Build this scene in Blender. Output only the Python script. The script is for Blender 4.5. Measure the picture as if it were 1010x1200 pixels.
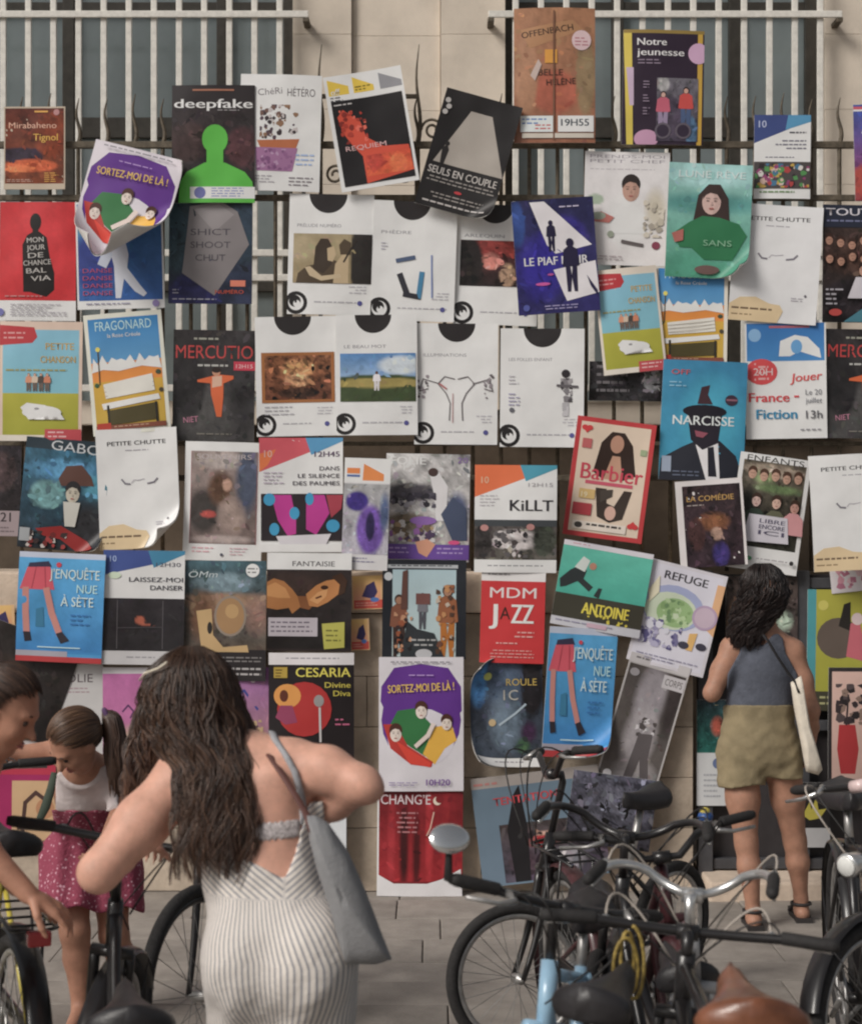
import bpy, bmesh, math, random
import numpy as np
from mathutils import Vector, Matrix, Euler
from mathutils.geometry import tessellate_polygon

for _o in list(bpy.data.objects):
    bpy.data.objects.remove(_o, do_unlink=True)
scene = bpy.context.scene
COL = scene.collection
R = math.radians

# ------------------------------------------------------------------ camera
HC = 1.80          # eye height of the photographer
FP = 1976.0        # focal length in photograph pixels (photo 1010 x 1200)
cam_d = bpy.data.cameras.new('camera')
cam = bpy.data.objects.new('camera', cam_d)
COL.objects.link(cam)
cam.location = (0, 0, HC)
cam.rotation_euler = (R(90), 0, 0)
cam_d.sensor_fit = 'VERTICAL'
cam_d.sensor_height = 24
cam_d.lens = 24 * FP / 1200.0
cam_d.clip_end = 500
cam_d.dof.use_dof = True
cam_d.dof.focus_distance = 7.6
cam_d.dof.aperture_fstop = 3.5
scene.camera = cam

# ------------------------------------------------------------------ sky, sun, exposure
SUN_EL, SUN_AZ = R(37), R(230)     # azimuth clockwise from +Y: behind the camera, to its left
w = bpy.data.worlds.new('World')
scene.world = w
w.use_nodes = True
nt = w.node_tree
bg = nt.nodes['Background']
sky = nt.nodes.new('ShaderNodeTexSky')
sky.sky_type = 'NISHITA'
sky.sun_disc = False
sky.sun_elevation = SUN_EL
sky.sun_rotation = SUN_AZ
sky.air_density = 1.2
sky.dust_density = 4.0
sky.ozone_density = 1.0
hs = nt.nodes.new('ShaderNodeHueSaturation')
hs.inputs['Saturation'].default_value = 0.30      # thin high cloud
nt.links.new(sky.outputs[0], hs.inputs['Color'])
nt.links.new(hs.outputs[0], bg.inputs['Color'])
bg.inputs['Strength'].default_value = 0.070
sd = bpy.data.lights.new('sun', 'SUN')
sun = bpy.data.objects.new('sun', sd)
COL.objects.link(sun)
sd.energy = 2.55
sd.angle = R(22)
sd.color = (1.0, 0.95, 0.885)
_sv = Vector((math.sin(SUN_AZ) * math.cos(SUN_EL), math.cos(SUN_AZ) * math.cos(SUN_EL), math.sin(SUN_EL)))
sun.rotation_euler = _sv.to_track_quat('Z', 'Y').to_euler()
sun.location = _sv * 20
vs = scene.view_settings
vs.view_transform = 'Standard'
vs.look = 'None'
vs.exposure = -0.28
vs.gamma = 1.0
vs.use_curve_mapping = False
scene.render.engine = 'CYCLES'
scene.cycles.filter_width = 2.2

# ------------------------------------------------------------------ helpers
rng = random.Random(7)
nrng = np.random.default_rng(7)

def P(px, py, d):
    """point at distance d from the camera plane that the photograph shows at pixel (px, py)"""
    return Vector(((px - 505) * d / FP, d, HC - (py - 600) * d / FP))

def lin(c):
    c = c / 255.0
    return c / 12.92 if c <= 0.04045 else ((c + 0.055) / 1.055) ** 2.4

GAIN = 1.30
def C(r, g=None, b=None, gain=None):
    """colour as the photo shows it -> base colour (white paper ends at about 0.8)"""
    if isinstance(r, str):
        h = r.lstrip('#')
        r, g, b = (int(h[i:i + 2], 16) for i in (0, 2, 4))
    if g is None:
        g = b = r
    k = GAIN if gain is None else gain
    r, g, b = lin(r), lin(g), lin(b)
    y_ = .25 * r + .6 * g + .15 * b                       # inks and paints are a little duller than first read
    return tuple(min(0.84, max(0.007, (y_ + (v - y_) * .87) * k)) for v in (r, g, b)) + (1.0,)

MATS = {}
def mat(name, col, rough=0.6, metal=0.0, var=0.12, scale=8.0, bump=0.0, bscale=None, rand=0.0, coat=0.0, spec=0.5, col2=None, sheen=0.0, trans=0.0):
    """noise-varied principled material, cached by name"""
    if name in MATS:
        return MATS[name]
    m = bpy.data.materials.new(name)
    m.use_nodes = True
    t = m.node_tree
    b = t.nodes['Principled BSDF']
    b.inputs['Roughness'].default_value = rough
    b.inputs['Metallic'].default_value = metal
    b.inputs['Specular IOR Level'].default_value = spec
    if coat:
        b.inputs['Coat Weight'].default_value = coat
    if sheen:
        b.inputs['Sheen Weight'].default_value = sheen
    if trans:
        b.inputs['Subsurface Weight'].default_value = trans
        b.inputs['Subsurface Radius'].default_value = (0.012, 0.005, 0.003)
    tc = t.nodes.new('ShaderNodeTexCoord')
    nz = t.nodes.new('ShaderNodeTexNoise')
    nz.inputs['Scale'].default_value = scale
    nz.inputs['Detail'].default_value = 6
    nz.inputs['Roughness'].default_value = 0.62
    t.links.new(tc.outputs['Object'], nz.inputs['Vector'])
    mx = t.nodes.new('ShaderNodeMix')
    mx.data_type = 'RGBA'
    c2 = col2 if col2 else tuple(v * (1 - 2 * var) for v in col[:3]) + (1,)
    c1 = col if col2 else tuple(min(.9, v * (1 + 1.2 * var)) for v in col[:3]) + (1,)
    mx.inputs[6].default_value = c2
    mx.inputs[7].default_value = c1
    rp = t.nodes.new('ShaderNodeMapRange')
    rp.inputs['From Min'].default_value = 0.3
    rp.inputs['From Max'].default_value = 0.7
    t.links.new(nz.outputs['Fac'], rp.inputs['Value'])
    t.links.new(rp.outputs[0], mx.inputs[0])
    out = mx.outputs[2]
    if rand:
        oi = t.nodes.new('ShaderNodeObjectInfo')
        mr = t.nodes.new('ShaderNodeMapRange')
        mr.inputs['To Min'].default_value = 1 - rand
        mr.inputs['To Max'].default_value = 1 + rand
        t.links.new(oi.outputs['Random'], mr.inputs['Value'])
        hv = t.nodes.new('ShaderNodeHueSaturation')
        t.links.new(mr.outputs[0], hv.inputs['Value'])
        t.links.new(out, hv.inputs['Color'])
        out = hv.outputs[0]
    t.links.new(out, b.inputs['Base Color'])
    if bump:
        nb = t.nodes.new('ShaderNodeTexNoise')
        nb.inputs['Scale'].default_value = bscale or scale * 5
        nb.inputs['Detail'].default_value = 8
        t.links.new(tc.outputs['Object'], nb.inputs['Vector'])
        bp = t.nodes.new('ShaderNodeBump')
        bp.inputs['Strength'].default_value = bump
        bp.inputs['Distance'].default_value = 0.01
        t.links.new(nb.outputs['Fac'], bp.inputs['Height'])
        t.links.new(bp.outputs[0], b.inputs['Normal'])
    MATS[name] = m
    return m

def attr_mat(name, attr='Col', rough=0.5, spec=0.35, var=0.0, scale=30, bump=0.0):
    if name in MATS:
        return MATS[name]
    m = bpy.data.materials.new(name)
    m.use_nodes = True
    t = m.node_tree
    b = t.nodes['Principled BSDF']
    b.inputs['Roughness'].default_value = rough
    b.inputs['Specular IOR Level'].default_value = spec
    a = t.nodes.new('ShaderNodeAttribute')
    a.attribute_name = attr
    out = a.outputs['Color']
    if var:
        tc = t.nodes.new('ShaderNodeTexCoord')
        nz = t.nodes.new('ShaderNodeTexNoise')
        nz.inputs['Scale'].default_value = scale
        nz.inputs['Detail'].default_value = 5
        t.links.new(tc.outputs['Object'], nz.inputs['Vector'])
        mr = t.nodes.new('ShaderNodeMapRange')
        mr.inputs['From Min'].default_value = 0.3
        mr.inputs['From Max'].default_value = 0.7
        mr.inputs['To Min'].default_value = 1 - var
        mr.inputs['To Max'].default_value = 1 + var
        t.links.new(nz.outputs['Fac'], mr.inputs['Value'])
        hv = t.nodes.new('ShaderNodeHueSaturation')
        t.links.new(mr.outputs[0], hv.inputs['Value'])
        t.links.new(out, hv.inputs['Color'])
        out = hv.outputs[0]
        if bump:
            bp = t.nodes.new('ShaderNodeBump')
            bp.inputs['Strength'].default_value = bump
            bp.inputs['Distance'].default_value = 0.01
            t.links.new(nz.outputs['Fac'], bp.inputs['Height'])
            t.links.new(bp.outputs[0], b.inputs['Normal'])
    t.links.new(out, b.inputs['Base Color'])
    MATS[name] = m
    return m

def tag(o, label=None, cat=None, group=None, kind=None):
    if label: o['label'] = label
    if cat: o['category'] = cat
    if group: o['group'] = group
    if kind: o['kind'] = kind
    return o

def empty(name, loc, rot=(0, 0, 0), label=None, cat=None, group=None):
    o = bpy.data.objects.new(name, None)
    o.empty_display_size = 0.1
    COL.objects.link(o)
    o.location = loc
    o.rotation_euler = rot
    return tag(o, label, cat, group)

def link_mesh(name, me, parent=None, material=None):
    o = bpy.data.objects.new(name, me)
    COL.objects.link(o)
    if material:
        me.materials.clear()
        me.materials.append(material)
    if parent:
        o.parent = parent
    return o

class MB:
    """collects shapes of ONE part; build() links them as one mesh"""
    def __init__(s, off=(0, 0, 0)):
        s.v = []; s.f = []; s.off = Vector(off); s.smooth = []
    def add(s, vs_, fs_, smooth=False):
        n = len(s.v)
        s.v += [tuple(Vector(p) - s.off) for p in vs_]
        s.f += [tuple(i + n for i in f) for f in fs_]
        s.smooth += [smooth] * len(fs_)
    def box(s, a, b, bev=0.0):
        x0, y0, z0 = (min(a[i], b[i]) for i in range(3))
        x1, y1, z1 = (max(a[i], b[i]) for i in range(3))
        if bev <= 0:
            s.add([(x0, y0, z0), (x1, y0, z0), (x1, y1, z0), (x0, y1, z0), (x0, y0, z1), (x1, y0, z1), (x1, y1, z1), (x0, y1, z1)],
                  [(0, 3, 2, 1), (4, 5, 6, 7), (0, 1, 5, 4), (1, 2, 6, 5), (2, 3, 7, 6), (3, 0, 4, 7)])
            return s
        bm = bmesh.new()
        bmesh.ops.create_cube(bm, size=1)
        for v in bm.verts:
            v.co = Vector(((x0 + x1) / 2 + v.co.x * (x1 - x0), (y0 + y1) / 2 + v.co.y * (y1 - y0), (z0 + z1) / 2 + v.co.z * (z1 - z0)))
        bmesh.ops.bevel(bm, geom=bm.edges[:], offset=bev, segments=2, affect='EDGES', profile=0.6)
        bm.verts.index_update()
        s.add([v.co.copy() for v in bm.verts], [[v.index for v in f.verts] for f in bm.faces])
        bm.free()
        return s
    def tube(s, pts, r, n=8, caps=True, closed=False, flat=None):
        pts = [Vector(p) for p in pts]
        m = len(pts)
        rs = r if isinstance(r, (list, tuple)) else [r] * m
        up = None; vs_ = []
        for i, p in enumerate(pts):
            if closed:
                t = pts[(i + 1) % m] - pts[i - 1]
            else:
                t = pts[min(i + 1, m - 1)] - pts[max(i - 1, 0)]
            if t.length < 1e-9: t = Vector((0, 0, 1))
            t.normalize()
            if up is None:
                a = Vector((0, 0, 1)) if abs(t.z) < 0.9 else Vector((0, 1, 0))
                up = (a - t * a.dot(t)).normalized()
            else:
                up = up - t * up.dot(t)
                up = up.normalized() if up.length > 1e-6 else t.orthogonal().normalized()
            sd_ = t.cross(up)
            for k in range(n):
                a = 2 * math.pi * k / n
                fa, fb = (1, 1) if flat is None else flat
                vs_.append(p + (up * math.cos(a) * fa + sd_ * math.sin(a) * fb) * rs[i])
        fs_ = []
        for i in range(m if closed else m - 1):
            j = (i + 1) % m
            for k in range(n):
                l = (k + 1) % n
                fs_.append((i * n + k, i * n + l, j * n + l, j * n + k))
        if caps and not closed:
            fs_.append(tuple(range(n - 1, -1, -1)))
            fs_.append(tuple((m - 1) * n + k for k in range(n)))
        s.add(vs_, fs_, True)
        return s
    def ring(s, c, axis, rad, r, n=48, k=8):
        c = Vector(c); axis = Vector(axis).normalized()
        a = axis.orthogonal().normalized(); b = axis.cross(a)
        return s.tube([c + a * math.cos(2 * math.pi * i / n) * rad + b * math.sin(2 * math.pi * i / n) * rad for i in range(n)], r, n=k, closed=True)
    def ell(s, c, rad, rot=None, nu=14, nv=9):
        c = Vector(c); vs_ = []; fs_ = []
        for j in range(nv + 1):
            th = math.pi * j / nv
            for i in range(nu):
                ph = 2 * math.pi * i / nu
                p = Vector((rad[0] * math.sin(th) * math.cos(ph), rad[1] * math.sin(th) * math.sin(ph), rad[2] * math.cos(th)))
                if rot is not None: p = rot @ p
                vs_.append(c + p)
        for j in range(nv):
            for i in range(nu):
                k = (i + 1) % nu
                fs_.append((j * nu + i, (j + 1) * nu + i, (j + 1) * nu + k, j * nu + k))
        s.add(vs_, fs_, True)
        return s
    def build(s, name, material, parent=None):
        me = bpy.data.meshes.new(name)
        me.from_pydata(s.v, [], s.f)
        me.polygons.foreach_set('use_smooth', s.smooth)
        me.update()
        return link_mesh(name, me, parent, material)
# ================================================================== the setting
m_mortar = mat('joint_mortar', C(118, 108, 98), 0.95, var=.2, scale=20, bump=.3)
m_slab = mat('paving_stone', C(140, 132, 124), 0.85, var=.14, scale=5, bump=.25, bscale=60, rand=.10)
m_stone = mat('low_wall_stone', C(172, 156, 138), 0.9, var=.20, scale=3.5, bump=.35, bscale=45, rand=.07)
m_coping = mat('coping_stone', C(200, 180, 160), 0.88, var=.15, scale=4, bump=.3, bscale=50, rand=.05)
m_ashlar = mat('building_limestone', C(200, 187, 171), 0.9, var=.08, scale=3, bump=.15, bscale=60, rand=.035)
m_shaded_wall = mat('shaded_render', C(92, 78, 64), 0.95, var=.2, scale=3, bump=.2)  # lower building wall: the shade behind the fence is put into this dark brown
m_iron = mat('weathered_iron', C(92, 82, 68), 0.65, metal=.2, var=.25, scale=40, bump=.2)
m_white_bar = mat('grey_white_paint', C(206, 202, 194), 0.5, var=.08, scale=30, bump=.1)
m_wframe = mat('dark_window_paint', C(62, 58, 52), 0.6, var=.15, scale=20)
m_glass = mat('window_glass', C(112, 122, 124, gain=1.6), 0.12, var=.10, scale=1.2, spec=.6)
m_gate = mat('grey_gate_paint', C(66, 66, 70), 0.55, var=.15, scale=12, bump=.1)
m_gpanel = mat('dark_gate_sheet', C(48, 44, 46), 0.6, var=.15, scale=9)

# ---- pavement: one sheet to the horizon, slabs laid on it
g = MB(); g.add([(-150, -150, -0.03), (150, -150, -0.03), (150, 200, -0.03), (-150, 200, -0.03)], [(0, 1, 2, 3)])
pav = tag(g.build('pavement', m_mortar), kind='structure')
WALL_D = 8.0
y = 4.55; row = 0
while y < WALL_D + 0.02:
    hgt = rng.choice((0.27, 0.31, 0.36, 0.30))
    y1 = min(y + hgt, WALL_D + 0.05)
    x = -2.9 + rng.uniform(-.4, 0)
    while x < 3.1:
        L = rng.uniform(0.5, 0.95)
        b = MB((x, y, -0.03))
        dz = rng.uniform(-0.003, 0.0025)
        b.box((x + .0025, y + .0025, -0.03), (x + L - .0025, y1 - .0025, dz), bev=.005)
        b.build('slab', m_slab, pav).location = (x, y, -0.03)
        pass
        x += L
    y = y1; row += 1
# the slabs nearer than the picture's edge go on as far as the feet of the people
g = MB(); g.add([(-6, -4, -0.004), (6, -4, -0.004), (6, 4.55, -0.004), (-6, 4.55, -0.004)], [(0, 1, 2, 3)])
g.build('near_paving', m_slab, pav)
for sx in (-1, 1):
    g = MB(); xs = sorted((sx * 3.9, sx * 8))
    g.add([(xs[0], 4.55, -0.006), (xs[1], 4.55, -0.006), (xs[1], 8.0, -0.006), (xs[0], 8.0, -0.006)], [(0, 1, 2, 3)])
    g.build('side_paving', m_slab, pav)

# ---- low stone wall with coping, carrying the fence
XW0, XW1 = -3.4, P(812, 600, 8).x
Z_COP = P(0, 670, 8).z            # top of the coping
Z_CB = P(0, 718, 8).z             # underside of the coping
lw = empty('low_stone_wall', (0, 8.2, 0), label='low beige stone wall with pale coping under the iron fence', cat='wall')
o_ = Vector((0, 8.2, 0))
MB(o_).box((XW0, 8.035, 0), (XW1 - .004, 8.42, Z_CB - .01)).build('core', m_mortar, lw)
zs = [0.0]
while zs[-1] < Z_CB - .05: zs.append(min(Z_CB - .004, zs[-1] + rng.choice((.24, .28, .3))))
for i in range(len(zs) - 1):
    x = XW0 + (i % 2) * .3
    while x < XW1 - .01:
        L = rng.uniform(.55, .85)
        x1 = min(x + L, XW1)
        if XW1 - x1 < .2: x1 = XW1
        MB(o_).box((x + .0015, 8.0 + rng.uniform(0, .004), zs[i] + .0015), (x1 - .0015, 8.034, zs[i + 1] - .0015), bev=.003).build('stone_block', m_stone, lw)
        x = x1
x = XW0
while x < XW1 - .01:
    x1 = min(x + rng.uniform(.8, 1.1), XW1 + .03)
    if XW1 - x1 < .3: x1 = XW1 + .03
    MB(o_).box((x + .003, 7.975, Z_CB), (x1 - .003, 8.45, Z_COP), bev=.012).build('coping_stone', m_coping, lw)
    x = x1

# ---- gate bay right of the low wall: grey posts, dark sheet panels, stone step
gt = empty('metal_gate', (P(930, 600, 8.1).x, 8.12, 0), label='dark grey sheet metal gate with square posts beside the low stone wall', cat='gate')
og = gt.location.copy()
GX0, GX1 = XW1 + .035, 3.3
MB(og).box((GX0 + .075, 8.10, .10), (GX1, 8.13, 1.50)).build('sheet_panel', m_gpanel, gt)
for gx in (GX0 + .03, P(942, 0, 8).x, P(1050, 0, 8).x):
    MB(og).box((gx - .035, 8.04, 0.0), (gx + .035, 8.096, 1.52), bev=.004).build('post', m_gate, gt)
for z in (.12, .78, 1.46):
    MB(og).box((GX0 + .07, 8.055, z - .025), (GX1, 8.093, z + .025), bev=.003).build('rail', m_gate, gt)
st = MB((2.3, 8, 0)).box((GX0 + .01, 7.80, -.02), (GX1, 8.30, .085), bev=.012).build('stone_step', m_coping)
st.location = (2.3, 8, 0)
tag(st, 'grey stone step at the foot of the metal gate', 'step')

# ---- iron fence
FD = 8.13
fe = empty('iron_fence', (0, FD, Z_COP), label='weathered iron railing with wavy spear tips above the low stone wall', cat='fence')
of = fe.location.copy()
for zp, r_ in ((170, .016), (232, .014), (560, .014), (520, .010)):
    z = P(0, zp, FD).z
    MB(of).box((-3.3, FD - r_, z - r_), (3.3, FD + r_, z + r_), bev=.003).build('rail', m_iron, fe)
def spear(px, tip_px, tall=False):
    x = P(px, 0, FD).x
    zt = P(0, tip_px, FD).z
    zr = P(0, 170, FD).z
    pts = [(x, FD, Z_COP - (.0 if x < XW1 else .0))]
    pts.append((x, FD, zr))
    n = 12
    for i in range(1, n + 1):
        t = i / n
        pts.append((x + .011 * math.sin(t * math.pi * 2.2) * (1 - .3 * t), FD, zr + (zt - zr) * t))
    rs = [.0105, .0105] + [.010 * (1.15 - .95 * (i / n) ** 1.6) for i in range(1, n + 1)]
    MB(of).tube(pts, rs, n=6).build('bar', m_iron, fe)
px = -40
while px < 1060:
    if not (385 < px < 482):
        spear(px, 112 + rng.uniform(-4, 4))
    px += 33
spear(376, 52); spear(490, 52)
# the scrolls of the ornamental bay
def scroll(cx, cy, sgn, r0=.055):
    pts = []
    for i in range(34):
        a = i / 33 * math.pi * 3.1
        rr = r0 * (1 - .74 * i / 33)
        c = P(cx, cy, FD - .01)
        pts.append((c.x + sgn * rr * math.cos(a), c.y, c.z + rr * math.sin(a)))
    MB(of).tube(pts, .007, n=6).build('scroll', m_iron, fe)
scroll(507, 152, -1); scroll(393, 205, 1, .05); scroll(473, 205, -1, .05)
z = P(0, 113, FD).z
MB(of).box((P(376, 0, FD).x, FD - .008, z - .01), (P(490, 0, FD).x, FD + .008, z + .01)).build('cross_bar', m_iron, fe)

# ---- building behind the fence
BD = 9.65
bl = empty('stone_building', (0, BD, 0), label='pale limestone building front with barred windows behind the railing', cat='building')
ob = bl.location.copy()
def bx(px): return P(px, 0, BD).x
def bz(py): return P(0, py, BD).z
Z_SILL = bz(470)
piers = [(-420, -330), (343, 592), (966, 1330)]
MB(ob).box((bx(-420), BD + .05, 0), (bx(1330), BD + .4, Z_SILL - .05)).build('plinth_wall', m_shaded_wall, bl)
for a, b in piers:
    MB(ob).box((bx(a) + .003, BD + .06, Z_SILL - .05), (bx(b) - .003, BD + .45, 6.3)).build('pier_core', m_ashlar, bl)
    z = Z_SILL - .05; r_ = 0
    while z < 6.2:
        z1 = z + .43
        if a == 343:
            cuts = [(343, 412, 0), (412.5, 516, .035), (516.5, 592, 0)]
        elif a == 966:
            cuts = [(966, 1060 + 25 * (r_ % 2), 0), (1060 + 25 * (r_ % 2), 1190, 0), (1190, 1330, 0)]
        else:
            cuts = [(a, b, 0)]
        for c0, c1, rec in cuts:
            MB(ob).box((bx(c0) + .0007, BD + rec, z + .0007), (bx(c1) - .0007, BD + .058, z1 - .0007), bev=.002).build('ashlar_block', m_ashlar, bl)
        z = z1; r_ += 1
MB(ob).box((bx(-420), BD - .02, 6.26), (bx(1330), BD + .45, 6.6), bev=.01).build('lintel_course', m_ashlar, bl)
MB(ob).box((bx(-420), BD + .46, 6.6), (bx(1330), BD + 6, 9.5)).build('upper_wall', m_ashlar, bl)
for wi, (a, b) in enumerate(((-330, 343), (592, 966))):
    wn = MB(ob).box((bx(a) + .004, BD + .24, Z_SILL), (bx(b) - .004, BD + .26, 6.25)).build('window', m_glass, bl)
    MB(ob).box((bx(a) - .03, BD - .06, Z_SILL - .14), (bx(b) + .03, BD + .23, Z_SILL - .002), bev=.01).build('sill', m_ashlar, bl)
    ms = [a + 8, b - 7]
    ms += ([-120, 72, 256] if wi == 0 else [728, 868])
    for mx_ in ms:
        MB(ob).box((bx(mx_) - .035, BD + .19, Z_SILL), (bx(mx_) + .035, BD + .238, 6.24), bev=.005).build('window_frame', m_wframe, wn).matrix_parent_inverse.identity()
    for py in (-4, 140, 330):
        z = bz(py)
        MB(ob).box((bx(a) + .01, BD + .2, z - (.06 if py == 140 else .03)), (bx(b) - .01, BD + .236, z + (.06 if py == 140 else .03)), bev=.005).build('window_frame', m_wframe, wn)
    # window grille, each bar its own part
    GD = BD - .10
    gr = empty('window_grille', (P((a + b) / 2, 0, GD).x, GD, Z_SILL),
               label=('pale painted bars across the wide window behind the left part of the fence' if wi == 0 else
                      'pale painted bars across the window between two stone piers'), cat='window grille', group='window grilles')
    gr['label'] = ('pale painted grille bars over the wide window above the green silhouette poster' if wi == 0 else
                   'pale painted grille bars over the window behind the purple and brown posters')
    ogr = gr.location.copy()
    base = MB().box((-.017, -.012, 0), (.017, .012, 6.2 - Z_SILL), bev=.004).build('bar', m_white_bar, gr)
    x0 = 4.5 if wi == 0 else 604.0
    k = 0; px = x0 - (29.4 * 11 if wi == 0 else 0)
    while px < b - 4:
        ba = base if k == 0 else base.copy()
        if k: COL.objects.link(ba); ba.parent = gr
        ba.location = (P(px, 0, GD).x - ogr.x, 0, 0.02)
        px += 29.4 if wi == 0 else 29.7; k += 1
    for py in (18, 297, 326, 455):
        z = P(0, py, GD).z
        e0, e1 = (a - 20, b + 19) if py == 18 else (a + 4, b - 4)
        MB(ogr).box((P(e0, 0, GD).x, GD - .031, z - .019), (P(e1, 0, GD).x, GD - .013, z + .019), bev=.004).build('rail', m_white_bar, gr)
        if py == 18:
            for e in (e0 + 3, e1 - 3):
                MB(ogr).box((P(e, 0, GD).x - .018, GD - .034, z - .045), (P(e, 0, GD).x + .018, BD + .01, z - .0195), bev=.004).build('bracket', m_iron, gr)
# ================================================================== posters
m_print = attr_mat('printed_ink', 'Col', rough=.42, spec=.4, var=.03, scale=14, bump=.04)
m_paper = mat('paper_back', C(200, 198, 194), .8, var=.05, scale=10)
m_tie = mat('white_string', C(176, 170, 160), .8, var=.1)

_tc = {}
def text_geo(s, bold):
    k = (s, bold)
    if k in _tc: return _tc[k]
    cu = bpy.data.curves.new('t', 'FONT')
    cu.body = s; cu.size = 1.0; cu.offset = bold; cu.resolution_u = 3
    ob_ = bpy.data.objects.new('t', cu)
    COL.objects.link(ob_)
    dg = bpy.context.evaluated_depsgraph_get(); dg.update()
    ev = ob_.evaluated_get(dg)
    me = ev.to_mesh()
    vv = np.array([v.co[:2] for v in me.vertices]) if len(me.vertices) else np.zeros((0, 2))
    ff = [tuple(p.vertices) for p in me.polygons]
    ev.to_mesh_clear()
    bpy.data.objects.remove(ob_); bpy.data.curves.remove(cu)
    _tc[k] = (vv, ff)
    return _tc[k]
_hv, _ = text_geo('H', 0.0)
CAP = _hv[:, 1].max() - _hv[:, 1].min()

POSTERS = []
class Poster:
    """a printed sheet: local x right, z up, front towards -y; drawing in u (0..1 right), v (0..1 down)"""
    def __init__(s, label, cx, cy, w_, h_, rot=0, d=8.0, bg='e6e6e8', bow=None, curls=(), group=None, cat='poster', tilt=0, wave=.0045, turn=0, name='poster'):
        s.label, s.group, s.cat, s.name = label, group, cat, name
        s.c = P(cx, cy, d)
        s.W = w_ * d / FP; s.H = h_ * d / FP
        s.rot, s.tilt, s.turn = R(rot), R(tilt), R(turn)
        r_ = random.Random(hash((cx, cy)) & 0xffff)
        s.bow = r_.uniform(-.007, .009) if bow is None else bow
        s.bv = r_.uniform(-.004, .005)
        s.ph = r_.uniform(0, 6); s.wave = wave; s.fac = min(1.0, (s.W / .38) ** 2.2)
        s.curls = curls            # (corner u, corner v, reach, lift): paper bending away towards the camera
        s.V = []; s.F = []; s.Cc = []; s.layer = 1
        s.rr = r_
        s.step = .011 if curls else .025
        s.bgc = bg
        s.rect(0, 0, 1, 1, bg)
    def y(s, u, v):
        a = s.bow * (1 - (2 * u - 1) ** 2) + s.bv * (1 - (2 * v - 1) ** 2) + s.wave * math.sin(5 * u + s.ph) * math.sin(4 * v + 2 * s.ph) + .0011 * math.sin(13 * u + 7 * v + s.ph) * math.sin(3 * s.ph + 12 * v - 4 * u)
        return -a * s.fac
    def pos(s, u, v, off):
        x = (u - .5) * s.W; z = (.5 - v) * s.H; y = s.y(u, v) - off
        for (cu, cv, reach, lift) in s.curls:
            # distance inside the bend line, measured from the corner along the diagonal
            dx = (abs(u - cu)) * s.W; dz = (abs(v - cv)) * s.H
            t = reach - (dx + dz) * .7071
            if t > 0:
                Rr = lift
                a = min(t / Rr, 2.6)
                fx = 1 if cu < .5 else -1; fz = -1 if cv < .5 else 1
                mv = t - Rr * math.sin(a) + off * math.sin(a)
                x += fx * mv * .7071; z += fz * mv * .7071
                y -= Rr * (1 - math.cos(a)) + (off * (math.cos(a) - 1))
        return (x, y, z)
    def _add(s, uv, faces, cols):
        n = len(s.V); off = (.0045 + s.layer * .0004) if s.curls else (.0026 + s.layer * .0002)
        s.V += [s.pos(u, v, off) for u, v in uv]
        s.F += [tuple(i + n for i in f) for f in faces]
        s.Cc += cols if isinstance(cols, list) else [cols] * len(uv)
    def nl(s): s.layer += 1
    @staticmethod
    def col(c): return c if isinstance(c, tuple) else C(c)
    def rect(s, u0, v0, u1, v1, c, c2=None, nl=True):
        """plain or top-to-bottom graded rectangle"""
        nx = max(1, int(math.ceil(abs(u1 - u0) * s.W / s.step))); ny = max(1, int(math.ceil(abs(v1 - v0) * s.H / s.step)))
        a = s.col(c); b = s.col(c2) if c2 else a
        uv = []; cl = []
        for j in range(ny + 1):
            t = j / ny
            for i in range(nx + 1):
                uv.append((u0 + (u1 - u0) * i / nx, v0 + (v1 - v0) * t))
                cl.append(tuple(a[k] * (1 - t) + b[k] * t for k in range(4)))
        fs = [(j * (nx + 1) + i, (j + 1) * (nx + 1) + i, (j + 1) * (nx + 1) + i + 1, j * (nx + 1) + i + 1) for j in range(ny) for i in range(nx)]
        s._add(uv, fs, cl)
        if nl: s.nl()
        return s
    def poly(s, pts, c, nl=True):
        pts = [(min(1, max(0, u)), min(1, max(0, v))) for u, v in pts]
        tr = tessellate_polygon([[Vector((u * s.W, -v * s.H, 0)) for u, v in pts]])
        V = list(pts); T = [tuple(t) for t in tr]
        for _ in range(12):
            mid = {}; N = []; ch = False
            def m(i, j):
                k = (min(i, j), max(i, j))
                if k not in mid:
                    V.append(((V[i][0] + V[j][0]) / 2, (V[i][1] + V[j][1]) / 2)); mid[k] = len(V) - 1
                return mid[k]
            def ln(i, j): return math.hypot((V[i][0] - V[j][0]) * s.W, (V[i][1] - V[j][1]) * s.H)
            for (a, b, c_) in T:
                es = [(ln(a, b), a, b, c_), (ln(b, c_), b, c_, a), (ln(c_, a), c_, a, b)]
                L, i, j, k = max(es)
                if L > s.step * 1.3:
                    q = m(i, j); N += [(i, q, k), (q, j, k)]; ch = True
                else: N.append((a, b, c_))
            T = N
            if not ch: break
        s._add(V, T, s.col(c))
        if nl: s.nl()
        return s
    def ell(s, cu, cv, ru, rv=None, c='000000', n=20, a0=0, a1=360, nl=True):
        """ellipse; rv defaults to a true circle of radius ru (in widths)"""
        if rv is None: rv = ru * s.W / s.H
        k = n if a1 - a0 >= 360 else n + 1
        s.poly([(cu + ru * math.cos(R(a0 + (a1 - a0) * i / n)), cv + rv * math.sin(R(a0 + (a1 - a0) * i / n))) for i in range(k)], c, nl)
        return s
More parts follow.
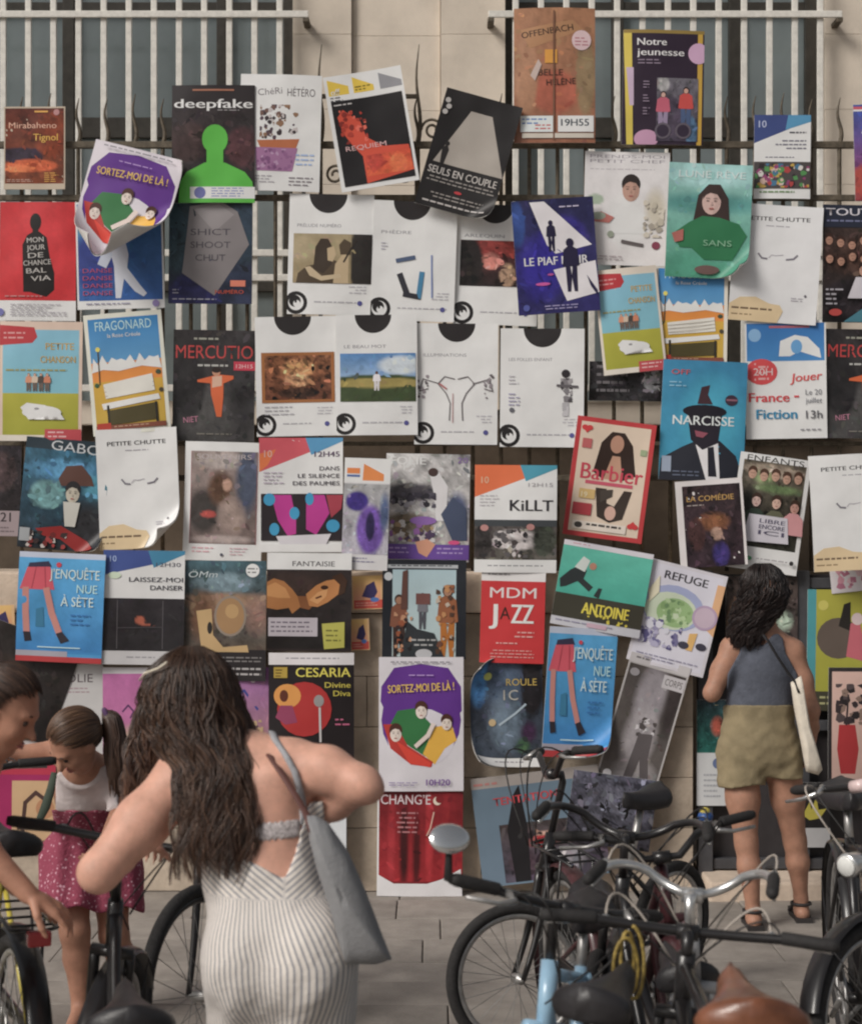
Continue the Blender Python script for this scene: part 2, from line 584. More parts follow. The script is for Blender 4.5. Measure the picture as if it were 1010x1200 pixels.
    def line(s, pts, wd, c, nl=True):
        """stroke of width wd (in widths of the sheet)"""
        for (a, b) in zip(pts, pts[1:]):
            dx = (b[0] - a[0]) * s.W; dy = (b[1] - a[1]) * s.H
            L = math.hypot(dx, dy) or 1e-6
            nx, ny = -dy / L * wd * s.W / 2, dx / L * wd * s.W / 2
            ex, ey = dx / L * wd * s.W * .3, dy / L * wd * s.W * .3
            q = [(a[0] + (nx - ex) / s.W, a[1] + (ny - ey) / s.H), (b[0] + (nx + ex) / s.W, b[1] + (ny + ey) / s.H), (b[0] + (-nx + ex) / s.W, b[1] + (-ny + ey) / s.H), (a[0] + (-nx - ex) / s.W, a[1] + (-ny - ey) / s.H)]
            s._add(q, [(0, 1, 2, 3)], s.col(c))
        if nl: s.nl()
        return s
    def text(s, st, u, v, size, c, al='l', wfit=None, bold=.0, rot=0, shear=0):
        """cap height = size (in sheet heights), baseline at v"""
        if bold > 0:          # heavier face: the same word struck again a hair's breadth to each side
            kk = size * s.H / CAP / s.W
            for q in (-1, 1): s.text(st, u + q * bold * kk * .9, v, size, c, al, wfit, 0, rot, shear)
        vv, ff = text_geo(st, 0.0)
        if not len(vv): return s
        k = size * s.H / CAP
        X = vv[:, 0] * k; Y = vv[:, 1] * k
        X = X - X.min()
        w_ = X.max()
        if wfit:
            X = X * (wfit * s.W / w_); w_ = wfit * s.W
        X = X + Y * shear
        X = X - (w_ / 2 if al == 'c' else w_ if al == 'r' else 0)
        if rot:
            ca, sa = math.cos(R(-rot)), math.sin(R(-rot))
            X, Y = X * ca - Y * sa, X * sa + Y * ca
        s._add([(u + x / s.W, v - y_ / s.H) for x, y_ in zip(X, Y)], ff, s.col(c))
        s.nl()
        return s
    def lines(s, u0, v0, u1, n, dv, c, al='l', th=.35, ragged=.45):
        """rows of print too small to read"""
        for i in range(n):
            e = u1 - (u1 - u0) * s.rr.uniform(0, ragged)
            w_ = e - u0
            st = u0 if al == 'l' else (u1 - w_ if al == 'r' else (u0 + u1 - w_) / 2)
            x = st
            while x < st + w_:
                L = s.rr.uniform(.03, .10)
                L = min(L, st + w_ - x)
                v = v0 + i * dv
                s._add([(x, v), (x, v + dv * th), (x + L, v + dv * th), (x + L, v)], [(0, 1, 2, 3)], s.col(c))
                x += L + .018
        s.nl()
        return s
    def photo(s, u0, v0, u1, v1, top, bot, blobs=(), noise=.18, nx=44, seed=None, grain=7):
        """a photographic image: smooth vertex-coloured field with soft shapes (u, v, ru, rv, colour[, hardness])"""
        ny = max(6, int(nx * (v1 - v0) * s.H / ((u1 - u0) * s.W)))
        g_ = np.random.default_rng(seed if seed is not None else s.rr.randint(0, 99999))
        uu, vv = np.meshgrid(np.linspace(0, 1, nx + 1), np.linspace(0, 1, ny + 1))
        a, b = np.array(s.col(top)), np.array(s.col(bot))
        img = a[None, None] * (1 - vv[..., None]) + b[None, None] * vv[..., None]
        for bl_ in blobs:
            cu, cv, ru, rv, cc = bl_[:5]
            hd = bl_[5] if len(bl_) > 5 else 2.0
            q = ((uu - cu) / ru) ** 2 + ((vv - cv) / rv) ** 2
            m_ = np.clip((1.25 - q) * hd, 0, 1)[..., None]
            img = img * (1 - m_) + np.array(s.col(cc))[None, None] * m_
        if noise:
            lo = g_.normal(0, 1, (grain + 2, grain + 2))
            yy = vv * grain; xx = uu * grain
            i0 = yy.astype(int); j0 = xx.astype(int); fy = yy - i0; fx = xx - j0
            nz = (lo[i0, j0] * (1 - fx) + lo[i0, j0 + 1] * fx) * (1 - fy) + (lo[i0 + 1, j0] * (1 - fx) + lo[i0 + 1, j0 + 1] * fx) * fy
            g2 = grain * 3; lo2 = g_.normal(0, 1, (g2 + 2, g2 + 2)); y2 = vv * g2; x2 = uu * g2
            i2 = y2.astype(int); j2 = x2.astype(int); e2 = y2 - i2; e1 = x2 - j2
            nz = nz + .7 * ((lo2[i2, j2] * (1 - e1) + lo2[i2, j2 + 1] * e1) * (1 - e2) + (lo2[i2 + 1, j2] * (1 - e1) + lo2[i2 + 1, j2 + 1] * e1) * e2)
            nz = nz + .4 * g_.normal(0, 1, uu.shape)
            img = img * np.clip(1 + noise * nz, .25, 2.2)[..., None]
        img = np.clip(img, .006, .86); img[..., 3] = 1
        uv = [(u0 + (u1 - u0) * float(p), v0 + (v1 - v0) * float(q)) for p, q in zip(uu.ravel(), vv.ravel())]
        W1 = nx + 1
        fs = [(j * W1 + i, (j + 1) * W1 + i, (j + 1) * W1 + i + 1, j * W1 + i + 1) for j in range(ny) for i in range(nx)]
        s._add(uv, fs, [tuple(x) for x in img.reshape(-1, 4)])
        s.nl()
        if noise > .055:            # small strokes of the picture's own tones: the detail of a printed photograph
            ar = (u1 - u0) * (v1 - v0)
            for i in range(int(30 + 110 * ar * min(1, noise * 5))):
                a_, b_ = g_.random(), g_.random()
                cpx = img[min(ny, int(b_ * ny)), min(nx, int(a_ * nx))]
                cc = tuple(np.clip(cpx[:3] * g_.uniform(1 - 2.6 * noise, 1 + 3.0 * noise) * g_.uniform(.9, 1.1, 3), .006, .8)) + (1.0,)
                cu, cv = u0 + (u1 - u0) * a_, v0 + (v1 - v0) * b_
                r_ = g_.uniform(.012, .05) * (u1 - u0) ** .5; el_ = g_.uniform(.4, 1.6); th = g_.uniform(0, 3.14); kk = g_.integers(5, 8)
                pl = []
                for j in range(kk):
                    q = 6.283 * j / kk; ra = r_ * g_.uniform(.6, 1.15)
                    x_, y_ = ra * math.cos(q) * el_, ra * math.sin(q) / el_
                    pl.append((min(u1, max(u0, cu + x_ * math.cos(th) - y_ * math.sin(th))), min(v1, max(v0, cv + (x_ * math.sin(th) + y_ * math.cos(th)) * s.W / s.H))))
                n0 = len(s.V); lay_ = s.layer + (i % 6) * .3; off = (.0045 + lay_ * .0004) if s.curls else (.0026 + lay_ * .0002)
                s.V += [s.pos(x_, y_, off) for x_, y_ in pl]; s.F.append(tuple(n0 + j for j in range(kk))); s.Cc += [cc] * kk
            s.layer += 2
        return s
    def speck(s, u0, v0, u1, v1, n, cols, size=(.02, .06)):
        """scatter of little irregular shapes (crowds, collage, foliage)"""
        for i in range(n):
            cu, cv = s.rr.uniform(u0, u1), s.rr.uniform(v0, v1)
            r_ = s.rr.uniform(*size)
            k = s.rr.randint(4, 7); a0 = s.rr.uniform(0, 6)
            pts = [(min(u1, max(u0, cu + r_ * s.rr.uniform(.6, 1.1) * math.cos(a0 + 6.283 * j / k))), min(v1, max(v0, cv + r_ * s.W / s.H * s.rr.uniform(.6, 1.1) * math.sin(a0 + 6.283 * j / k)))) for j in range(k)]
            n0 = len(s.V); lay_ = s.layer + (i % 5) * .25; off = (.0045 + lay_ * .0004) if s.curls else (.0026 + lay_ * .0002)
            s.V += [s.pos(u, v, off) for u, v in pts]
            s.F.append(tuple(n0 + j for j in range(k - 1, -1, -1)))
            s.Cc += [s.col(s.rr.choice(cols))] * k
        s.layer += 2
        return s
    def figure(s, u, v, h, skin, top, legs, hair='2a2220', wd=.30):
        """small standing figure, feet at v, height h (sheet heights)"""
        a = s.H / s.W; q = h * wd * a
        s.poly([(u - q * .42, v - h * .52), (u - q * .1, v - h * .52), (u, v - h * .3), (u + q * .1, v - h * .52), (u + q * .42, v - h * .52), (u + q * .36, v), (u + q * .12, v), (u, v - h * .28), (u - q * .14, v), (u - q * .38, v)], legs)
        s.poly([(u - q * .5, v - h * .80), (u - q * .2, v - h * .86), (u + q * .2, v - h * .86), (u + q * .5, v - h * .80), (u + q * .62, v - h * .5), (u + q * .45, v - h * .48), (u - q * .45, v - h * .48), (u - q * .62, v - h * .5)], top)
        s.ell(u, v - h * .93, h * .075 * a, h * .085, hair)
        s.ell(u, v - h * .915, h * .055 * a, h * .062, skin)
        return s
    def head(s, u, v, r, skin, hair, hw=1.25):
        """face with hair; r = half height of the face in sheet heights"""
        a = s.H / s.W
        s.ell(u, v - r * .42, r * a * .68 * hw, r * .74 * hw, hair)
        s.ell(u, v + r * .05, r * a * .68, r * .92, skin)
        sk = s.col(skin); hc = s.col(hair)
        mixc = lambda t: tuple(sk[i] * (1 - t) + hc[i] * t for i in range(3)) + (1,)
        s.poly([(u + r * a * .10, v - r * .75), (u + r * a * .52, v - r * .5), (u + r * a * .62, v + r * .1), (u + r * a * .4, v + r * .75), (u + r * a * .1, v + r * .9), (u + r * a * .3, v + r * .2)], mixc(.16))
        s.poly([(u - r * a * .66, v - r * .1), (u - r * a * .5, v - r * .75), (u, v - r * .95), (u + r * a * .55, v - r * .7), (u + r * a * .66, v - r * .1), (u + r * a * .4, v - r * .5), (u - r * a * .1, v - r * .62), (u - r * a * .42, v - r * .45)], hc)
        if r > .05:
            for q in (-1, 1):
                s.ell(u + q * r * a * .27, v - r * .02, r * a * .12, r * .055, mixc(.75), n=8); s.line([(u + q * r * a * .14, v - r * .2), (u + q * r * a * .4, v - r * .22)], r * a * .06, mixc(.6))
            s.poly([(u - r * a * .07, v + r * .3), (u + r * a * .1, v + r * .3), (u + r * a * .03, v)], mixc(.25))
            s.ell(u, v + r * .54, r * a * .2, r * .07, '9c5c56', n=8)
        else:
            s.rect(u - r * a * .4, v - r * .1, u + r * a * .4, v + r * .06, mixc(.4)); s.ell(u, v + r * .5, r * a * .2, r * .08, mixc(.35), n=6)
        return s
    def build(s):
        me = bpy.data.meshes.new('poster')
        nx, ny = (12, 18) if not s.curls else (32, 48)
        vs_ = []; th = .0012
        for off in (.0006, -.0014):
            for j in range(ny + 1):
                for i in range(nx + 1):
                    vs_.append(s.pos(i / nx, j / ny, off))
        W1 = nx + 1; M = W1 * (ny + 1); fs = []
        for j in range(ny):
            for i in range(nx):
                q = (j * W1 + i, (j + 1) * W1 + i, (j + 1) * W1 + i + 1, j * W1 + i + 1)
                fs.append(q); fs.append(tuple(k + M for k in reversed(q)))
        for i in range(nx):
            fs.append((i, i + 1, i + 1 + M, i + M)); a = ny * W1 + i
            fs.append((a + 1, a, a + M, a + 1 + M))
        for j in range(ny):
            a = j * W1; fs.append((a + W1, a, a + M, a + W1 + M)); a += nx
            fs.append((a, a + W1, a + W1 + M, a + M))
        me.from_pydata(vs_, [], fs); me.update()
        ob_ = link_mesh(s.name, me, None, m_paper)
        ob_.location = s.c
        ob_.rotation_euler = Euler((s.tilt, s.rot, s.turn), 'XYZ')
        tag(ob_, s.label, s.cat, s.group)
        pm = bpy.data.meshes.new('print')
        pm.from_pydata(s.V, [], s.F)
        ca = pm.color_attributes.new('Col', 'FLOAT_COLOR', 'POINT')
        ca.data.foreach_set('color', np.array(s.Cc, dtype=np.float32).ravel())
        pm.polygons.foreach_set('use_smooth', [True] * len(pm.polygons))
        pm.update()
        link_mesh('print', pm, ob_, m_print)
        POSTERS.append(ob_)
        return ob_
def PP(label, x0, y0, x1, y1, rot=0, z=0, bg='d8d8da', **k):
    base = 7.955 if y1 > 662 else 8.085
    k.setdefault('tilt', rng.uniform(-.6, .6)); k.setdefault('turn', rng.uniform(-1.2, 1.2))
    return Poster(label, (x0 + x1) / 2, (y0 + y1) / 2, x1 - x0, y1 - y0, rot, base - z * .016, bg, **k)

# ---- top row
p = PP('small brown and orange poster with gold lettering on the railing', 5, 125, 77, 222, 0, 0, 'b8a894')
p.photo(.02, .02, .98, .93, '5a2418', '7c3a1c', [(.25, .62, .42, .10, '2c2030'), (.45, .76, .42, .08, 'c8582a', 3), (.2, .8, .25, .05, 'd8703c', 3), (.8, .35, .3, .3, '7a3216')], .2)
p.text('Mirabaheno', .08, .26, .07, 'd8a890', wfit=.78); p.text('Tignol', .48, .41, .08, 'e0a83c', wfit=.4, bold=.01)
p.rect(.5, .05, .72, .07, 'd8a040'); p.ell(.86, .07, .05, c='b07c7c'); p.lines(.66, .8, .9, 5, .025, 'd8a040'); p.lines(.05, .88, .6, 2, .02, 'c8a090'); p.build()

def clown_art(p, o=0):
    p.poly([(.02, .33), (.03, .22), (.18, .08), (.5, .05), (.82, .08), (.97, .22), (.98, .40), (.85, .50), (.15, .50)], '5c2c86')
    p.ell(.5, .47, .47, .33, '5c2c86')
    p.ell(.5, .60, .40, .22, 'c9c4cc')
    p.poly([(.12, .52), (.22, .40), (.44, .38), (.62, .50), (.55, .74), (.35, .66)], '2c6e3c')
    p.poly([(.52, .72), (.66, .52), (.86, .50), (.92, .62), (.78, .68), (.66, .80)], 'd8a428')
    p.poly([(.05, .50), (.20, .50), (.34, .66), (.64, .78), (.62, .82), (.38, .80), (.14, .68)], 'b03028')
    p.poly([(.20, .62), (.45, .72), (.62, .79), (.60, .82), (.36, .79)], 'd03a28')
    for (u, v, r_) in ((.20, .57, .062), (.50, .40, .06), (.80, .49, .055)):
        p.head(u, v, r_, 'dcc6bc', '4a2a22', 1.15)
    p.line([(.44, .66), (.58, .58), (.64, .5)], .05, 'd8c4bc')
def clown(label, *a, **k):
    p = PP(label, *a, **k); clown_art(p)
    p.text('SORTEZ-MOI DE LÀ !', .5, .255, .058, 'e8b03c', 'c', .78, .015, rot=-3)
    p.lines(.3, .13, .7, 1, .02, 'b090c8', 'c'); p.lines(.1, .03, .9, 1, .03, '8c8890', 'c')
    p.text('10H20', .56, .955, .045, '6a3c8c', 'l', .28, .02); p.lines(.12, .93, .46, 2, .018, '8878a0')
    return p
clown('purple poster of three laughing clowns curling off the railing over a blue poster', 92, 172, 200, 322, 14, 7, 'cfc8d0', curls=((1, 1, .30, .10), (0, 1, .24, .10), (1, 0, .06, .05)), tilt=-6).build()

p = PP('black poster with bright green figure silhouette and pale title', 202, 100, 299, 238, 0, 2, '2c2628')
p.photo(0, .14, 1, 1, '30282a', '242022', [(.2, .4, .25, .2, '3c2c2c'), (.85, .45, .2, .2, '44282c')], .25)
p.text('deepfake', .03, .195, .075, 'd6d2d4', wfit=.94, bold=.035); p.rect(.25, .035, .75, .05, 'a06850'); p.lines(.55, .21, .96, 1, .02, '9c989a')
gcol = '4cae34'
p.ell(.52, .46, .155, .125, gcol); p.rect(.42, .52, .62, .68, gcol)
p.poly([(.08, 1), (.10, .82), (.18, .74), (.40, .66), (.64, .66), (.88, .74), (.97, .82), (1, 1)], gcol)
p.rect(.22, .865, 1, .965, 'd8dadc'); p.ell(.34, .915, .07, c='6468a0'); p.lines(.48, .875, .95, 4, .022, '7a84b8')
p.build()

p = PP('white poster with ink drawing over a purple flower pot', 281, 88, 376, 224, 1.5, 1, 'd9d7dd')
p.text('ChéRi', .22, .185, .055, '70686e', wfit=.3, rot=-6); p.text('HÉTÉRO', .58, .185, .065, '5a5256', wfit=.34)
p.speck(.25, .26, .72, .56, 60, ['3a3034', '6c5048', 'b8b0b0', '54424e', '8c6a50'], (.015, .05))
p.poly([(.22, .57), (.74, .55), (.70, .63), (.26, .63)], 'b0643c'); p.poly([(.2, .63), (.72, .63), (.66, .83), (.22, .83)], '9a6a94')
p.speck(.22, .64, .66, .82, 40, ['7a4c78', 'b08cae', '8c5c88'], (.015, .04)); p.lines(.7, .68, .95, 3, .04, '9ab0d8'); p.lines(.1, .87, .55, 3, .025, 'a09ca4'); p.lines(.62, .88, .93, 3, .03, '807880'); p.build()

p = Poster('white bordered poster of a red lit figure on black with yellow logos', 435, 151, 92, 136, -9.5, 8.03, 'dcdadc', turn=.5)
p.poly([(.04, .03), (.3, .10), (.3, .17), (.04, .17)], 'd8b628'); p.poly([(.36, .03), (.62, .12), (.62, .17), (.36, .17)], 'd8b628'); p.poly([(.7, .03), (.98, .12), (.98, .17), (.7, .17)], '8a8a90')
p.text('off', .07, .165, .05, 'eaeaea', bold=.02); p.lines(.05, .185, .28, 2, .025, '404048'); p.lines(.38, .115, .6, 2, .025, '6c5c18')
p.rect(.05, .22, .96, .96, '1f1c1e')
p.poly([(.10, .36), (.18, .30), (.28, .36), (.38, .42), (.42, .56), (.62, .66), (.94, .68), (.96, .90), (.34, .96), (.34, .72), (.22, .60), (.14, .50)], 'c8452c')
p.photo(.36, .72, .95, .90, 'cc4a2a', 'd85a30', [(.2, .3, .2, .5, 'b83c2c'), (.7, .6, .2, .5, 'e06838')], .1)
p.speck(.1, .3, .45, .6, 26, ['a83424', 'd8604c', '802820'], (.02, .05)); p.text('REQUIEM', .14, .66, .04, 'd0a8a8', wfit=.52); p.lines(.08, .25, .35, 1, .03, 'b8b4b4'); p.build()

p = Poster('black poster with pale spotlight cone tilted on the railing', 549, 182, 92, 140, 16, 8.0, '201d1e', curls=((1, 1, .10, .07),), turn=-3)
p.poly([(.38, .14), (.66, .14), (1.0, .62), (.08, .62)], '9c948c')
p.poly([(.17, .62), (.15, .5), (.2, .45), (.24, .5), (.22, .62)], '2a2626'); p.ell(.2, .45, .03, c='2a2626')
p.text('SEULS EN COUPLE', .5, .715, .06, 'b8b2ae', 'c', .90, .012); p.lines(.06, .74, .96, 2, .03, '8a8480', 'c', ragged=.1)
p.ell(.5, .83, .05, .012, 'b02c34'); p.lines(.12, .87, .9, 2, .03, '8a8480', 'c'); p.lines(.05, .945, .95, 1, .04, 'b0aaa8', 'c', ragged=.1)
for i in range(3): p.ell(.06 + .03 * (i % 2), .10 + .05 * i, .035, .022, 'a8a4a2')
p.build()

p = PP('brown collage poster with white stickers hanging high on the window grille', 602, 10, 697, 168, 0, 4, '9c6c4c', bow=.012)
p.photo(0, 0, 1, 1, 'a07050', '946048', [(.5, .62, .3, .16, 'a85a44'), (.15, .5, .14, .3, 'a87a5c'), (.88, .5, .12, .3, '8c7454')], .10)
p.poly([(.08, .16), (.72, .09), (.86, .16), (.2, .30)], 'a87a54'); p.text('OFFENBACH', .1, .225, .045, '3c2c26', 'l', .64, .01, rot=-9)
p.text('BELLE', .3, .50, .045, '4a3028', 'l', .3, .01); p.text('HÉLÈNE', .4, .575, .045, '4a3028', 'l', .36, .01, rot=-3)
p.ell(.83, .24, .12, .075, 'd0b4b8'); p.lines(.75, .22, .92, 3, .025, 'b06c78'); p.rect(.38, .31, .53, .41, 'd0902c'); p.poly([(.2, .5), (.3, .38), (.34, .42), (.26, .54)], 'b8a49c')
p.rect(.08, .80, .5, .92, 'ccd2dc'); p.lines(.1, .82, .45, 2, .03, '5a7ab0'); p.lines(.26, .865, .52, 2, .025, 'c04c4c'); p.rect(.54, .80, .98, .92, 'd6d6d6'); p.text('19H55', .58, .875, .05, '38424c', 'l', .34, .02); p.rect(.1, .93, .98, .965, 'c0b8ac'); p.rect(.48, .02, .50, .98, '74503c'); p.build()

p = PP('purple and yellow framed poster with cyclists hanging on the window grille', 729, 36, 824, 170, 1, 4, '2f2232', bow=.01)
p.rect(.0, .0, 1, .03, '8c7434'); p.poly([(0, .03), (.10, .03), (.14, 1), (.06, 1)], 'c8b23c'); p.poly([(.04, .33), (.13, .33), (.14, .66), (.09, .66)], 'b8a0b8'); p.rect(.92, .03, .98, 1, 'c0982c')
p.text('Notre', .17, .135, .06, 'd8d0d8', 'l', .36, .02); p.text('jeunesse', .17, .225, .06, 'd8d0d8', 'l', .58, .02); p.lines(.18, .26, .5, 2, .028, '8c7c90')
p.ell(.93, .2, .13, c='c49cbc'); p.ell(.3, .95, .15, .08, 'b88aa8'); p.photo(.42, .42, .93, .97, '6a6670', '3c3444', [(.15, .1, .15, .12, '9c9a9c'), (.35, .6, .3, .3, '453c4c'), (.85, .85, .14, .25, '4c6c8c')], .22)
p.figure(.50, .88, .34, 'c49c90', 'b8566c', '8c7c98', wd=.3); p.figure(.78, .86, .36, 'c09484', 'c04440', '46587c', wd=.3)
for u in (.5, .75): p.ell(u, .88, .10, c='5c5460'); p.ell(u, .88, .075, c='33293a')
for v in (.45, .57, .68): p.lines(.25, v, .34, 3, .025, '8c7c90')
p.build()

p = PP('small white and blue flyer sheet over a strip of coloured figures', 883, 135, 949, 233, .5, 1, 'd2d2da')
p.poly([(0, 0), (1, 0), (1, .06), (0, .34)], '39487e'); p.poly([(.6, 0), (1, 0), (1, .08), (.55, .18)], '4a8cb4'); p.text('10', .08, .15, .08, 'b0b8d8', bold=.01)
p.lines(.6, .2, .92, 1, .05, '40404c', 'r'); p.lines(.35, .30, .92, 3, .045, '6c6c7c', 'r'); p.lines(.2, .50, .95, 1, .03, '707080'); p.rect(0, .56, 1, .88, '4a4444')
p.speck(.02, .58, .98, .87, 70, ['b8963c', 'a83c3c', 'c8a89c', '3c6c8c', '4c8c4c', '8c3c6c', 'c8c4c0', '30282c'], (.03, .08)); p.lines(.1, .91, .9, 1, .05, '6c8c5c'); p.build()

p = PP('blue and red poster at the far right end of the upper railing', 1000, 122, 1094, 235, -1, 1, '3c50a0')
p.photo(0, 0, 1, 1, '3c58a8', '8c2c38', [(.3, .8, .4, .2, 'b04840')], .12); p.rect(0, .02, 1, .05, 'c05060'); p.rect(0, .05, 1, .07, 'd0d0d8'); p.text('A', .1, .3, .12, 'd0d4e0', bold=.02); p.build()

# ---- second row
p = PP('red poster with a dark man silhouette filled with lettering', 0, 237, 90, 376, .5, 1, 'd6d4d8')
p.rect(0, 0, 1, .83, 'c4242c'); p.photo(.0, .0, 1, .83, 'c4262e', 'c2222a', [(.5, .5, .35, .4, 'cc2c34')], .05)
p.poly([(.32, .76), (.30, .36), (.36, .28), (.44, .25), (.52, .25), (.62, .30), (.66, .46), (.72, .60), (.72, .74), (.62, .80), (.40, .76)], '1f1b1b'); p.ell(.47, .17, .075, .075, '1f1b1b'); p.rect(.43, .2, .51, .28, '1f1b1b')
for i, (t, u, wd) in enumerate((('MON', .36, .22), ('JOUR', .36, .24), ('DE', .38, .2), ('CHANCE', .32, .36), ('BAL', .36, .26), ('VIA', .42, .26))): p.text(t, u, .345 + i * .065, .042, 'b4b0ac', 'l', wd, .015, rot=-4)
p.lines(.08, .79, .8, 1, .03, 'b87878'); p.lines(.15, .86, .9, 5, .022, 'a8a4ac'); p.ell(.02, .93, .05, c='6c6ca8'); p.build()

p = PP('blue poster of white dancing figures under the curled purple poster', 90, 236, 192, 362, -1.5, 2, 'd4d2da')
p.rect(.02, .02, .98, .92, '28549a'); p.photo(.02, .02, .98, .92, '3a6ca0', '28589c', [(.2, .2, .3, .15, '4a7c9c'), (.2, .6, .25, .3, '2c3c84')], .08); p.rect(.02, .12, .4, .135, 'b8c0d0')
p.poly([(.36, .36), (.44, .24), (.54, .26), (.60, .5), (.58, .62), (.72, .78), (.80, .86), (.76, .89), (.66, .84), (.54, .72), (.50, .9), (.44, .9), (.43, .6)], 'c4c8d4'); p.poly([(.36, .36), (.24, .58), (.34, .62), (.42, .5)], 'b4bccc'); p.ell(.48, .22, .06, .05, 'c8c4cc')
for i in range(4): p.text('DANSE', .07, .66 + i * .07, .04, 'a8486c', 'l', .34, .01)
p.lines(.1, .945, .8, 1, .03, '8c88a0'); p.ell(.9, .955, .04, c='8c7cb0'); p.build()

p = PP('dark poster with grey hexagon stone under the green silhouette poster', 198, 236, 296, 356, .5, 1, '23283a')
p.photo(0, 0, 1, 1, '26323c', '232a44', [(.1, .3, .2, .4, '2c4450'), (.9, .3, .2, .3, '2c3c4c'), (.3, .9, .3, .2, '28285c')], .2)
p.poly([(.25, .05), (.62, .0), (.82, .10), (.96, .42), (.55, .92), (.16, .70)], '7c7678'); p.poly([(.30, .08), (.6, .03), (.78, .13), (.55, .3)], '8a8486')
for i, t in enumerate(('SHICT', 'SHOOT', 'CHUT')): p.text(t, .5, .33 + i * .125, .06, '46424a', 'c', .48 if i != 2 else .36)
p.rect(.74, .77, .92, .83, 'd0745c'); p.text('NUMÉRO', .56, .9, .035, 'c04c34', 'l', .34, .01); p.lines(.05, .95, .9, 1, .03, 'a0a0b0'); p.lines(.05, .86, .15, 2, .03, 'a0a0b0'); p.build()

def half(p, left=.16, swirl=(.03, .905), title=True, txt='', dark='2a2627'):
    """white sheet with a black half disc at the top and a round swirl mark at the bottom"""
    p.ell(left + .30, 0, .225, None, dark, n=24, a0=0, a1=180)
    if txt: p.text(txt, .10, .275, .026, '88868c', 'l', min(.52, .06 * len(txt)))
    u, v = swirl
    p.ell(u + .075, v, .135, None, '232021')
    p.ell(u + .075, v, .092, None, 'd4d2d4'); p.ell(u + .062, v - .014, .07, None, '232021'); p.ell(u + .085, v + .008, .042, None, 'd4d2d4'); p.rect(u + .06, v - .055, u + .085, v, '232021')
    p.lines(.32, .89, .92, 1, .03, 'a8a6ac'); p.ell(.86, .9, .03, c='50508c'); p.lines(.72, .76, .93, 3, .025, 'b4b2b8', 'r')
    return p
WG = 'white sheets with a black half disc'
p = half(PP('white sheet with a sepia photograph of an embracing couple', 338, 228, 437, 369, 1.5, 0, 'd8d6da'), txt='PRÉLUDE NUMÉRO'); p.photo(.06, .33, .99, .74, '9c8c6c', '92805e', [(.88, .5, .14, .9, '2a2624', 5), (.1, .3, .2, .3, 'a89878', 1)], .06)
p.poly([(.10, .74), (.12, .66), (.22, .60), (.34, .58), (.42, .52), (.60, .56), (.64, .64), (.66, .74)], '4c3e2e'); p.poly([(.30, .62), (.32, .44), (.38, .37), (.47, .37), (.53, .45), (.52, .58), (.42, .66)], '3a2e24'); p.poly([(.46, .45), (.54, .43), (.57, .50), (.53, .56), (.47, .55)], 'b09a78'); p.poly([(.54, .74), (.56, .58), (.64, .50), (.72, .48), (.72, .74)], 'b49e7c'); p.poly([(.62, .50), (.60, .42), (.66, .37), (.74, .40), (.74, .50)], '4a3c2c')
p.poly([(.20, .61), (.26, .60), (.40, .68), (.62, .66), (.64, .69), (.40, .72), (.26, .68)], 'b8a484'); p.line([(.66, .56), (.80, .38)], .02, '2e2620'); p.build()
p = half(PP('white sheet with a small blue and black sign on its blank middle', 436, 236, 534, 376, 2, 1, 'd9d7dc'), txt='PHÈDRE'); p.line([(.34, .62), (.42, .76)], .07, '303038'); p.line([(.40, .78), (.58, .80)], .06, '303038'); p.line([(.60, .60), (.57, .80)], .06, '3a7aa0'); p.line([(.3, .5), (.5, .47)], .05, '4a5a78'); p.line([(.71, .45), (.73, .8)], .018, '7080b0'); p.lines(.1, .35, .2, 3, .025, 'b0aeb8'); p.build()
p = half(PP('white sheet with a dark red stage photograph tucked under the navy poster', 533, 240, 631, 381, 2, 0, 'd8d6da'), txt='ARLEQUIN'); p.photo(.06, .30, .98, .68, '4a2224', '2a2020', [(.5, .15, .4, .2, '8a3430'), (.4, .45, .12, .18, 'b06a60', 3), (.62, .75, .1, .25, 'a08068', 3), (.1, .5, .2, .6, '241e1e')], .3); p.build()
p = half(PP('white sheet with a framed orange brown group painting', 300, 371, 396, 511, -1, 2, 'd7d5d8')); p.rect(.07, .30, .96, .72, '9a6030'); p.photo(.11, .325, .92, .695, '7a4c30', '5c3424', [(.5, .3, .25, .2, 'b07c50', 2), (.5, .55, .2, .15, 'c08c64', 2), (.5, .85, .3, .12, '38241c', 3)], .45, grain=12); p.lines(.1, .75, .5, 3, .03, 'a8a6ac'); p.build()
p = half(PP('white sheet with a photograph of a lone figure in a green meadow', 394, 369, 489, 510, -.5, 3, 'd8d6d9'), txt='LE BEAU MOT'); p.photo(.05, .32, .98, .72, '4c80b8', 'a4b8c8', [(.8, .25, .3, .2, 'c0cad4', 1.5), (.5, .85, .9, .38, '3c4a2c', 8), (.5, .62, .8, .09, '988848', 4)], .08); p.figure(.5, .63, .16, '6c4438', 'd0ccd0', 'c4c0c4', '3a2a28', .34); p.build()
p = half(PP('white sheet with a fine line drawing of branching figures', 486, 379, 583, 521, .5, 2, 'd8d6d9'), left=.2, txt='ILLUMINATIONS')
for q in (-1, 1):
    p.line([(.5 + q * .02, .46), (.5 + q * .14, .44), (.5 + q * .22, .5), (.5 + q * .12, .58), (.5 + q * .07, .66), (.5 + q * .08, .80)], .012, '5c5458'); p.line([(.5 + q * .2, .5), (.5 + q * .4, .46), (.5 + q * .44, .56), (.5 + q * .34, .54)], .012, '5c5458'); p.speck(.5 + q * .4 - .07, .42, .5 + q * .4 + .07, .62, 12, ['5c5458', '8c848a'], (.01, .03))
p.line([(.30, .5), (.38, .54)], .02, 'b06868'); p.line([(.46, .58), (.46, .82)], .008, 'a06060'); p.build()
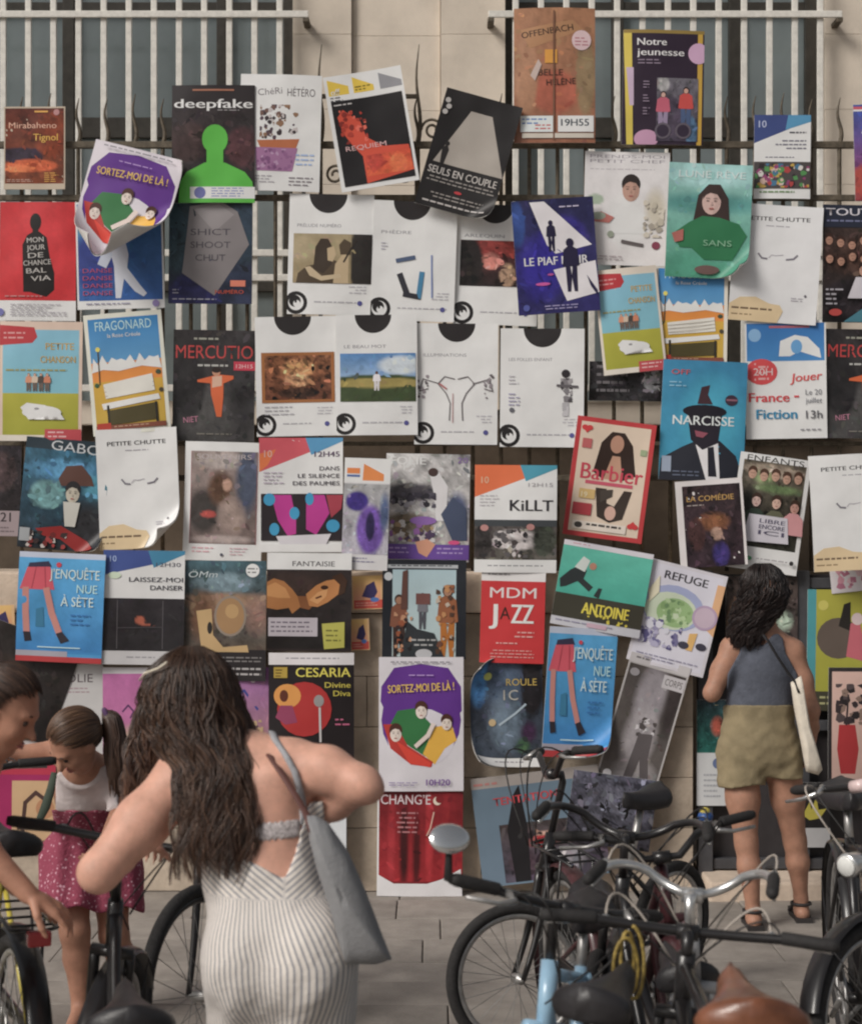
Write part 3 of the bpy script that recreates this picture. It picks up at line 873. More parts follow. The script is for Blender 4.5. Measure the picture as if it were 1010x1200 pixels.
p = half(PP('white sheet with a small grey figure by its edge', 586, 385, 684, 524, .5, 3, 'd9d7da'), left=.2, txt='LES FOLLES ENFANT'); p.speck(.72, .42, .86, .62, 26, ['4c484c', '787478', '989498'], (.02, .05)); p.speck(.74, .62, .82, .74, 14, ['a8a6aa', 'b8b6ba'], (.02, .05)); p.ell(.78, .38, .05, .035, '302c30'); p.line([(.68, .48), (.92, .49)], .03, '5c585c'); p.lines(.1, .4, .22, 3, .03, 'b4b2b8'); p.lines(.1, .55, .24, 4, .03, '9c98b0'); p.ell(.14, .69, .03, c='606068'); p.build()

p = Poster('navy poster with white beams and two walking silhouettes', 651, 300, 96, 134, -4, 8.0, '282650', turn=1)
p.photo(0, 0, 1, 1, '26264c', '2c2860', [(.6, .35, .3, .2, '302874'), (.3, .6, .3, .3, '34289a', .7), (.05, .2, .1, .2, '28407c')], .15)
p.poly([(.22, .02), (.40, .02), (.95, .42), (.50, .48), (.40, .40)], 'd4cede'); p.poly([(.46, .62), (.98, .56), (1.0, .84), (.60, .90)], 'd4cede')
p.text('LE PIAF NOIR', .5, .575, .07, 'd6d0e0', 'c', .78, .02)
for (u, v, h_) in ((.46, .46, .27), (.68, .82, .46)): p.figure(u, v, h_, '241f3c', '241f3c', '241f3c', '241f3c', .26)
p.poly([(.86, .68), (.98, .82), (.98, .87), (.9, .78)], '2a2548'); p.ell(.32, .74, .09, .014, 'c8509c'); p.ell(.42, .66, .04, .01, 'b04890'); p.lines(.58, .07, .96, 1, .03, 'c0b8d4'); p.lines(.2, .93, .85, 2, .025, '9c94c0', 'c'); p.ell(.1, .94, .04, c='5058a0'); p.build()

p = PP('white poster of a dark haired boy with painted objects', 684, 178, 783, 311, 1.5, 2, 'd2cfd0')
p.photo(.02, .02, .98, .98, 'cfccce', 'd0cccc', [(.5, .6, .3, .25, 'd8d4d4', 1), (.12, .42, .1, .05, '98a894', 2), (.86, .5, .14, .2, 'bcb4a4', 1)], .03)
for i, t in enumerate(('PRENDS-MOI', 'PETIT CHEF')): p.text(t, .5, .055 + i * .042, .028, '98929a', 'c', .88, .0)
p.lines(.06, .15, .9, 1, .02, 'b0aab0'); p.poly([(.36, .72), (.38, .56), (.46, .48), (.62, .48), (.72, .56), (.74, .72)], 'd8d4d2'); p.head(.55, .33, .11, 'b48c7c', '2e2624', 1.1)
p.poly([(.1, .62), (.2, .53), (.36, .58), (.3, .63)], 'b86c64'); p.ell(.17, .57, .09, .035, '98a090'); p.line([(.46, .79), (.7, .82)], .04, '605858'); p.ell(.86, .82, .05, .035, '80384c'); p.ell(.32, .73, .04, .03, '8c9484'); p.speck(.7, .42, .95, .75, 24, ['b0a898', 'c4bcae', '9c9488'], (.02, .05)); p.lines(.1, .92, .7, 2, .025, 'a89ca0'); p.build()

p = PP('teal poster of a long haired woman in a green sweater with a curled corner', 781, 192, 879, 326, 2.5, 4, '68a8a0', curls=((1, 1, .13, .06),))
p.photo(0, 0, 1, 1, '86b8b4', '3c8c70', [(.5, .1, .6, .12, '9cc8c8', 1), (.5, .35, .8, .1, '4c8c88', 1), (.3, .9, .3, .14, '48947c', 1)], .08)
p.text('LUNE RÊVE', .52, .125, .06, 'c0e0e0', 'c', .8, .01)
p.poly([(.30, .56), (.36, .28), (.48, .18), (.62, .18), (.72, .3), (.74, .48), (.82, .6), (.5, .62)], '3a2c2a'); p.poly([(.08, .62), (.26, .52), (.42, .46), (.62, .47), (.86, .52), (.96, .62), (.80, .84), (.46, .84), (.3, .74), (.16, .74)], '267048')
p.head(.52, .33, .12, 'c4a49c', '3a2c2a', 1.0); p.poly([(.06, .62), (.2, .58), (.2, .68), (.1, .7)], 'a86058'); p.text('SANS', .44, .72, .05, '7cac8c', 'l', .34); p.ell(.5, .93, .15, .04, '6c5450'); p.build()

def chutte(label, *a, **k):
    p = PP(label, *a, **k)
    p.text('PETITE CHUTTE', .5, .135, .034, '2f2c30', 'c', .72, .02, rot=-1); p.lines(.34, .175, .66, 1, .022, '9c98a0', 'c')
    p.line([(.30, .42), (.34, .455), (.4, .46)], .02, '74707a'); p.line([(.62, .46), (.7, .45), (.74, .42)], .02, '74707a'); p.line([(.42, .45), (.45, .425), (.5, .43), (.58, .42)], .008, 'a4a0a8')
    p.poly([(0, .86), (.12, .80), (.3, .79), (.46, .84), (.58, .85), (.62, .90), (.56, 1), (0, 1)], 'd0b890'); p.lines(.03, .885, .52, 1, .045, '6c5844', ragged=.05); p.lines(.03, .94, .3, 1, .03, '8c7454')
    p.lines(.7, .78, .88, 2, .02, 'a4a0a8'); p.ell(.86, .76, .015, c='605c64')
    return p
chutte('pale grey poster with tan corner patch beside the teal woman poster', 857, 240, 960, 378, 4, 3, 'd0d0d2', bow=-.012).build()
chutte('pale poster with tan patch and lower corner rolling up below the bench poster', 115, 502, 210, 643, -2.5, 4, 'd4d4d6', curls=((1, 1, .16, .06),)).build()
chutte('pale poster with tan patch above the yellow poster at the gate', 950, 532, 1050, 668, -3, 5, 'd2d2d4').build()

p = PP('dark poster of a seated theatre crowd beside the pale grey poster', 963, 240, 1058, 378, .5, 2, '2a2426')
p.photo(0, .2, 1, 1, '3a2c28', '1f1c1e', [(.5, .3, .6, .2, '4a342c', 1), (.3, .75, .3, .2, '262024')], .3); p.rect(0, 0, 1, .19, '262a3a'); p.text('TOUT À L', .04, .09, .06, 'c4c0c8', wfit=.9, bold=.02); p.lines(.05, .13, .9, 1, .04, '6c7090')
for i in range(14): p.head(.08 + .14 * (i % 7), .30 + .14 * (i // 7) + .02 * (i % 3), .045, 'a87c68', '38241e', 1.15)
p.poly([(.3, .8), (.4, .62), (.6, .62), (.68, .8)], 'c0bcc4'); p.head(.5, .56, .06, 'b48a78', '30221e', 1.1); p.poly([(.25, 1), (.5, .88), (1, .9), (1, 1)], '3c7484'); p.lines(.03, .72, .25, 4, .04, '9c98a0'); p.ell(.15, .92, .08, .03, 'b0403c'); p.build()

# ---- third row
def sheep(label, *a, **k):
    p = PP(label, *a, **k)
    p.rect(.04, .07, .96, .60, '7cb4cc', '74b0c0'); p.rect(.04, .60, .96, .95, 'a8a428', '989820')
    p.poly([(0, .03), (.42, .05), (.46, .13), (.40, .18), (0, .20)], 'b43038'); p.lines(.05, .09, .38, 2, .04, 'd09090')
    for i, (u, wd) in enumerate(((.56, .34), (.5, .42))): p.text('CHANSON' if i else 'PETITE', u, .235 + i * .11, .055, 'c09a44', 'l', wd, .01)
    p.lines(.08, .40, .9, 1, .04, '98945c')
    for i, c_ in enumerate(('d08c6c', 'c8b4a0', '4c4440', 'c87c5c')): p.figure(.36 + i * .075, .585, .15, 'd0a48c', c_, '6c5c54', '8c5c3c', .32)
    p.ell(.52, .76, .24, .055, 'd8d8d2'); p.poly([(.26, .72), (.34, .68), (.56, .70), (.74, .76), (.8, .82), (.66, .82), (.36, .82)], 'd8d8d2'); p.ell(.46, .73, .03, .01, '8c8c90')
    p.rect(.56, .90, 1, 1.0, 'b8444c'); p.lines(.6, .92, .95, 2, .035, 'dcaaaa'); p.rect(0, .95, .55, 1, 'd0c8bc')
    return p
sheep('pasture poster with a white sheep beside the red silhouette poster', 0, 377, 97, 517, .5, 2, 'd0b8a8').build()
sheep('pasture poster with a white sheep tucked beside a bench poster', 701, 314, 775, 437, -6, 3, 'd4c8ba', bow=.018).build()
def bench(label, *a, **k):
    p = PP(label, *a, **k)
    p.rect(.05, .04, .95, .40, '2c7cb8', '5090c0'); p.rect(.05, .40, .95, .56, 'd07c2c', 'd8862c'); p.rect(.05, .56, .95, .95, 'c89c24', 'b8982c')
    p.text('FRAGONARD', .5, .14, .075, 'b0d0e4', 'c', .72, .0); p.text('la Rose Créole', .5, .20, .032, 'd8e4ec', 'c', .42, .01)
    pts = [(.05, .48)]
    for i in range(15): pts.append((.05 + .9 * (i + .5) / 15, .36 + (.045 if i % 2 else .0) + .02 * math.sin(i * 2.3)))
    p.poly(pts + [(.95, .48), (.7, .45), (.4, .48), (.2, .46)], 'dcd8d0')
    p.line([(.14, .58), (.15, .3)], .015, '4c4434'); p.ell(.15, .29, .03, c='d8c850'); p.ell(.1, .585, .03, c='3a5a3c'); p.ell(.9, .51, .035, .02, '3c4c3c'); p.ell(.92, .66, .03, c='4c4434')
    p.poly([(.18, .58), (.82, .52), (.84, .66), (.2, .70)], 'd4d0c8')
    for i in range(3): p.line([(.19, .61 + .035 * i), (.83, .555 + .035 * i)], .008, '9c9488')
    p.poly([(.14, .74), (.88, .69), (.9, .735), (.16, .79)], 'dcd8d0'); p.poly([(.2, .80), (.84, .76), (.82, .90), (.22, .92)], '4a4224')
    for u in (.22, .84): p.line([(u, .76), (u, .92)], .03, '2e2a22')
    p.rect(.05, .92, .95, .96, '7c4434'); p.rect(.06, .9, .24, .96, 'a83424'); p.lines(.28, .93, .85, 1, .025, 'b08c70')
    return p
bench('blue and orange poster of a white park bench beside the left sheep poster', 104, 366, 195, 508, -5, 3, 'd6d2c6').build()
bench('blue and orange poster of a white park bench under the curled teal poster', 766, 310, 852, 428, 1, 2, 'd2ccc0').build()

def mercutio(label, *a, **k):
    p = PP(label, *a, **k)
    p.photo(0, 0, 1, 1, '302c2e', '3a3838', [(.5, .8, .4, .3, '4a4848', 1), (.85, .5, .2, .5, '343234', 1), (.2, .5, .2, .3, '262426')], .18)
    p.text('MERCUTIO', .03, .255, .115, 'b83c3c', wfit=.94, bold=.0); p.lines(.25, .07, .75, 1, .05, '98988c'); p.lines(.3, .31, .7, 1, .05, 'a8a8a4'); p.rect(.74, .28, 1, .36, 'c0344c'); p.text('12H15', .77, .34, .035, 'dcb8b8', wfit=.2)
    p.poly([(.30, .45), (.45, .42), (.55, .40), (.74, .41), (.74, .44), (.62, .48), (.62, .60), (.60, .78), (.54, .78), (.50, .66), (.47, .58), (.46, .48), (.30, .47)], 'cc5c2c'); p.poly([(.48, .42), (.6, .41), (.6, .5), (.48, .52)], 'c8a088'); p.ell(.53, .38, .05, .035, 'b88468'); p.ell(.53, .36, .055, .025, '2c2220')
    p.text('NIET', .14, .84, .05, 'b87890', wfit=.18, rot=-6); p.lines(.3, .93, .9, 1, .03, '78746c')
    return p
mercutio('charcoal poster of a leaping orange figure beside the framed painting sheet', 203, 387, 299, 517, 1, 1, '2c2a2c').build()
mercutio('charcoal poster of a leaping orange figure beside the blue headed listing', 966, 386, 1062, 514, 1, 1, '2c2a2c').build()

p = PP('dark newspaper strip showing below the right sheep poster', 690, 424, 776, 470, 1, 0, '2c2a2c')
p.photo(0, 0, 1, 1, '343034', '242224', [(.85, .4, .12, .35, '8c8c90', 3)], .35); p.lines(.1, .1, .7, 4, .2, '6c686c'); p.build()

p = PP('white listing poster with blue header and red lettering', 873, 376, 968, 514, -1, 2, 'd6d4d8')
p.rect(.02, .02, .98, .34, '2a6cae', '3a80bc'); p.ell(.12, .12, .08, c='7ca8d0'); p.poly([(.42, .30), (.44, .17), (.62, .12), (.78, .14), (.92, .24), (.94, .32), (.68, .26), (.56, .3)], 'd0dce8'); p.ell(.64, .22, .07, .06, '5c98cc'); p.rect(.3, .04, .8, .06, 'b06070')
p.ell(.2, .43, .2, .11, 'cc4448'); p.line([(.12, .36), (.12, .5)], .02, 'e0a0a0'); p.lines(.16, .38, .34, 3, .05, 'e0a0a0'); p.text('20H', .1, .46, .06, 'e4c0c0', wfit=.24)
p.text('Jouer', .56, .52, .07, 'd04c4c', wfit=.38, bold=.02, rot=-4, shear=.2); p.text('France', .04, .685, .075, 'cc3c44', wfit=.50, bold=.03); p.rect(.60, .635, .66, .65, 'cc3c44'); p.text('Fiction', .13, .83, .08, '2c80a8', wfit=.50, bold=.03)
p.text('Le 20', .74, .63, .045, '707078', wfit=.2); p.text('juillet', .74, .70, .045, '707078', wfit=.2); p.text('13h', .74, .83, .065, '58585e', wfit=.2, bold=.01); p.lines(.5, .92, .92, 1, .03, '88868c', 'r'); p.build()

# ---- fourth row
p = PP('narrow dark poster with pale foot at the left end of the railing', -30, 522, 25, 628, 1, 1, '2a2426'); p.photo(0, 0, 1, .72, '302a30', '241e20', [(.6, .4, .3, .3, '4a3a3c')], .3); p.rect(0, .72, 1, 1, '98888c'); p.text('21', .58, .84, .1, '3c3438', bold=.02); p.lines(.5, .9, .95, 2, .04, '6c6064'); p.build()
p = PP('dark teal poster of a bearded man in a hat with pale title', 26, 515, 126, 645, 5, 3, '20303a', curls=((1, 1, .10, .07),))
p.photo(0, .1, 1, 1, '2a5c74', '1e2228', [(.5, .2, .5, .12, '4c8cb4', 1), (.3, .45, .2, .14, '6c9ca0', 2), (.85, .35, .15, .15, '3c7c90', 1), (.8, .75, .3, .3, '28282c', 1)], .25)
p.text('GABOR', .3, .10, .085, 'b4b8bc', wfit=.72, rot=3, bold=.0); p.poly([(.42, .36), (.50, .24), (.68, .22), (.80, .32), (.84, .40), (.46, .42)], '5a3c34'); p.head(.60, .48, .09, 'b8b0a0', '2c2a2c', 1.1); p.poly([(.5, .56), (.7, .56), (.66, .78), (.54, .78)], 'bab8b0'); p.poly([(.2, .82), (.5, .78), (.82, .9), (.95, 1), (.7, 1), (.5, .9), (.3, .88)], '8c2020'); p.speck(.1, .84, .6, .99, 26, ['9c3838', 'b8b0ac', '3a2c2c', '6c2424'], (.02, .05)); p.rect(.02, .82, .14, .94, '989ca0'); p.build()

p = PP('white bordered poster of a soft brown romantic painting', 216, 518, 308, 657, 1.5, 3, 'd8d4d8', bow=.012, curls=((1, 0, .05, .05),))
p.photo(.08, .08, .93, .86, '8c7c78', '6c5c58', [(.5, .1, .5, .1, 'a89c98', 1), (.85, .3, .18, .4, '4c5468', 1.2), (.2, .65, .25, .25, '3a3432', 1.5), (.45, .4, .2, .2, '5c4030', 1.2), (.55, .36, .07, .07, 'b8907c', 2), (.62, .7, .22, .22, '98847c', 1), (.28, .68, .12, .04, 'a8423c', 2), (.5, .95, .5, .05, 'a89894', 1)], .14)
p.text('SOUVENIRS', .5, .145, .04, 'b4aaac', 'c', .7); p.rect(.08, .08, .085, .86, 'a04850'); p.rect(.925, .08, .93, .86, 'a04850'); p.lines(.12, .89, .4, 2, .03, 'd0a0a8'); p.lines(.6, .89, .88, 3, .025, 'c8a8b0'); p.ell(.5, .95, .02, c='505060'); p.build()

def banner(p, c1='c8505c', c2='4c90bc', vb=.30):
    p.poly([(0, 0), (.9, 0), (.62, .12), (0, vb)], c1); p.poly([(0, .14), (.2, .1), (.1, vb - .06), (0, vb)], 'd8703c' if c1 == 'c8505c' else c1); p.poly([(.55, 0), (1, 0), (1, .03), (.62, .15)], c2)
    return p
p = banner(PP('white and red banner poster of two pink mitten like shapes', 304, 513, 402, 647, 0, 5, 'd6d4d8'))
p.text('10', .06, .17, .06, 'e0a8a0', bold=.01); p.text('12H45', .96, .165, .045, '54405c', 'r', .3, .02); p.text('DANS', .96, .285, .035, '4c464e', 'r', .24, .01); p.text('LE SILENCE', .96, .35, .035, '4c464e', 'r', .5, .01); p.text('DES PAUMES', .96, .415, .035, '4c464e', 'r', .56, .01); p.lines(.05, .3, .3, 4, .03, 'b4a8b8')
p.rect(.02, .49, 1, .90, '2b2429'); p.poly([(.14, .5), (.38, .5), (.44, .72), (.44, .84), (.34, .86), (.22, .72)], 'b42c88'); p.poly([(.56, .5), (.78, .5), (.84, .66), (.68, .85), (.56, .80)], 'b42c88'); p.poly([(.8, .5), (1, .5), (.98, .62), (.86, .7)], 'a03848')
for (u, v, r_) in ((.12, .54, .07), (.42, .66, .06), (.60, .535, .05), (.18, .80, .06), (.88, .77, .08)): p.ell(u, v, r_, .055, '2c90bc')
p.poly([(.2, .86), (.86, .84), (.8, .93), (.26, .95)], 'c8c4ca'); p.rect(0, .93, 1, 1, 'd4d2d6'); p.build()

p = PP('white and grey flyer with orange logos and a purple figure', 402, 537, 456, 668, 2, 3, 'c8c6c8'); p.rect(0, 0, 1, .22, 'd8d6d6'); p.poly([(.42, .05), (.86, .14), (.86, .2), (.4, .2)], 'd8803c'); p.rect(.06, .09, .34, .14, 'd87c3c'); p.rect(.06, .15, .34, .17, '5068a0')
p.photo(0, .23, 1, .86, '98989a', 'a8a4b0', [(.3, .25, .25, .14, '3c2c7c', 2), (.6, .65, .3, .35, '6c4ca0', 2), (.6, .6, .1, .2, '2c244c', 2), (.9, .4, .12, .3, '4c5c80', 1)], .15); p.lines(.1, .89, .9, 2, .03, '8c88a0'); p.build()

p = PP('grey collage poster with climbing people and a purple foot band', 452, 532, 550, 658, 1, 4, 'b8b4b8', bow=.01)
p.photo(0, 0, 1, .85, 'b0aeae', 'a8a4a4', [(.3, .42, .35, .1, '4c4850', 1.5), (.6, .2, .2, .1, 'c0bcbc', 1), (.85, .65, .15, .25, '48506c', 1.2), (.25, .75, .3, .12, '6c6050', 1.2)], .25)
p.text('FOLIE', .05, .10, .07, 'e0dee2', wfit=.42, bold=.03); p.text('20', .85, .08, .05, '8c6cac', wfit=.12, bold=.01); p.poly([(.52, .2), (.62, .16), (.74, .3), (.72, .62), (.6, .62), (.58, .4)], 'd4d0d4'); p.ell(.56, .17, .06, .04, '4c3a38'); p.speck(.03, .36, .6, .5, 34, ['2e2c34', '54505c', '908c94', '3c3844'], (.02, .06)); p.poly([(.66, .56), (.8, .4), (.96, .5), (.98, .8), (.8, .8)], '46506a'); p.speck(.05, .6, .6, .82, 40, ['8c5c9c', '6c5c48', 'a08868', 'c4c0c0', '4c3c58'], (.02, .06)); p.ell(.45, .62, .16, .04, '8860a8')
p.rect(0, .84, 1, .98, '6a489c'); p.lines(.05, .87, .3, 2, .04, 'a890c8'); p.lines(.62, .87, .95, 2, .04, 'a890c8'); p.poly([(.36, .82), (.5, .79), (.6, .84), (.5, .96), (.4, .92)], 'd09478'); p.ell(.82, .82, .07, .02, 'd84c84'); p.build()

p = banner(PP('white banner poster with bold black title and orange corner', 556, 545, 652, 671, .5, 3, 'd6d6d8'), 'd86838', '3c90a8')
p.text('10', .08, .17, .06, 'e8b090', bold=.01); p.text('KiLLT', .95, .425, .10, '2e2c30', 'r', .52, .025); p.text('12H15', .95, .2, .035, '9c989c', 'r', .3); p.lines(.06, .28, .3, 4, .03, 'b8b4b8'); p.rect(.0, .51, 1, .57, '3e4246'); p.photo(.0, .57, 1, .88, '4c4644', '5c5852', [(.5, .4, .3, .3, 'c0b8b8', 2), (.85, .4, .14, .5, '3c4038', 2), (.1, .5, .12, .5, '302c2c', 2)], .3); p.speck(.2, .6, .65, .86, 30, ['2e2c2e', '5c585a', 'c4bcbc', '443c3c'], (.02, .06)); p.ell(.12, .585, .05, .03, 'b07c78'); p.ell(.68, .575, .05, .03, 'b07c78'); p.rect(0, .88, 1, 1, 'd8d8da'); p.lines(.1, .93, .9, 1, .03, '8c8c90', 'c'); p.build()

p = Poster('red bordered playing card poster of a long haired woman', 714, 562, 93, 140, 7.5, 8.0, 'b83438', turn=-1)
p.rect(.06, .04, .94, .96, 'd0bca8'); p.poly([(.28, .45), (.34, .2), (.46, .1), (.62, .1), (.74, .2), (.82, .45), (.66, .5), (.4, .5)], '33241f'); p.ell(.54, .2, .085, .075, 'b0826c'); p.poly([(.5, .3), (.6, .3), (.66, .5), (.42, .5)], 'b88c74')
p.text('Barbier', .52, .515, .13, 'c03c50', 'c', .78, .015); p.rect(.2, .525, .8, .555, 'c05064'); p.poly([(.34, .58), (.48, .58), (.5, .7), (.6, .72), (.7, .58), (.8, .58), (.72, .82), (.56, .86), (.40, .82)], '3a302a'); p.ell(.56, .78, .07, .06, 'c8a090'); p.poly([(.4, .6), (.56, .58), (.56, .64), (.42, .7)], '48403a')
for (u, v, s_) in ((.14, .09, 1), (.86, .87, -1)): p.ell(u - .03, v, .04, .022, 'c83438'); p.ell(u + .03, v, .04, .022, 'c83438'); p.poly([(u - .065, v), (u + .065, v), (u, v + .045 * s_)], 'c83438')
p.rect(.1, .18, .22, .26, 'b85c5c'); p.rect(.84, .22, .92, .27, '90a07c'); p.rect(.14, .6, .34, .68, 'c4a464'); p.text('19', .17, .67, .045, 'd8c8a8', bold=.01); p.rect(.08, .72, .32, .82, 'a83840'); p.rect(.1, .87, .78, .94, 'd4c8bc'); p.ell(.18, .905, .05, .025, '3c3836'); p.lines(.28, .885, .74, 1, .05, '3c3836', ragged=.1); p.build()

p = PP('blue poster of a dark suited man with a blank dark head', 774, 423, 873, 564, 2.5, 4, '2a8cb0', bow=.012)
p.rect(0, 0, 1, .6, '2c7ca8', '2f90b4'); p.photo(0, 0, 1, .95, '2c7ca4', '2c8cac', [(.6, .5, .4, .4, '38a0bc', .7)], .04); p.poly([(0, 1), (.02, .82), (.26, .72), (.44, .66), (.7, .66), (.9, .78), (1, .98), (1, 1)], '262832'); p.poly([(.42, .7), (.54, .66), (.68, .68), (.72, 1), (.56, 1)], 'd2d0d6'); p.poly([(.56, .72), (.63, .71), (.68, .96), (.58, .96)], '22222c'); p.poly([(.30, .42), (.72, .42), (.68, .68), (.5, .74), (.36, .66)], '241f2a'); p.ell(.51, .42, .26, .055, '1f1c26')
p.poly([(.42, .36), (.46, .22), (.56, .2), (.54, .28), (.6, .36)], '402830'); p.text('NARCISSE', .5, .535, .075, 'ccd8e4', 'c', .72, .015); p.poly([(.4, .58), (.56, .6), (.5, .64), (.42, .63)], '8c4858'); p.ell(.82, .32, .075, .045, '3c2c3c'); p.rect(.76, .31, .89, .325, '8c5c6c'); p.text('OFF', .1, .12, .04, 'b85058', wfit=.22, bold=.02); p.lines(.08, .18, .3, 2, .03, '7cb0c8'); p.rect(.03, .8, .14, .93, '8c98ac'); p.lines(.16, .92, .5, 2, .03, '5c6478'); p.build()

p = PP('white bordered dark brown theatre poster behind the group photo poster', 794, 562, 872, 664, -4, 1, 'cfc9c9', turn=-4)
p.photo(.1, .06, .96, 1, '33262a', '30222a', [(.5, .45, .3, .12, '7a4c30', 1), (.6, .85, .15, .15, '3c3070', 1.5), (.55, .6, .1, .08, 'a08070', 2), (.2, .6, .15, .2, '402828')], .3); p.text('LA COMÉDIE', .16, .24, .06, 'b8904c', wfit=.7, bold=.01); p.lines(.16, .28, .5, 1, .03, 'a89c98'); p.build()

p = Poster('white bordered photo poster of children holding a printed sign', 900, 602, 84, 136, 8, 7.985, 'd4d2d4', turn=1.2)
p.photo(.06, .06, .94, .80, '5c5448', '26261f', [(.5, .1, .5, .08, '988878', 1.5), (.35, .18, .2, .08, '7c8c60', 1), (.15, .6, .15, .3, '20221f', 1), (.6, .3, .4, .06, '5c7048', 1)], .3)
p.text('ENFANTS', .5, .065, .05, '3a3836', 'c', .8, .0)
for i in range(5): p.head(.2 + .16 * i, .17 + .012 * (i % 2), .05, 'b8907c', '4c3428', 1.15)
for (u, v, c_) in ((.3, .40, 'c8a8a0'), (.58, .40, 'c8a494'), (.84, .42, 'bc8c80')):
    p.poly([(u - .16, .66), (u - .14, .52), (u - .06, .47), (u + .06, .47), (u + .14, .52), (u + .16, .66)], '2c3a30' if u < .5 else ('c88c90' if u > .8 else '5c5c48')); p.head(u, v, .055, c_, '3c2a22', 1.1)
p.poly([(.22, .52), (.76, .52), (.82, .74), (.16, .76)], 'c0bcc6')
for i in range(3): p.text(('LIBRE', 'ENCORE', 'ICI')[i], .56, .585 + i * .05, .035, '504c64', 'c', .36, .02)
p.ell(.30, .9, .04, .018, '3c8c5c'); p.lines(.4, .89, .85, 1, .03, '9c989c'); p.ell(.9, .9, .03, .02, '302e30'); p.build()

# ---- fifth row, over the coping
def skirt(label, *a, **k):
    p = PP(label, *a, **k)
    p.rect(0, 0, 1, .05, 'b4bcd0'); p.rect(0, .05, 1, .92, '3f94cc', '2f80bc'); p.photo(0, .05, 1, .9, '4aa0d4', '2f7cba', [(.3, .5, .2, .3, '3888b8', .6)], .05)
    p.rect(0, .90, .6, .95, '9c98a4'); p.rect(0, .95, 1, 1, 'b03438')
    p.poly([(.12, .10), (.34, .08), (.38, .13), (.10, .15)], '38344c'); p.poly([(.10, .14), (.36, .13), (.42, .34), (.02, .34)], 'cc5060'); p.line([(.2, .14), (.16, .33)], .012, 'a83c4c'); p.line([(.3, .14), (.32, .33)], .012, 'a83c4c')
    p.line([(.09, .34), (.10, .55), (.12, .74)], .075, 'c08078'); p.line([(.33, .34), (.40, .55), (.50, .74)], .075, 'c08078'); p.poly([(.08, .73), (.16, .73), (.18, .81), (.10, .82)], '302c34'); p.poly([(.46, .74), (.53, .72), (.62, .80), (.52, .83)], '302c34'); p.poly([(.22, .52), (.3, .5), (.32, .68), (.22, .68)], '2f7498')
    p.ell(.46, .11, .03, c='c83c4c'); p.text("J'ENQUÊTE", .36, .235, .085, 'bcdcf0', wfit=.58, bold=.01); p.text('NUE', .68, .36, .075, 'a8d0ec', wfit=.24, bold=.01); p.text('À SÈTE', .50, .485, .085, 'bcdcf0', wfit=.38, bold=.01); p.lines(.62, .56, .86, 3, .04, '2c6ca8'); p.rect(.25, .86, .75, .87, 'b0d0e8')
    return p
skirt('bright blue poster of legs in a red skirt beside the dark stage photo poster', 21, 648, 122, 776, 2.5, 5, '3c90c8').build()
_pp = PP
PP = lambda label, *a, **k: p0
p0 = Poster('bright blue poster of legs in a red skirt bent above the parked bicycles', 679, 812, 82, 152, 4, 7.89, '3c90c8', curls=((1, 1, .16, .09), (1, 0, .03, .04)), turn=10)
skirt('').build()
PP = _pp

p = banner(PP('white and blue banner poster with a dark stage photo below', 121, 645, 216, 779, 1, 4, 'd2d2da'), '3c5090', '3c84a8', .22)
p.text('10', .08, .10, .05, '9cb0e0', bold=.01); p.text('12H30', .95, .14, .035, '505060', 'r', .3); p.text('LAISSEZ-MOI', .98, .275, .04, '40404a', 'r', .66, .015); p.text('DANSER', .98, .345, .04, '40404a', 'r', .4, .015); p.ell(.14, .22, .08, .03, 'c0d0b8'); p.photo(0, .42, 1, .88, '2b272b', '252225', [(.46, .42, .06, .08, 'b05c44', 2), (.55, .5, .08, .03, 'a05440', 2)], .12); p.line([(.18, .44), (.18, .86)], .008, '5c585c'); p.line([(.74, .44), (.74, .86)], .008, '5c585c'); p.line([(.18, .68), (.74, .67)], .008, '4c484c'); p.rect(0, .88, 1, 1, 'b8b6b8'); p.lines(.3, .93, .8, 1, .03, '88868c'); p.build()

p = PP('teal and tan collage poster of a ringed figure behind the long dark hair', 212, 657, 312, 798, .5, 3, '2a2628')
p.photo(0, 0, 1, .74, '3c5862', '54483e', [(.5, .25, .35, .12, '7c94a0', 1), (.5, .45, .6, .1, '8c7058', 1), (.25, .62, .2, .3, '6c4c38', 1), (.9, .6, .2, .25, '8c6c60', .8)], .2); p.poly([(.18, .42), (.36, .40), (.38, .62), (.5, .72), (.78, .70), (.8, .76), (.4, .78), (.24, .72)], 'b89868'); p.ell(.58, .46, .19, .17, '8a7c70'); p.ell(.58, .46, .165, .15, '9c7850'); p.ell(.6, .42, .08, .06, 'b08c5c'); p.ell(.34, .56, .03, .05, '2c2826'); p.text('ÖMm', .08, .14, .05, 'b8c4c8', wfit=.34, shear=.3); p.ell(.84, .08, .08, c='d4d4d2'); p.lines(.78, .06, .9, 2, .03, '707070'); p.rect(0, .76, 1, 1, '2a2628'); p.lines(.3, .8, .95, 2, .03, '7c7878', 'r'); p.lines(.3, .89, .95, 2, .045, 'a8a4a4', 'r', ragged=.1); p.build()

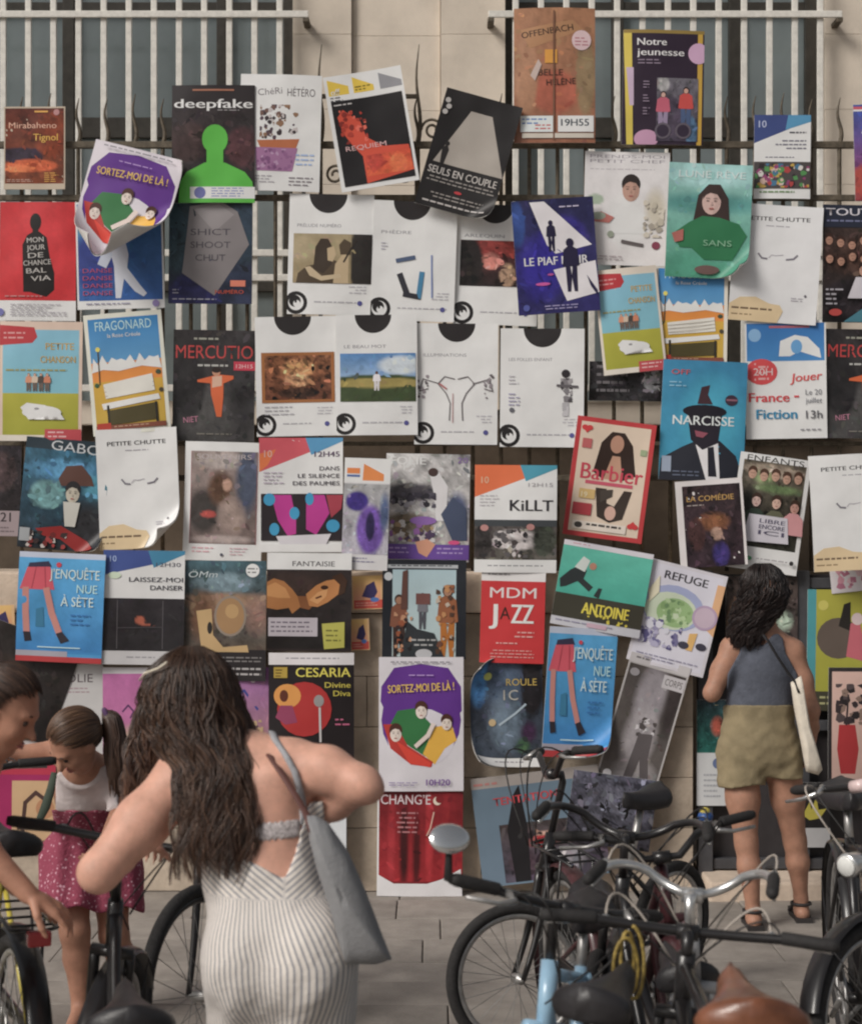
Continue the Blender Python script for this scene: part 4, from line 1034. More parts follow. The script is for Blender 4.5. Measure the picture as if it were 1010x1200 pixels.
p = PP('dark poster of a reclining golden lit man with white header', 313, 648, 412, 763, .5, 4, '2a2222')
p.rect(0, 0, 1, .17, 'd6d6da'); p.text('FANTAISIE', .55, .135, .05, '4c484c', 'c', .5, .01); p.photo(0, .17, 1, .97, '2e2626', '1f1b1b', [(.3, .2, .5, .2, '3a2c28', 1)], .10); p.poly([(0, .30), (.08, .26), (.20, .29), (.30, .37), (.36, .44), (.46, .46), (.40, .55), (.30, .62), (.26, .56), (.12, .58), (0, .56)], 'a06836'); p.poly([(0, .34), (.10, .30), (.22, .36), (.28, .46), (.14, .46), (0, .44)], 'b88048'); p.poly([(.36, .44), (.48, .44), (.58, .50), (.50, .58), (.40, .56)], '7c4c2a'); p.poly([(.46, .42), (.58, .33), (.70, .28), (.84, .26), (.88, .34), (.84, .42), (.72, .50), (.60, .55), (.50, .54)], 'b0743e'); p.poly([(.50, .48), (.60, .40), (.72, .36), (.70, .44), (.60, .52)], 'c48c54'); p.ell(.68, .35, .045, .022, '3a2218'); p.poly([(.76, .24), (.88, .20), (.95, .28), (.92, .40), (.84, .44), (.86, .32)], '3e281c'); p.line([(.58, .46), (.64, .44)], .02, '5c3420'); 
p.rect(.02, .66, .60, .85, 'b0a8b0'); p.lines(.05, .70, .55, 3, .045, '6c6470'); p.poly([(.65, .72), (.92, .70), (.92, .96), (.68, .98)], 'a8a440'); p.lines(.7, .78, .88, 3, .05, '6c6a28'); p.build()

for lab, x0, y0, x1, y1 in (('small yellow and red flyer with a blue bird above its twin', 413, 674, 450, 714), ('small yellow and red flyer with a blue bird below its twin', 411, 725, 433, 762), ('small yellow and red flyer with a blue bird at the left end of the wall', -16, 709, 18, 750)):
    p = PP(lab, x0, y0, x1, y1, -2, 0, 'd0a878', cat='flyer', name='flyer'); p.rect(.04, .03, .9, .7, 'd8b064', 'd08c70'); p.poly([(.3, .62), (.45, .3), (.7, .18), (.8, .5), (.66, .7)], '38305c'); p.rect(.04, .72, .96, .97, 'c0483c'); p.ell(.7, .72, .14, .07, '4c70b0'); p.lines(.1, .8, .8, 2, .07, 'e0a090'); p.build()

p = PP('dark framed poster of travelling musicians under a pale blue sky', 448, 656, 546, 772, .5, 3, '20232a')
p.rect(.12, .10, .88, .98, '9cb4bc', 'a8b8b8'); p.rect(.06, .05, .9, .085, 'a4a8ac'); p.lines(.1, .055, .86, 1, .03, '3c4046', ragged=.05); p.ell(.07, .17, .05, c='b8bcc0')
for (u, v, h_, t_, l_) in ((.2, .98, .62, '7c4c38', '3c2c28'), (.78, .98, .72, '8c5434', 'a8641c'), (.48, .70, .36, '6c6c74', '4c4c54')): p.figure(u, v, h_, '9c7058', t_, l_, '3c2a22', .24)
p.rect(.4, .34, .57, .45, '6c4440'); p.poly([(.24, .12), (.3, .1), (.3, .5), (.22, .5)], '5c3c34'); p.poly([(.22, .98), (.3, .62), (.42, .7), (.62, .74), (.74, .98)], '2c3034'); p.speck(.14, .5, .36, .96, 24, ['8c4c30', '3c2c2c', 'b08060', '1f1c1f'], (.02, .05)); p.speck(.64, .25, .86, .95, 30, ['8c5430', 'b07c4c', '4c3428', '6c4434', 'b0a090'], (.02, .05)); p.lines(.34, .8, .66, 2, .05, '9c9c9c', 'c'); p.ell(.5, .95, .1, .05, 'b0b0b4'); p.build()

p = PP('red jazz poster with white block letters over a pale header', 563, 668, 638, 777, 1.5, 3, 'd4d0d0')
p.rect(0, .12, 1, 1, 'c02c30'); p.text('MDM', .5, .30, .11, 'd8c8c8', 'c', .72, .01); p.text('J', .14, .57, .2, 'dcd4d0', wfit=.12, bold=.025); p.text('A', .30, .53, .13, '3c2420', wfit=.16, bold=.0); p.text('ZZ', .48, .57, .2, 'dcd4d0', wfit=.34, bold=.025); p.lines(.5, .66, .84, 2, .045, 'd89c98', 'r'); p.lines(.25, .78, .6, 1, .04, 'd89c98'); p.lines(.15, .86, .86, 3, .035, 'd08c88', 'c'); p.lines(.1, .04, .5, 1, .04, '8c888c'); p.build()

p = Poster('teal poster of a falling figure above yellow lettering', 705, 690, 106, 100, 10, 7.91, 'b8b8c0')
p.rect(0, .06, 1, .64, '4cb09c', '3ca090'); p.photo(0, .07, 1, .64, '50b09c', '3aa08e', [], .03); p.rect(0, .62, 1, .90, '3c3a30'); p.rect(0, 0, 1, .06, 'c8c4cc'); p.lines(.1, .02, .3, 1, .03, 'c08c98')
p.poly([(.02, .46), (.12, .34), (.2, .28), (.3, .32), (.28, .42), (.4, .5), (.36, .56), (.22, .46), (.1, .54), (.04, .56)], '2e3436'); p.poly([(.16, .3), (.24, .16), (.32, .2), (.28, .34)], 'c0c8c4'); p.ell(.36, .26, .04, c='b07c68'); p.poly([(.42, .6), (.46, .5), (.5, .5), (.48, .62)], '2e3436')
p.text('ANTOINE', .58, .82, .13, 'd0c030', 'c', .52, .03); p.speck(.3, .80, .86, .90, 22, ['c8b830', '3c3a30'], (.015, .03)); p.lines(.05, .93, .9, 1, .04, '8c88a0'); p.rect(.4, .92, .62, .97, 'c0a0b0'); p.build()

p = Poster('pale lilac and green illustrated poster headed with black capitals', 793, 724, 92, 122, 14, 7.925, 'c4c0c8', turn=-2)
p.rect(.04, .03, .96, .97, 'c8c6d2'); p.poly([(.9, .1), (1, .1), (1, .6), (.9, .55)], 'd0a074'); p.text('REFUGE', .5, .155, .075, '35333a', 'c', .56, .025); p.ell(.42, .42, .40, .22, '98a0c4'); p.ell(.40, .45, .34, .18, 'bcc8b0'); p.ell(.46, .46, .24, .14, '8cac74'); p.speck(.26, .34, .66, .58, 34, ['7c9c64', 'a8c090', '68885c', 'b8c8a8'], (.02, .05)); p.ell(.84, .44, .16, c='a890ac'); p.ell(.84, .44, .13, c='b8a4b4'); p.speck(.08, .55, .6, .82, 44, ['706c94', 'a8a4c0', '54507c', 'c8c8d4', '8c88a8'], (.02, .07)); p.poly([(.7, .62), (.8, .6), (.78, .78), (.7, .78)], 'd0a45c'); p.ell(.66, .74, .07, .035, '3c3a48'); p.ell(.88, .72, .07, .035, '3c3a48'); p.lines(.1, .9, .9, 2, .03, '88849c'); p.poly([(.06, .3), (.16, .14), (.2, .3), (.1, .42)], 'd8ccb0'); p.build()

p = Poster('grey photographic poster of a pale dancing figure leaning on the wall', 753, 848, 72, 156, 16, 7.93, 'a8a4a4', turn=-2)
p.photo(.03, .08, .97, .97, '4a4442', '5c5654', [(.5, .25, .28, .3, '8c868c', 1.2), (.5, .6, .3, .3, '989296', 1), (.9, .2, .15, .4, '332c2c', 1), (.6, .9, .4, .14, '948e90', 1)], .10); p.rect(.0, 0, 1, .07, 'b4b0b2'); p.lines(.1, .02, .8, 1, .04, '6c686c'); p.rect(.62, .10, .98, .20, 'b0acb0'); p.text('CORPS', .66, .175, .05, '54504f', wfit=.28); p.speck(.4, .45, .72, .6, 20, ['c0bcc0', '4c4646', '8c868a'], (.03, .08)); p.poly([(.48, .58), (.7, .56), (.72, .74), (.84, .92), (.7, .92), (.6, .76), (.56, .94), (.42, .94)], '565052'); p.ell(.16, .93, .07, c='c4c0c4'); p.ell(.9, .94, .06, c='c4c0c4'); p.ell(.14, .14, .08, .03, '8c888c'); p.build()

p = PP('dark blue poster of a dressed figure with one edge rolled over', 551, 768, 636, 899, -1, 1, '24242c', curls=((0, 0, .16, .09), (0, 1, .16, .10)))
p.photo(0, 0, 1, .92, '2a3040', '3c4450', [(.45, .25, .35, .25, '46566c', 1), (.5, .65, .25, .3, '5c6c7c', 1), (.85, .3, .15, .3, '1f1c20', 2), (.8, .75, .12, .12, '3c2440', 1), (.72, .88, .1, .08, '3c5c40', 1), (.1, .2, .14, .3, '3c78b0', 1.2)], .2); p.text('ROULE', .5, .27, .06, 'b89c44', wfit=.42); p.text('1C', .46, .40, .09, 'a8a49c', wfit=.2); p.line([(.4, .62), (.62, .52), (.76, .44)], .03, '9cacb8'); p.ell(.24, .18, .06, c='b8c05c'); p.ell(.3, .60, .05, c='b49c74'); p.rect(0, .92, 1, 1, 'd4d2d6'); p.lines(.3, .95, .9, 1, .03, '98949c'); p.build()

p = PP('black and red poster of a singer by a microphone with yellow title', 315, 765, 415, 905, 0, 4, '221c1e', bow=.01)
p.rect(0, 0, 1, .10, 'd0ccce'); p.lines(.2, .04, .9, 1, .03, '98949c'); p.text('CESARIA', .96, .20, .075, 'd0c444', 'r', .64, .015); p.text('Divine', .96, .29, .045, 'c8b83c', 'r', .3, .01); p.text('Diva', .96, .36, .045, 'c8b83c', 'r', .2, .01); p.ell(.42, .47, .32, None, 'a82828'); p.ell(.22, .36, .16, .10, 'd08c3c'); p.poly([(.14, .44), (.28, .44), (.34, .58), (.2, .6), (.08, .54)], '8c3858'); p.ell(.18, .36, .05, .05, '5c2c20'); p.line([(.60, .46), (.61, .74)], .025, 'b8b4b4'); p.ell(.59, .40, .06, .05, '8c8888'); p.rect(.06, .12, .22, .21, 'a88c2c'); p.lines(.08, .14, .2, 3, .025, '4c3c14'); p.lines(.78, .55, .95, 2, .04, 'b05878'); p.build()

clown('purple poster of three laughing clowns pasted flat above the red curtain poster', 444, 770, 543, 927, 0, 4, 'cac6cc', bow=.004).build()

p = PP('red curtain poster with white title pasted at the foot of the wall', 442, 927, 542, 1050, .5, 3, 'd4d2d4', bow=.005)
p.rect(.02, 0, 1, .88, '7c1c24'); p.photo(.02, 0, 1, .86, '6c1820', '9c2028', [(.3, .6, .06, .6, '3c1418', 1), (.6, .5, .05, .6, 'b42c34', 1), (.15, .6, .05, .6, 'a02830', 1), (.45, .7, .05, .5, '4c161a', 1), (.8, .6, .06, .6, 'a8242c', 1), (.75, .2, .2, .3, '8c2028', .7)], .10); p.text('CHANG’E', .04, .125, .09, 'ccbcc0', wfit=.58, bold=.01); p.ell(.7, .09, .05, c='d0c0b0'); p.ell(.725, .075, .045, c='7c1c24'); p.lines(.2, .2, .5, 5, .045, 'a86c70', 'c'); p.line([(.66, .2), (.62, .35), (.58, .42)], .015, 'd0a898'); p.poly([(.02, .80), (.2, .88), (.5, .90), (.75, .84), (.98, .74), (1, 1), (.02, 1)], 'd2d0d4'); p.build()

p = Poster('slate blue poster of a magician leaning at the foot of the wall', 633, 968, 150, 128, -7, 7.93, '6c7c8c', turn=-1, tilt=0)
p.rect(0, 0, 1, .12, '948c88'); p.rect(.0, .10, 1, 1, '5c7080', '64788a'); p.photo(.18, .45, 1, .98, '3c3434', '4c4654', [(.45, .3, .12, .12, 'b89080', 2), (.6, .7, .2, .2, '9c98a0', 1), (.2, .7, .15, .3, '4c3a44', 1), (.4, .35, .3, .1, '6c3c3c', 1)], .3); p.poly([(.26, .98), (.24, .5), (.32, .18), (.37, .1), (.4, .5), (.38, .98)], '1f1d20'); p.lines(.02, .05, .35, 1, .06, 'a8706c'); p.text('TENTATIONS', .16, .27, .07, 'b83840', wfit=.55, bold=.02, rot=-2); p.build()

# ---- the lower wall behind the people
p = Poster('black poster with pale title in the corner behind the bending children', 28, 800, 104, 120, 20, 7.93, '26201f'); p.photo(0, 0, 1, 1, '2a2423', '201c1c', [(.3, .6, .4, .3, '382c28')], .2); p.text('MURMURO', .52, .13, .09, 'c0b4b4', wfit=.46, bold=.01); p.build()
p = PP('grey and white poster with thin dark letters above the girl with a ponytail', 60, 778, 121, 885, 0, 1, 'b8b6b6'); p.text('FOLIE', .5, .20, .09, '54484e', 'c', .62, .0); p.lines(.2, .26, .8, 2, .04, 'a08890', 'c'); p.build()
p = PP('pink poster with line art beside the woman with sunglasses in her hair', 121, 782, 186, 905, 0, 2, 'b06098'); p.photo(0, 0, 1, 1, 'b4629c', 'b46c94', [(.5, .75, .4, .2, 'b89c88', 1)], .05); p.rect(0, 0, 1, .06, 'c0bcc0'); p.line([(.36, .42), (.46, .36), (.56, .42), (.5, .48)], .03, '54305c'); p.ell(.75, .6, .12, .06, 'c8b4b0'); p.build()
p = PP('pink and violet poster showing right of the long dark hair', 250, 782, 315, 905, 0, 2, '8c5c98'); p.photo(0, 0, 1, 1, '94609c', 'a87c74', [(.5, .75, .5, .25, 'a8805c', 1)], .08); p.line([(.2, .12), (.4, .28), (.56, .22), (.8, .4)], .04, '3c4488'); p.speck(.1, .5, .9, .75, 20, ['8c6c5c', 'b89c74', '54404c'], (.04, .09)); p.ell(.72, .12, .05, c='d0c8d0'); p.build()
p = PP('magenta poster with a tan drawn face behind the girls', -12, 868, 66, 985, 0, 1, '9c1c58'); p.rect(0, 0, 1, .14, 'b8b0b0'); p.rect(0, .14, 1, .34, 'b02844'); p.rect(.34, .4, 1, 1, 'c09c74'); p.line([(.5, .9), (.54, .62), (.7, .52), (.86, .6)], .06, '4c3430'); p.ell(.84, .68, .14, .1, 'b07c58'); p.build()
p = PP('white and cyan poster mostly hidden by the woman in stripes', 318, 905, 406, 1022, 0, 2, 'c8ccd0'); p.rect(0, 0, 1, .2, '3c90a8'); p.lines(.2, .3, .9, 6, .08, '8c98a8'); p.rect(0, .8, 1, 1, 'd0d0d2'); p.build()
GD0 = 8.035
p = Poster('yellow green poster of a cat and a dancer on the metal gate', 995, 762, 100, 142, .5, GD0, '9ca02c'); p.rect(0, 0, .1, 1, '3c8c94'); p.rect(.1, 0, 1, 1, 'a09c2c', '949424'); p.ell(.36, .40, .25, .17, '5c5048'); p.poly([(.36, .3), (.42, .12), (.5, .1), (.5, .34)], '26221f'); p.poly([(.45, .55), (.5, .28), (.6, .25), (.72, .6)], 'b85c68'); p.ell(.58, .24, .07, .05, 'c4b0b0'); p.ell(.18, .13, .06, c='b8b04c'); p.rect(.1, .84, 1, 1, '3c3a2c'); p.lines(.15, .88, .9, 2, .05, '9c9a6c'); p.build()
p = Poster('pale pink poster of a red vase with dark flowers on the metal gate', 1022, 862, 104, 160, 0, 8.015, '302c2e'); p.rect(.04, .03, .96, .97, 'd0aca0'); p.poly([(.12, .42), (.3, .42), (.34, .6), (.3, .78), (.14, .78), (.1, .6)], 'b43034'); p.speck(.08, .12, .4, .42, 26, ['3a3034', '54484a', '8c7468', '2c2628'], (.03, .08)); p.line([(.2, .42), (.22, .2)], .02, '3c3234'); p.text('ROUGE', .5, .2, .08, '8c6c68', wfit=.4); p.build()
p = Poster('dark teal and white flyer on the metal gate beside the stone wall', 836, 882, 40, 124, 0, 8.03, 'c0c2c4', cat='flyer', name='flyer'); p.rect(0, 0, 1, .5, '1f4c4c'); p.photo(0, 0, 1, .5, '26343c', '1c5c54', [(.6, .5, .2, .2, 'a04c3c', 1)], .25); p.ell(.6, .6, .14, .05, '5c6c94'); p.lines(.2, .7, .9, 5, .05, 'a0a2a8'); p.build()
p = Poster('black flyer with a yellow leaf above a white strip low on the gate', 952, 955, 40, 76, 0, 8.03, '1f1d1e', cat='flyer', name='flyer'); p.poly([(.2, .5), (.4, .3), (.45, .42), (.6, .22), (.66, .42), (.9, .4), (.7, .55), (.4, .58)], 'b0a430'); p.rect(0, .7, 1, 1, 'a8a8aa'); p.build()
p = Poster('brown and dark poster partly behind the dark haired woman at the gate', 892, 740, 84, 130, 0, 8.035, '3c3230'); p.photo(0, 0, 1, 1, '4c403c', '302a2c', [(.2, .4, .2, .2, '8c6c54'), (.8, .4, .14, .1, '8c9c8c', 1), (.5, .7, .3, .2, '6c5048')], .35); p.build()
p = Poster('pink patterned flyer under the pale poster at the gate', 1000, 672, 56, 42, -6, 8.02, 'cfc8cc', cat='flyer', name='flyer'); p.speck(.1, .1, .95, .9, 24, ['c88c9c', 'b06c84', 'd8b4bc'], (.05, .14)); p.build()
p = Poster('dark grey mottled poster sagging at the foot of the stone wall', 716, 950, 100, 84, 8, 7.91, '33323a'); p.photo(0, 0, 1, 1, '4c4c5a', '2c2a32', [(.5, .4, .4, .3, '50505c', .8)], .5, grain=16); p.build()
# ================================================================== bicycles
m_rub = mat('black_rubber', C(38, 36, 36), .75, var=.15, scale=60, bump=.2)
m_tyre = mat('tyre_rubber', C(44, 42, 42), .85, var=.2, scale=80, bump=.4, bscale=200)
m_blk = mat('black_bike_paint', C(32, 30, 31), .32, var=.1, scale=20, coat=.3)
m_chr = mat('chromed_steel', C(205, 205, 204), .28, metal=.85, var=.08, scale=25)
m_alu = mat('brushed_aluminium', C(168, 166, 164), .42, metal=.7, var=.12, scale=40)
m_steel = mat('dull_spoke_steel', C(130, 128, 126), .45, metal=.6, var=.1)
m_leather = mat('brown_saddle_leather', C(122, 72, 46), .32, var=.22, scale=14, bump=.08, bscale=120, coat=.25)
m_vinyl = mat('black_saddle_vinyl', C(40, 38, 40), .42, var=.12, scale=20, bump=.1)
m_lblue = mat('light_blue_bike_paint', C(134, 172, 198), .3, var=.06, scale=12, coat=.4)
m_maroon = mat('maroon_bike_paint', C(72, 38, 42), .35, var=.12, scale=12, coat=.3)
m_yel = mat('yellow_bike_paint', C(190, 172, 44), .35, var=.1, scale=12, coat=.3)
m_silverf = mat('silver_bike_paint', C(150, 150, 152), .35, metal=.4, var=.1)
m_cable = mat('black_cable', C(36, 34, 34), .5)
m_cablew = mat('grey_cable', C(160, 150, 140), .5)
m_red = mat('red_reflector', C(170, 40, 44), .25, coat=.5)
m_lens = mat('lamp_lens', C(210, 210, 206), .12, var=.03, spec=.8)
m_pinkw = mat('pink_white_bike_paint', C(206, 180, 178), .35, var=.08, coat=.3)
m_mir = mat('mirror_glass', C(240, 240, 236), .12, metal=.9, var=.02)
m_orange = mat('amber_reflector', C(206, 120, 50), .25)
m_bellblue = mat('blue_plastic', C(40, 84, 150), .35)

def bezier(p0, p1, p2, n=8):
    p0, p1, p2 = Vector(p0), Vector(p1), Vector(p2)
    return [p0 * (1 - t) ** 2 + p1 * 2 * t * (1 - t) + p2 * t * t for t in (i / n for i in range(n + 1))]

def make_wheel(name, parent, c, ax, wr, tr, rim_m, S=lambda p: p, spokes=28):
    """rim carries tyre, spokes and hub as sub-parts"""
    c = Vector(c)
    def circ(rad, n=56): return [S(c + Vector((math.cos(2 * math.pi * i / n) * rad, 0, math.sin(2 * math.pi * i / n) * rad))) for i in range(n)]
    rim = MB().tube(circ(wr - tr * 2 - .006), .009, n=6, closed=True, flat=(1, 1.3)).build(name, rim_m, parent)
    MB().tube(circ(wr - tr), tr, n=10, closed=True).build('tyre', m_tyre, rim)
    sp = MB()
    for i in range(spokes):
        a = 2 * math.pi * i / spokes; sgn = 1 if i % 2 else -1
        b = a + (.35 if i % 4 < 2 else -.35)
        p0 = c + Vector((math.cos(b) * .02, sgn * .028, math.sin(b) * .02)); p1 = c + Vector((math.cos(a) * (wr - tr * 2 - .008), 0, math.sin(a) * (wr - tr * 2 - .008)))
        sp.tube([S(p0), S(p1)], .0013, n=4, caps=False)
    sp.build('spokes', m_steel, rim)
    MB().tube([S(c + Vector((0, q, 0))) for q in (-.05, -.03, -.029, .029, .03, .05)], [.008, .008, .018, .018, .008, .008], n=10).build('hub', m_alu, rim)
    return rim

def saddle_mesh(x, z, wid=.2, ln=.27, pitch=0.0):
    """lofted saddle: broad rounded tail, narrow nose, dropped skirts"""
    mb = MB(); secs = []
    n, k = 12, 14
    for i in range(n + 1):
        t = i / n
        w_ = wid / 2 * (1 - .70 * min(1, max(0, (t - .14) / .62)) ** .95) * (math.sin(min(1, (t + .02) / .16) * math.pi / 2)) * (1 if t < .84 else math.sqrt(max(0.03, 1 - ((t - .84) / .16) ** 2)))
        xx = x - ln * .45 + ln * t
        zt = z + .012 * (1 - t) ** 2 - .012 * math.sin(t * math.pi) + pitch * (t - .5)
        dr = .05 * (1 - .25 * t)
        ring = []
        for j in range(k):
            a = -math.pi * .18 + (math.pi * 1.36) * j / (k - 1)
            ring.append((xx, math.cos(a) * w_, zt - dr + dr * max(-.9, math.sin(a)) * 1.0))
        secs.append(ring)
    V = [p for r_ in secs for p in r_]
    F = [(i * k + j, i * k + (j + 1) % k, (i + 1) * k + (j + 1) % k, (i + 1) * k + j) for i in range(n) for j in range(k)]
    F += [tuple(range(k - 1, -1, -1)), tuple(n * k + j for j in range(k))]
    mb.add(V, F, True)
    return mb

def bike(label, loc, heading, wr=.335, wb=1.04, tr=.018, frame_m=None, style='diamond', bar='flat', bar_h=1.0, bar_w=.60, bar_m=None,
         saddle_h=.93, saddle_m=None, saddle_w=.2, steer=0, lean=3, rim_m=None, fender_m=None, rack=False, light=False, tube_r=.016, fork_m=None,
         lever_m=None, basket=False, bell=None, mirror=None, chainguard=True, name='bicycle', stem_m=None, cab_m=None):
    frame_m = frame_m or m_blk; bar_m = bar_m or m_blk; saddle_m = saddle_m or m_vinyl; rim_m = rim_m or m_alu; lever_m = lever_m or m_alu
    fork_m = fork_m or frame_m; stem_m = stem_m or bar_m; cab_m = cab_m or m_cable
    rt = empty(name, (loc[0], loc[1], 0), (R(lean), 0, R(heading)), label, 'bicycle', 'parked bicycles')
    ra, fa = Vector((-wb / 2, 0, wr)), Vector((wb / 2, 0, wr))
    bb = Vector((-.07 * wb - .02, 0, max(.23, wr - .05)))
    hb = fa + Vector((-.125, 0, wr + .055 if wr > .3 else .36)); hb.z = max(hb.z, wr * 2 + .02)
    ax = Vector((-.32, 0, .95)).normalized()                       # steering axis
    ht = hb + ax * (.13 if style != 'fold' else .10)
    sa = Vector((-.29, 0, .957)).normalized()
    stp = bb + sa * ((saddle_h - bb.z) / sa.z - .17)               # top of the seat tube
    if style == 'fold': stp = bb + sa * .30
    sdl = bb + sa * ((saddle_h - bb.z) / sa.z)
    rot = Matrix.Rotation(R(steer), 4, ax)
    def S(p): p = Vector(p); return hb + (rot @ (p - hb))
    # frame
    f = MB(); r_ = tube_r
    f.tube([bb, stp], r_ * .95, 10)
    f.tube([hb - ax * .015, ht + ax * .01], r_ * 1.25, 10)
    if style == 'diamond':
        f.tube([stp - sa * .03, ht - ax * .02], r_ * .9, 10); f.tube([bb, hb + ax * .03], r_ * 1.1, 10)
    elif style == 'step':
        f.tube(bezier(bb + sa * .22, (.12, 0, .42), ht - ax * .02, 10), r_ * .95, 10); f.tube(bezier(bb, (.10, 0, .27), hb + ax * .02, 10), r_ * 1.05, 10)
    else:
        f.tube([bb + sa * .12, hb + ax * .05], r_ * 1.7, 12)
    for q in (-1, 1):
        o1 = Vector((0, q * .055, 0)); o2 = Vector((0, q * .02, 0))
        f.tube([bb + o2, ra + o1], r_ * .55, 8); f.tube([(stp if style == 'diamond' else bb + sa * .30) + o2 - sa * .02, ra + o1], r_ * .5, 8)
    f.tube([bb + Vector((0, -.04, 0)), bb + Vector((0, .04, 0))], .02, 10)
    f.build('frame', frame_m, rt)
    MB().tube([stp - sa * .02, sdl - sa * .05], .0135, 10).build('seat_post', m_alu, rt)
    sd_ = saddle_mesh(sdl.x, saddle_h, saddle_w, .24 if saddle_w < .18 else .27).build('saddle', saddle_m, rt)
    rl = MB()
    for q in (-1, 1): rl.tube([(sdl.x - .09, q * .035, saddle_h - .055), (sdl.x - .03, q * .022, saddle_h - .06), (sdl.x + .05, q * .022, saddle_h - .058), (sdl.x + .11, q * .01, saddle_h - .04)], .0035, 6)
    rl.build('saddle_rail', m_steel, sd_)
    # fork and wheels
    fk = MB()
    for q in (-1, 1):
        cr = hb + Vector((.0, q * .045, -.005)); e = fa + Vector((0, q * .05, 0))
        fk.tube([S(p) for p in bezier(cr, (cr + e) / 2 + Vector((-.025, 0, 0)), e, 7)], [.014, .014, .0135, .013, .012, .011, .010, .009], 8)
    fk.tube([S(hb + Vector((0, -.055, -.008))), S(hb + Vector((0, .055, -.008)))], .016, 8)
    fk.build('fork', fork_m, rt)
    make_wheel('rear_wheel', rt, ra, None, wr, tr, rim_m)
    make_wheel('front_wheel', rt, fa, None, wr, tr, rim_m, S)
    if fender_m:
        for nm, c, a0, a1, SS in (('rear_fender', ra, 20, 215, lambda p: Vector(p)), ('front_fender', fa, 30, 190, S)):
            V = []; F = []; n = 22; k = 7
            for i in range(n + 1):
                a = R(a0 + (a1 - a0) * i / n)
                for j in range(k):
                    b = math.pi * j / (k - 1)
                    rr = wr + .012 + math.sin(b) * .014; yy = math.cos(b) * (tr + .012)
                    V.append(SS(c + Vector((math.cos(a) * rr * (1 if nm[0] == 'r' else 1), yy, math.sin(a) * rr))))
            for i in range(n):
                for j in range(k - 1): F.append((i * k + j, i * k + j + 1, (i + 1) * k + j + 1, (i + 1) * k + j))
            m_ = MB(); m_.add(V, F, True)
            for q in (-1, 1): m_.tube([SS(c + Vector((0, q * .05, 0))), SS(c + Vector((math.cos(R(150 if nm[0] == 'r' else 60)) * (wr + .012), q * (tr + .012), math.sin(R(150 if nm[0] == 'r' else 60)) * (wr + .012))))], .0022, 5)
            m_.build(nm, fender_m, rt)
    # stem and bars
    bc = Vector((ht.x, 0, 0)) + Vector((ax.x * (bar_h - ht.z) / ax.z, 0, bar_h)); bc.z = bar_h
    q0 = ht + ax * max(.02, (bar_h - ht.z) / ax.z - .03)
    fwd = .05 if bar != 'fold' else .01
    bcf = bc + Vector((fwd, 0, 0))
    MB().tube([S(ht), S(q0), S(bc + Vector((.012, 0, -.004))), S(bcf)], [.0125, .0125, .015, .017], 10).build('stem', stem_m, rt)
    MB().tube([S(bcf + Vector((0, -.024, 0))), S(bcf + Vector((0, .024, 0)))], .0185, 12).build('stem_clamp', stem_m, rt)
    h = bar_w / 2
    def side(q):
        if bar == 'flat':
            return [bcf, bcf + Vector((-.004, q * h * .4, .004)), bcf + Vector((-.02, q * h * .75, .012)), bcf + Vector((-.035, q * h, .012))]
        if bar == 'riser':
            return [bcf, bcf + Vector((0, q * h * .18, 0)), bcf + Vector((-.005, q * h * .38, .055)), bcf + Vector((-.03, q * h * .7, .075)), bcf + Vector((-.075, q * h, .075))]
        return bezier(bcf, bcf + Vector((.05, q * h * .28, -.005)), bcf + Vector((.03, q * h * .55, .045)), 6)[:-1] + bezier(bcf + Vector((.03, q * h * .55, .045)), bcf + Vector((-.0, q * h * .95, .085)), bcf + Vector((-.19, q * h, .06)), 7)
    full = [S(p) for p in side(-1)[::-1]] + [S(p) for p in side(1)[1:]]
    hbm = MB().tube(full, .0112, 10).build('handlebar', bar_m, rt)
    for q in (-1, 1):
        sp_ = [S(p) for p in side(q)]
        e, e2 = sp_[-1], sp_[-2]
        dr = (e - e2).normalized()
        MB().tube([e - dr * .115, e - dr * .11, e - dr * .01, e + dr * .006], [.0135, .0148, .0148, .011], 12).build('grip', m_rub, hbm)
        b0 = e - dr * .135
        fw = (rot @ Vector((1, 0, 0))); fw.normalize()
        MB().tube([b0, b0 + fw * .03 + Vector((0, 0, -.012)), b0 + fw * .052 + dr * .05 + Vector((0, 0, -.02)), b0 + fw * .045 + dr * .13 + Vector((0, 0, -.024))], [.011, .008, .0058, .005], 7).build('brake_lever', lever_m, hbm)
        cab = bezier(b0 + fw * .03, b0 + fw * .20 + Vector((0, 0, .10)), (hb + ht) / 2 + (rot @ Vector((.06, q * .02, .02))), 10)
        MB().tube(cab, .0028, 6).build('brake_cable', cab_m, rt)
        cab = bezier(b0 + dr * .02, b0 + fw * .13 + Vector((0, 0, .05 - .02 * q)), (hb * .6 + ht * .4) + (rot @ Vector((.03, -q * .03, .0))), 10)
        MB().tube(cab, .0022, 6).build('gear_cable', m_cable, rt)
        if mirror == q:
            mp = e + dr * .012 + Vector((0, 0, .065))
            mm = MB().tube([e - dr * .01, e + dr * .012, e + dr * .012 + Vector((0, 0, .05)), mp], [.012, .011, .008, .006], 8).build('mirror_arm', m_rub, rt)
            MB().ell(mp + Vector((0, 0, .02)), (.047, .012, .034), (Matrix.Rotation(R(18 - heading), 3, 'Z') @ Matrix.Rotation(R(-30), 3, 'X')), 18, 10).build('mirror', m_mir, mm)
    if bell:
        e = S(side(bell)[-1]); e2 = S(side(bell)[-2]); dr = (e - e2).normalized()
        b0 = e - dr * .17 + Vector((0, 0, .026))
        MB().ell(b0, (.022, .022, .016)).build('bell', m_bellblue, rt); MB().ell(b0 + Vector((0, 0, .014)), (.014, .014, .012)).build('bell_cap', m_yel, rt)
    # cranks, pedals, chain
    cm = MB(); ck = R(35)
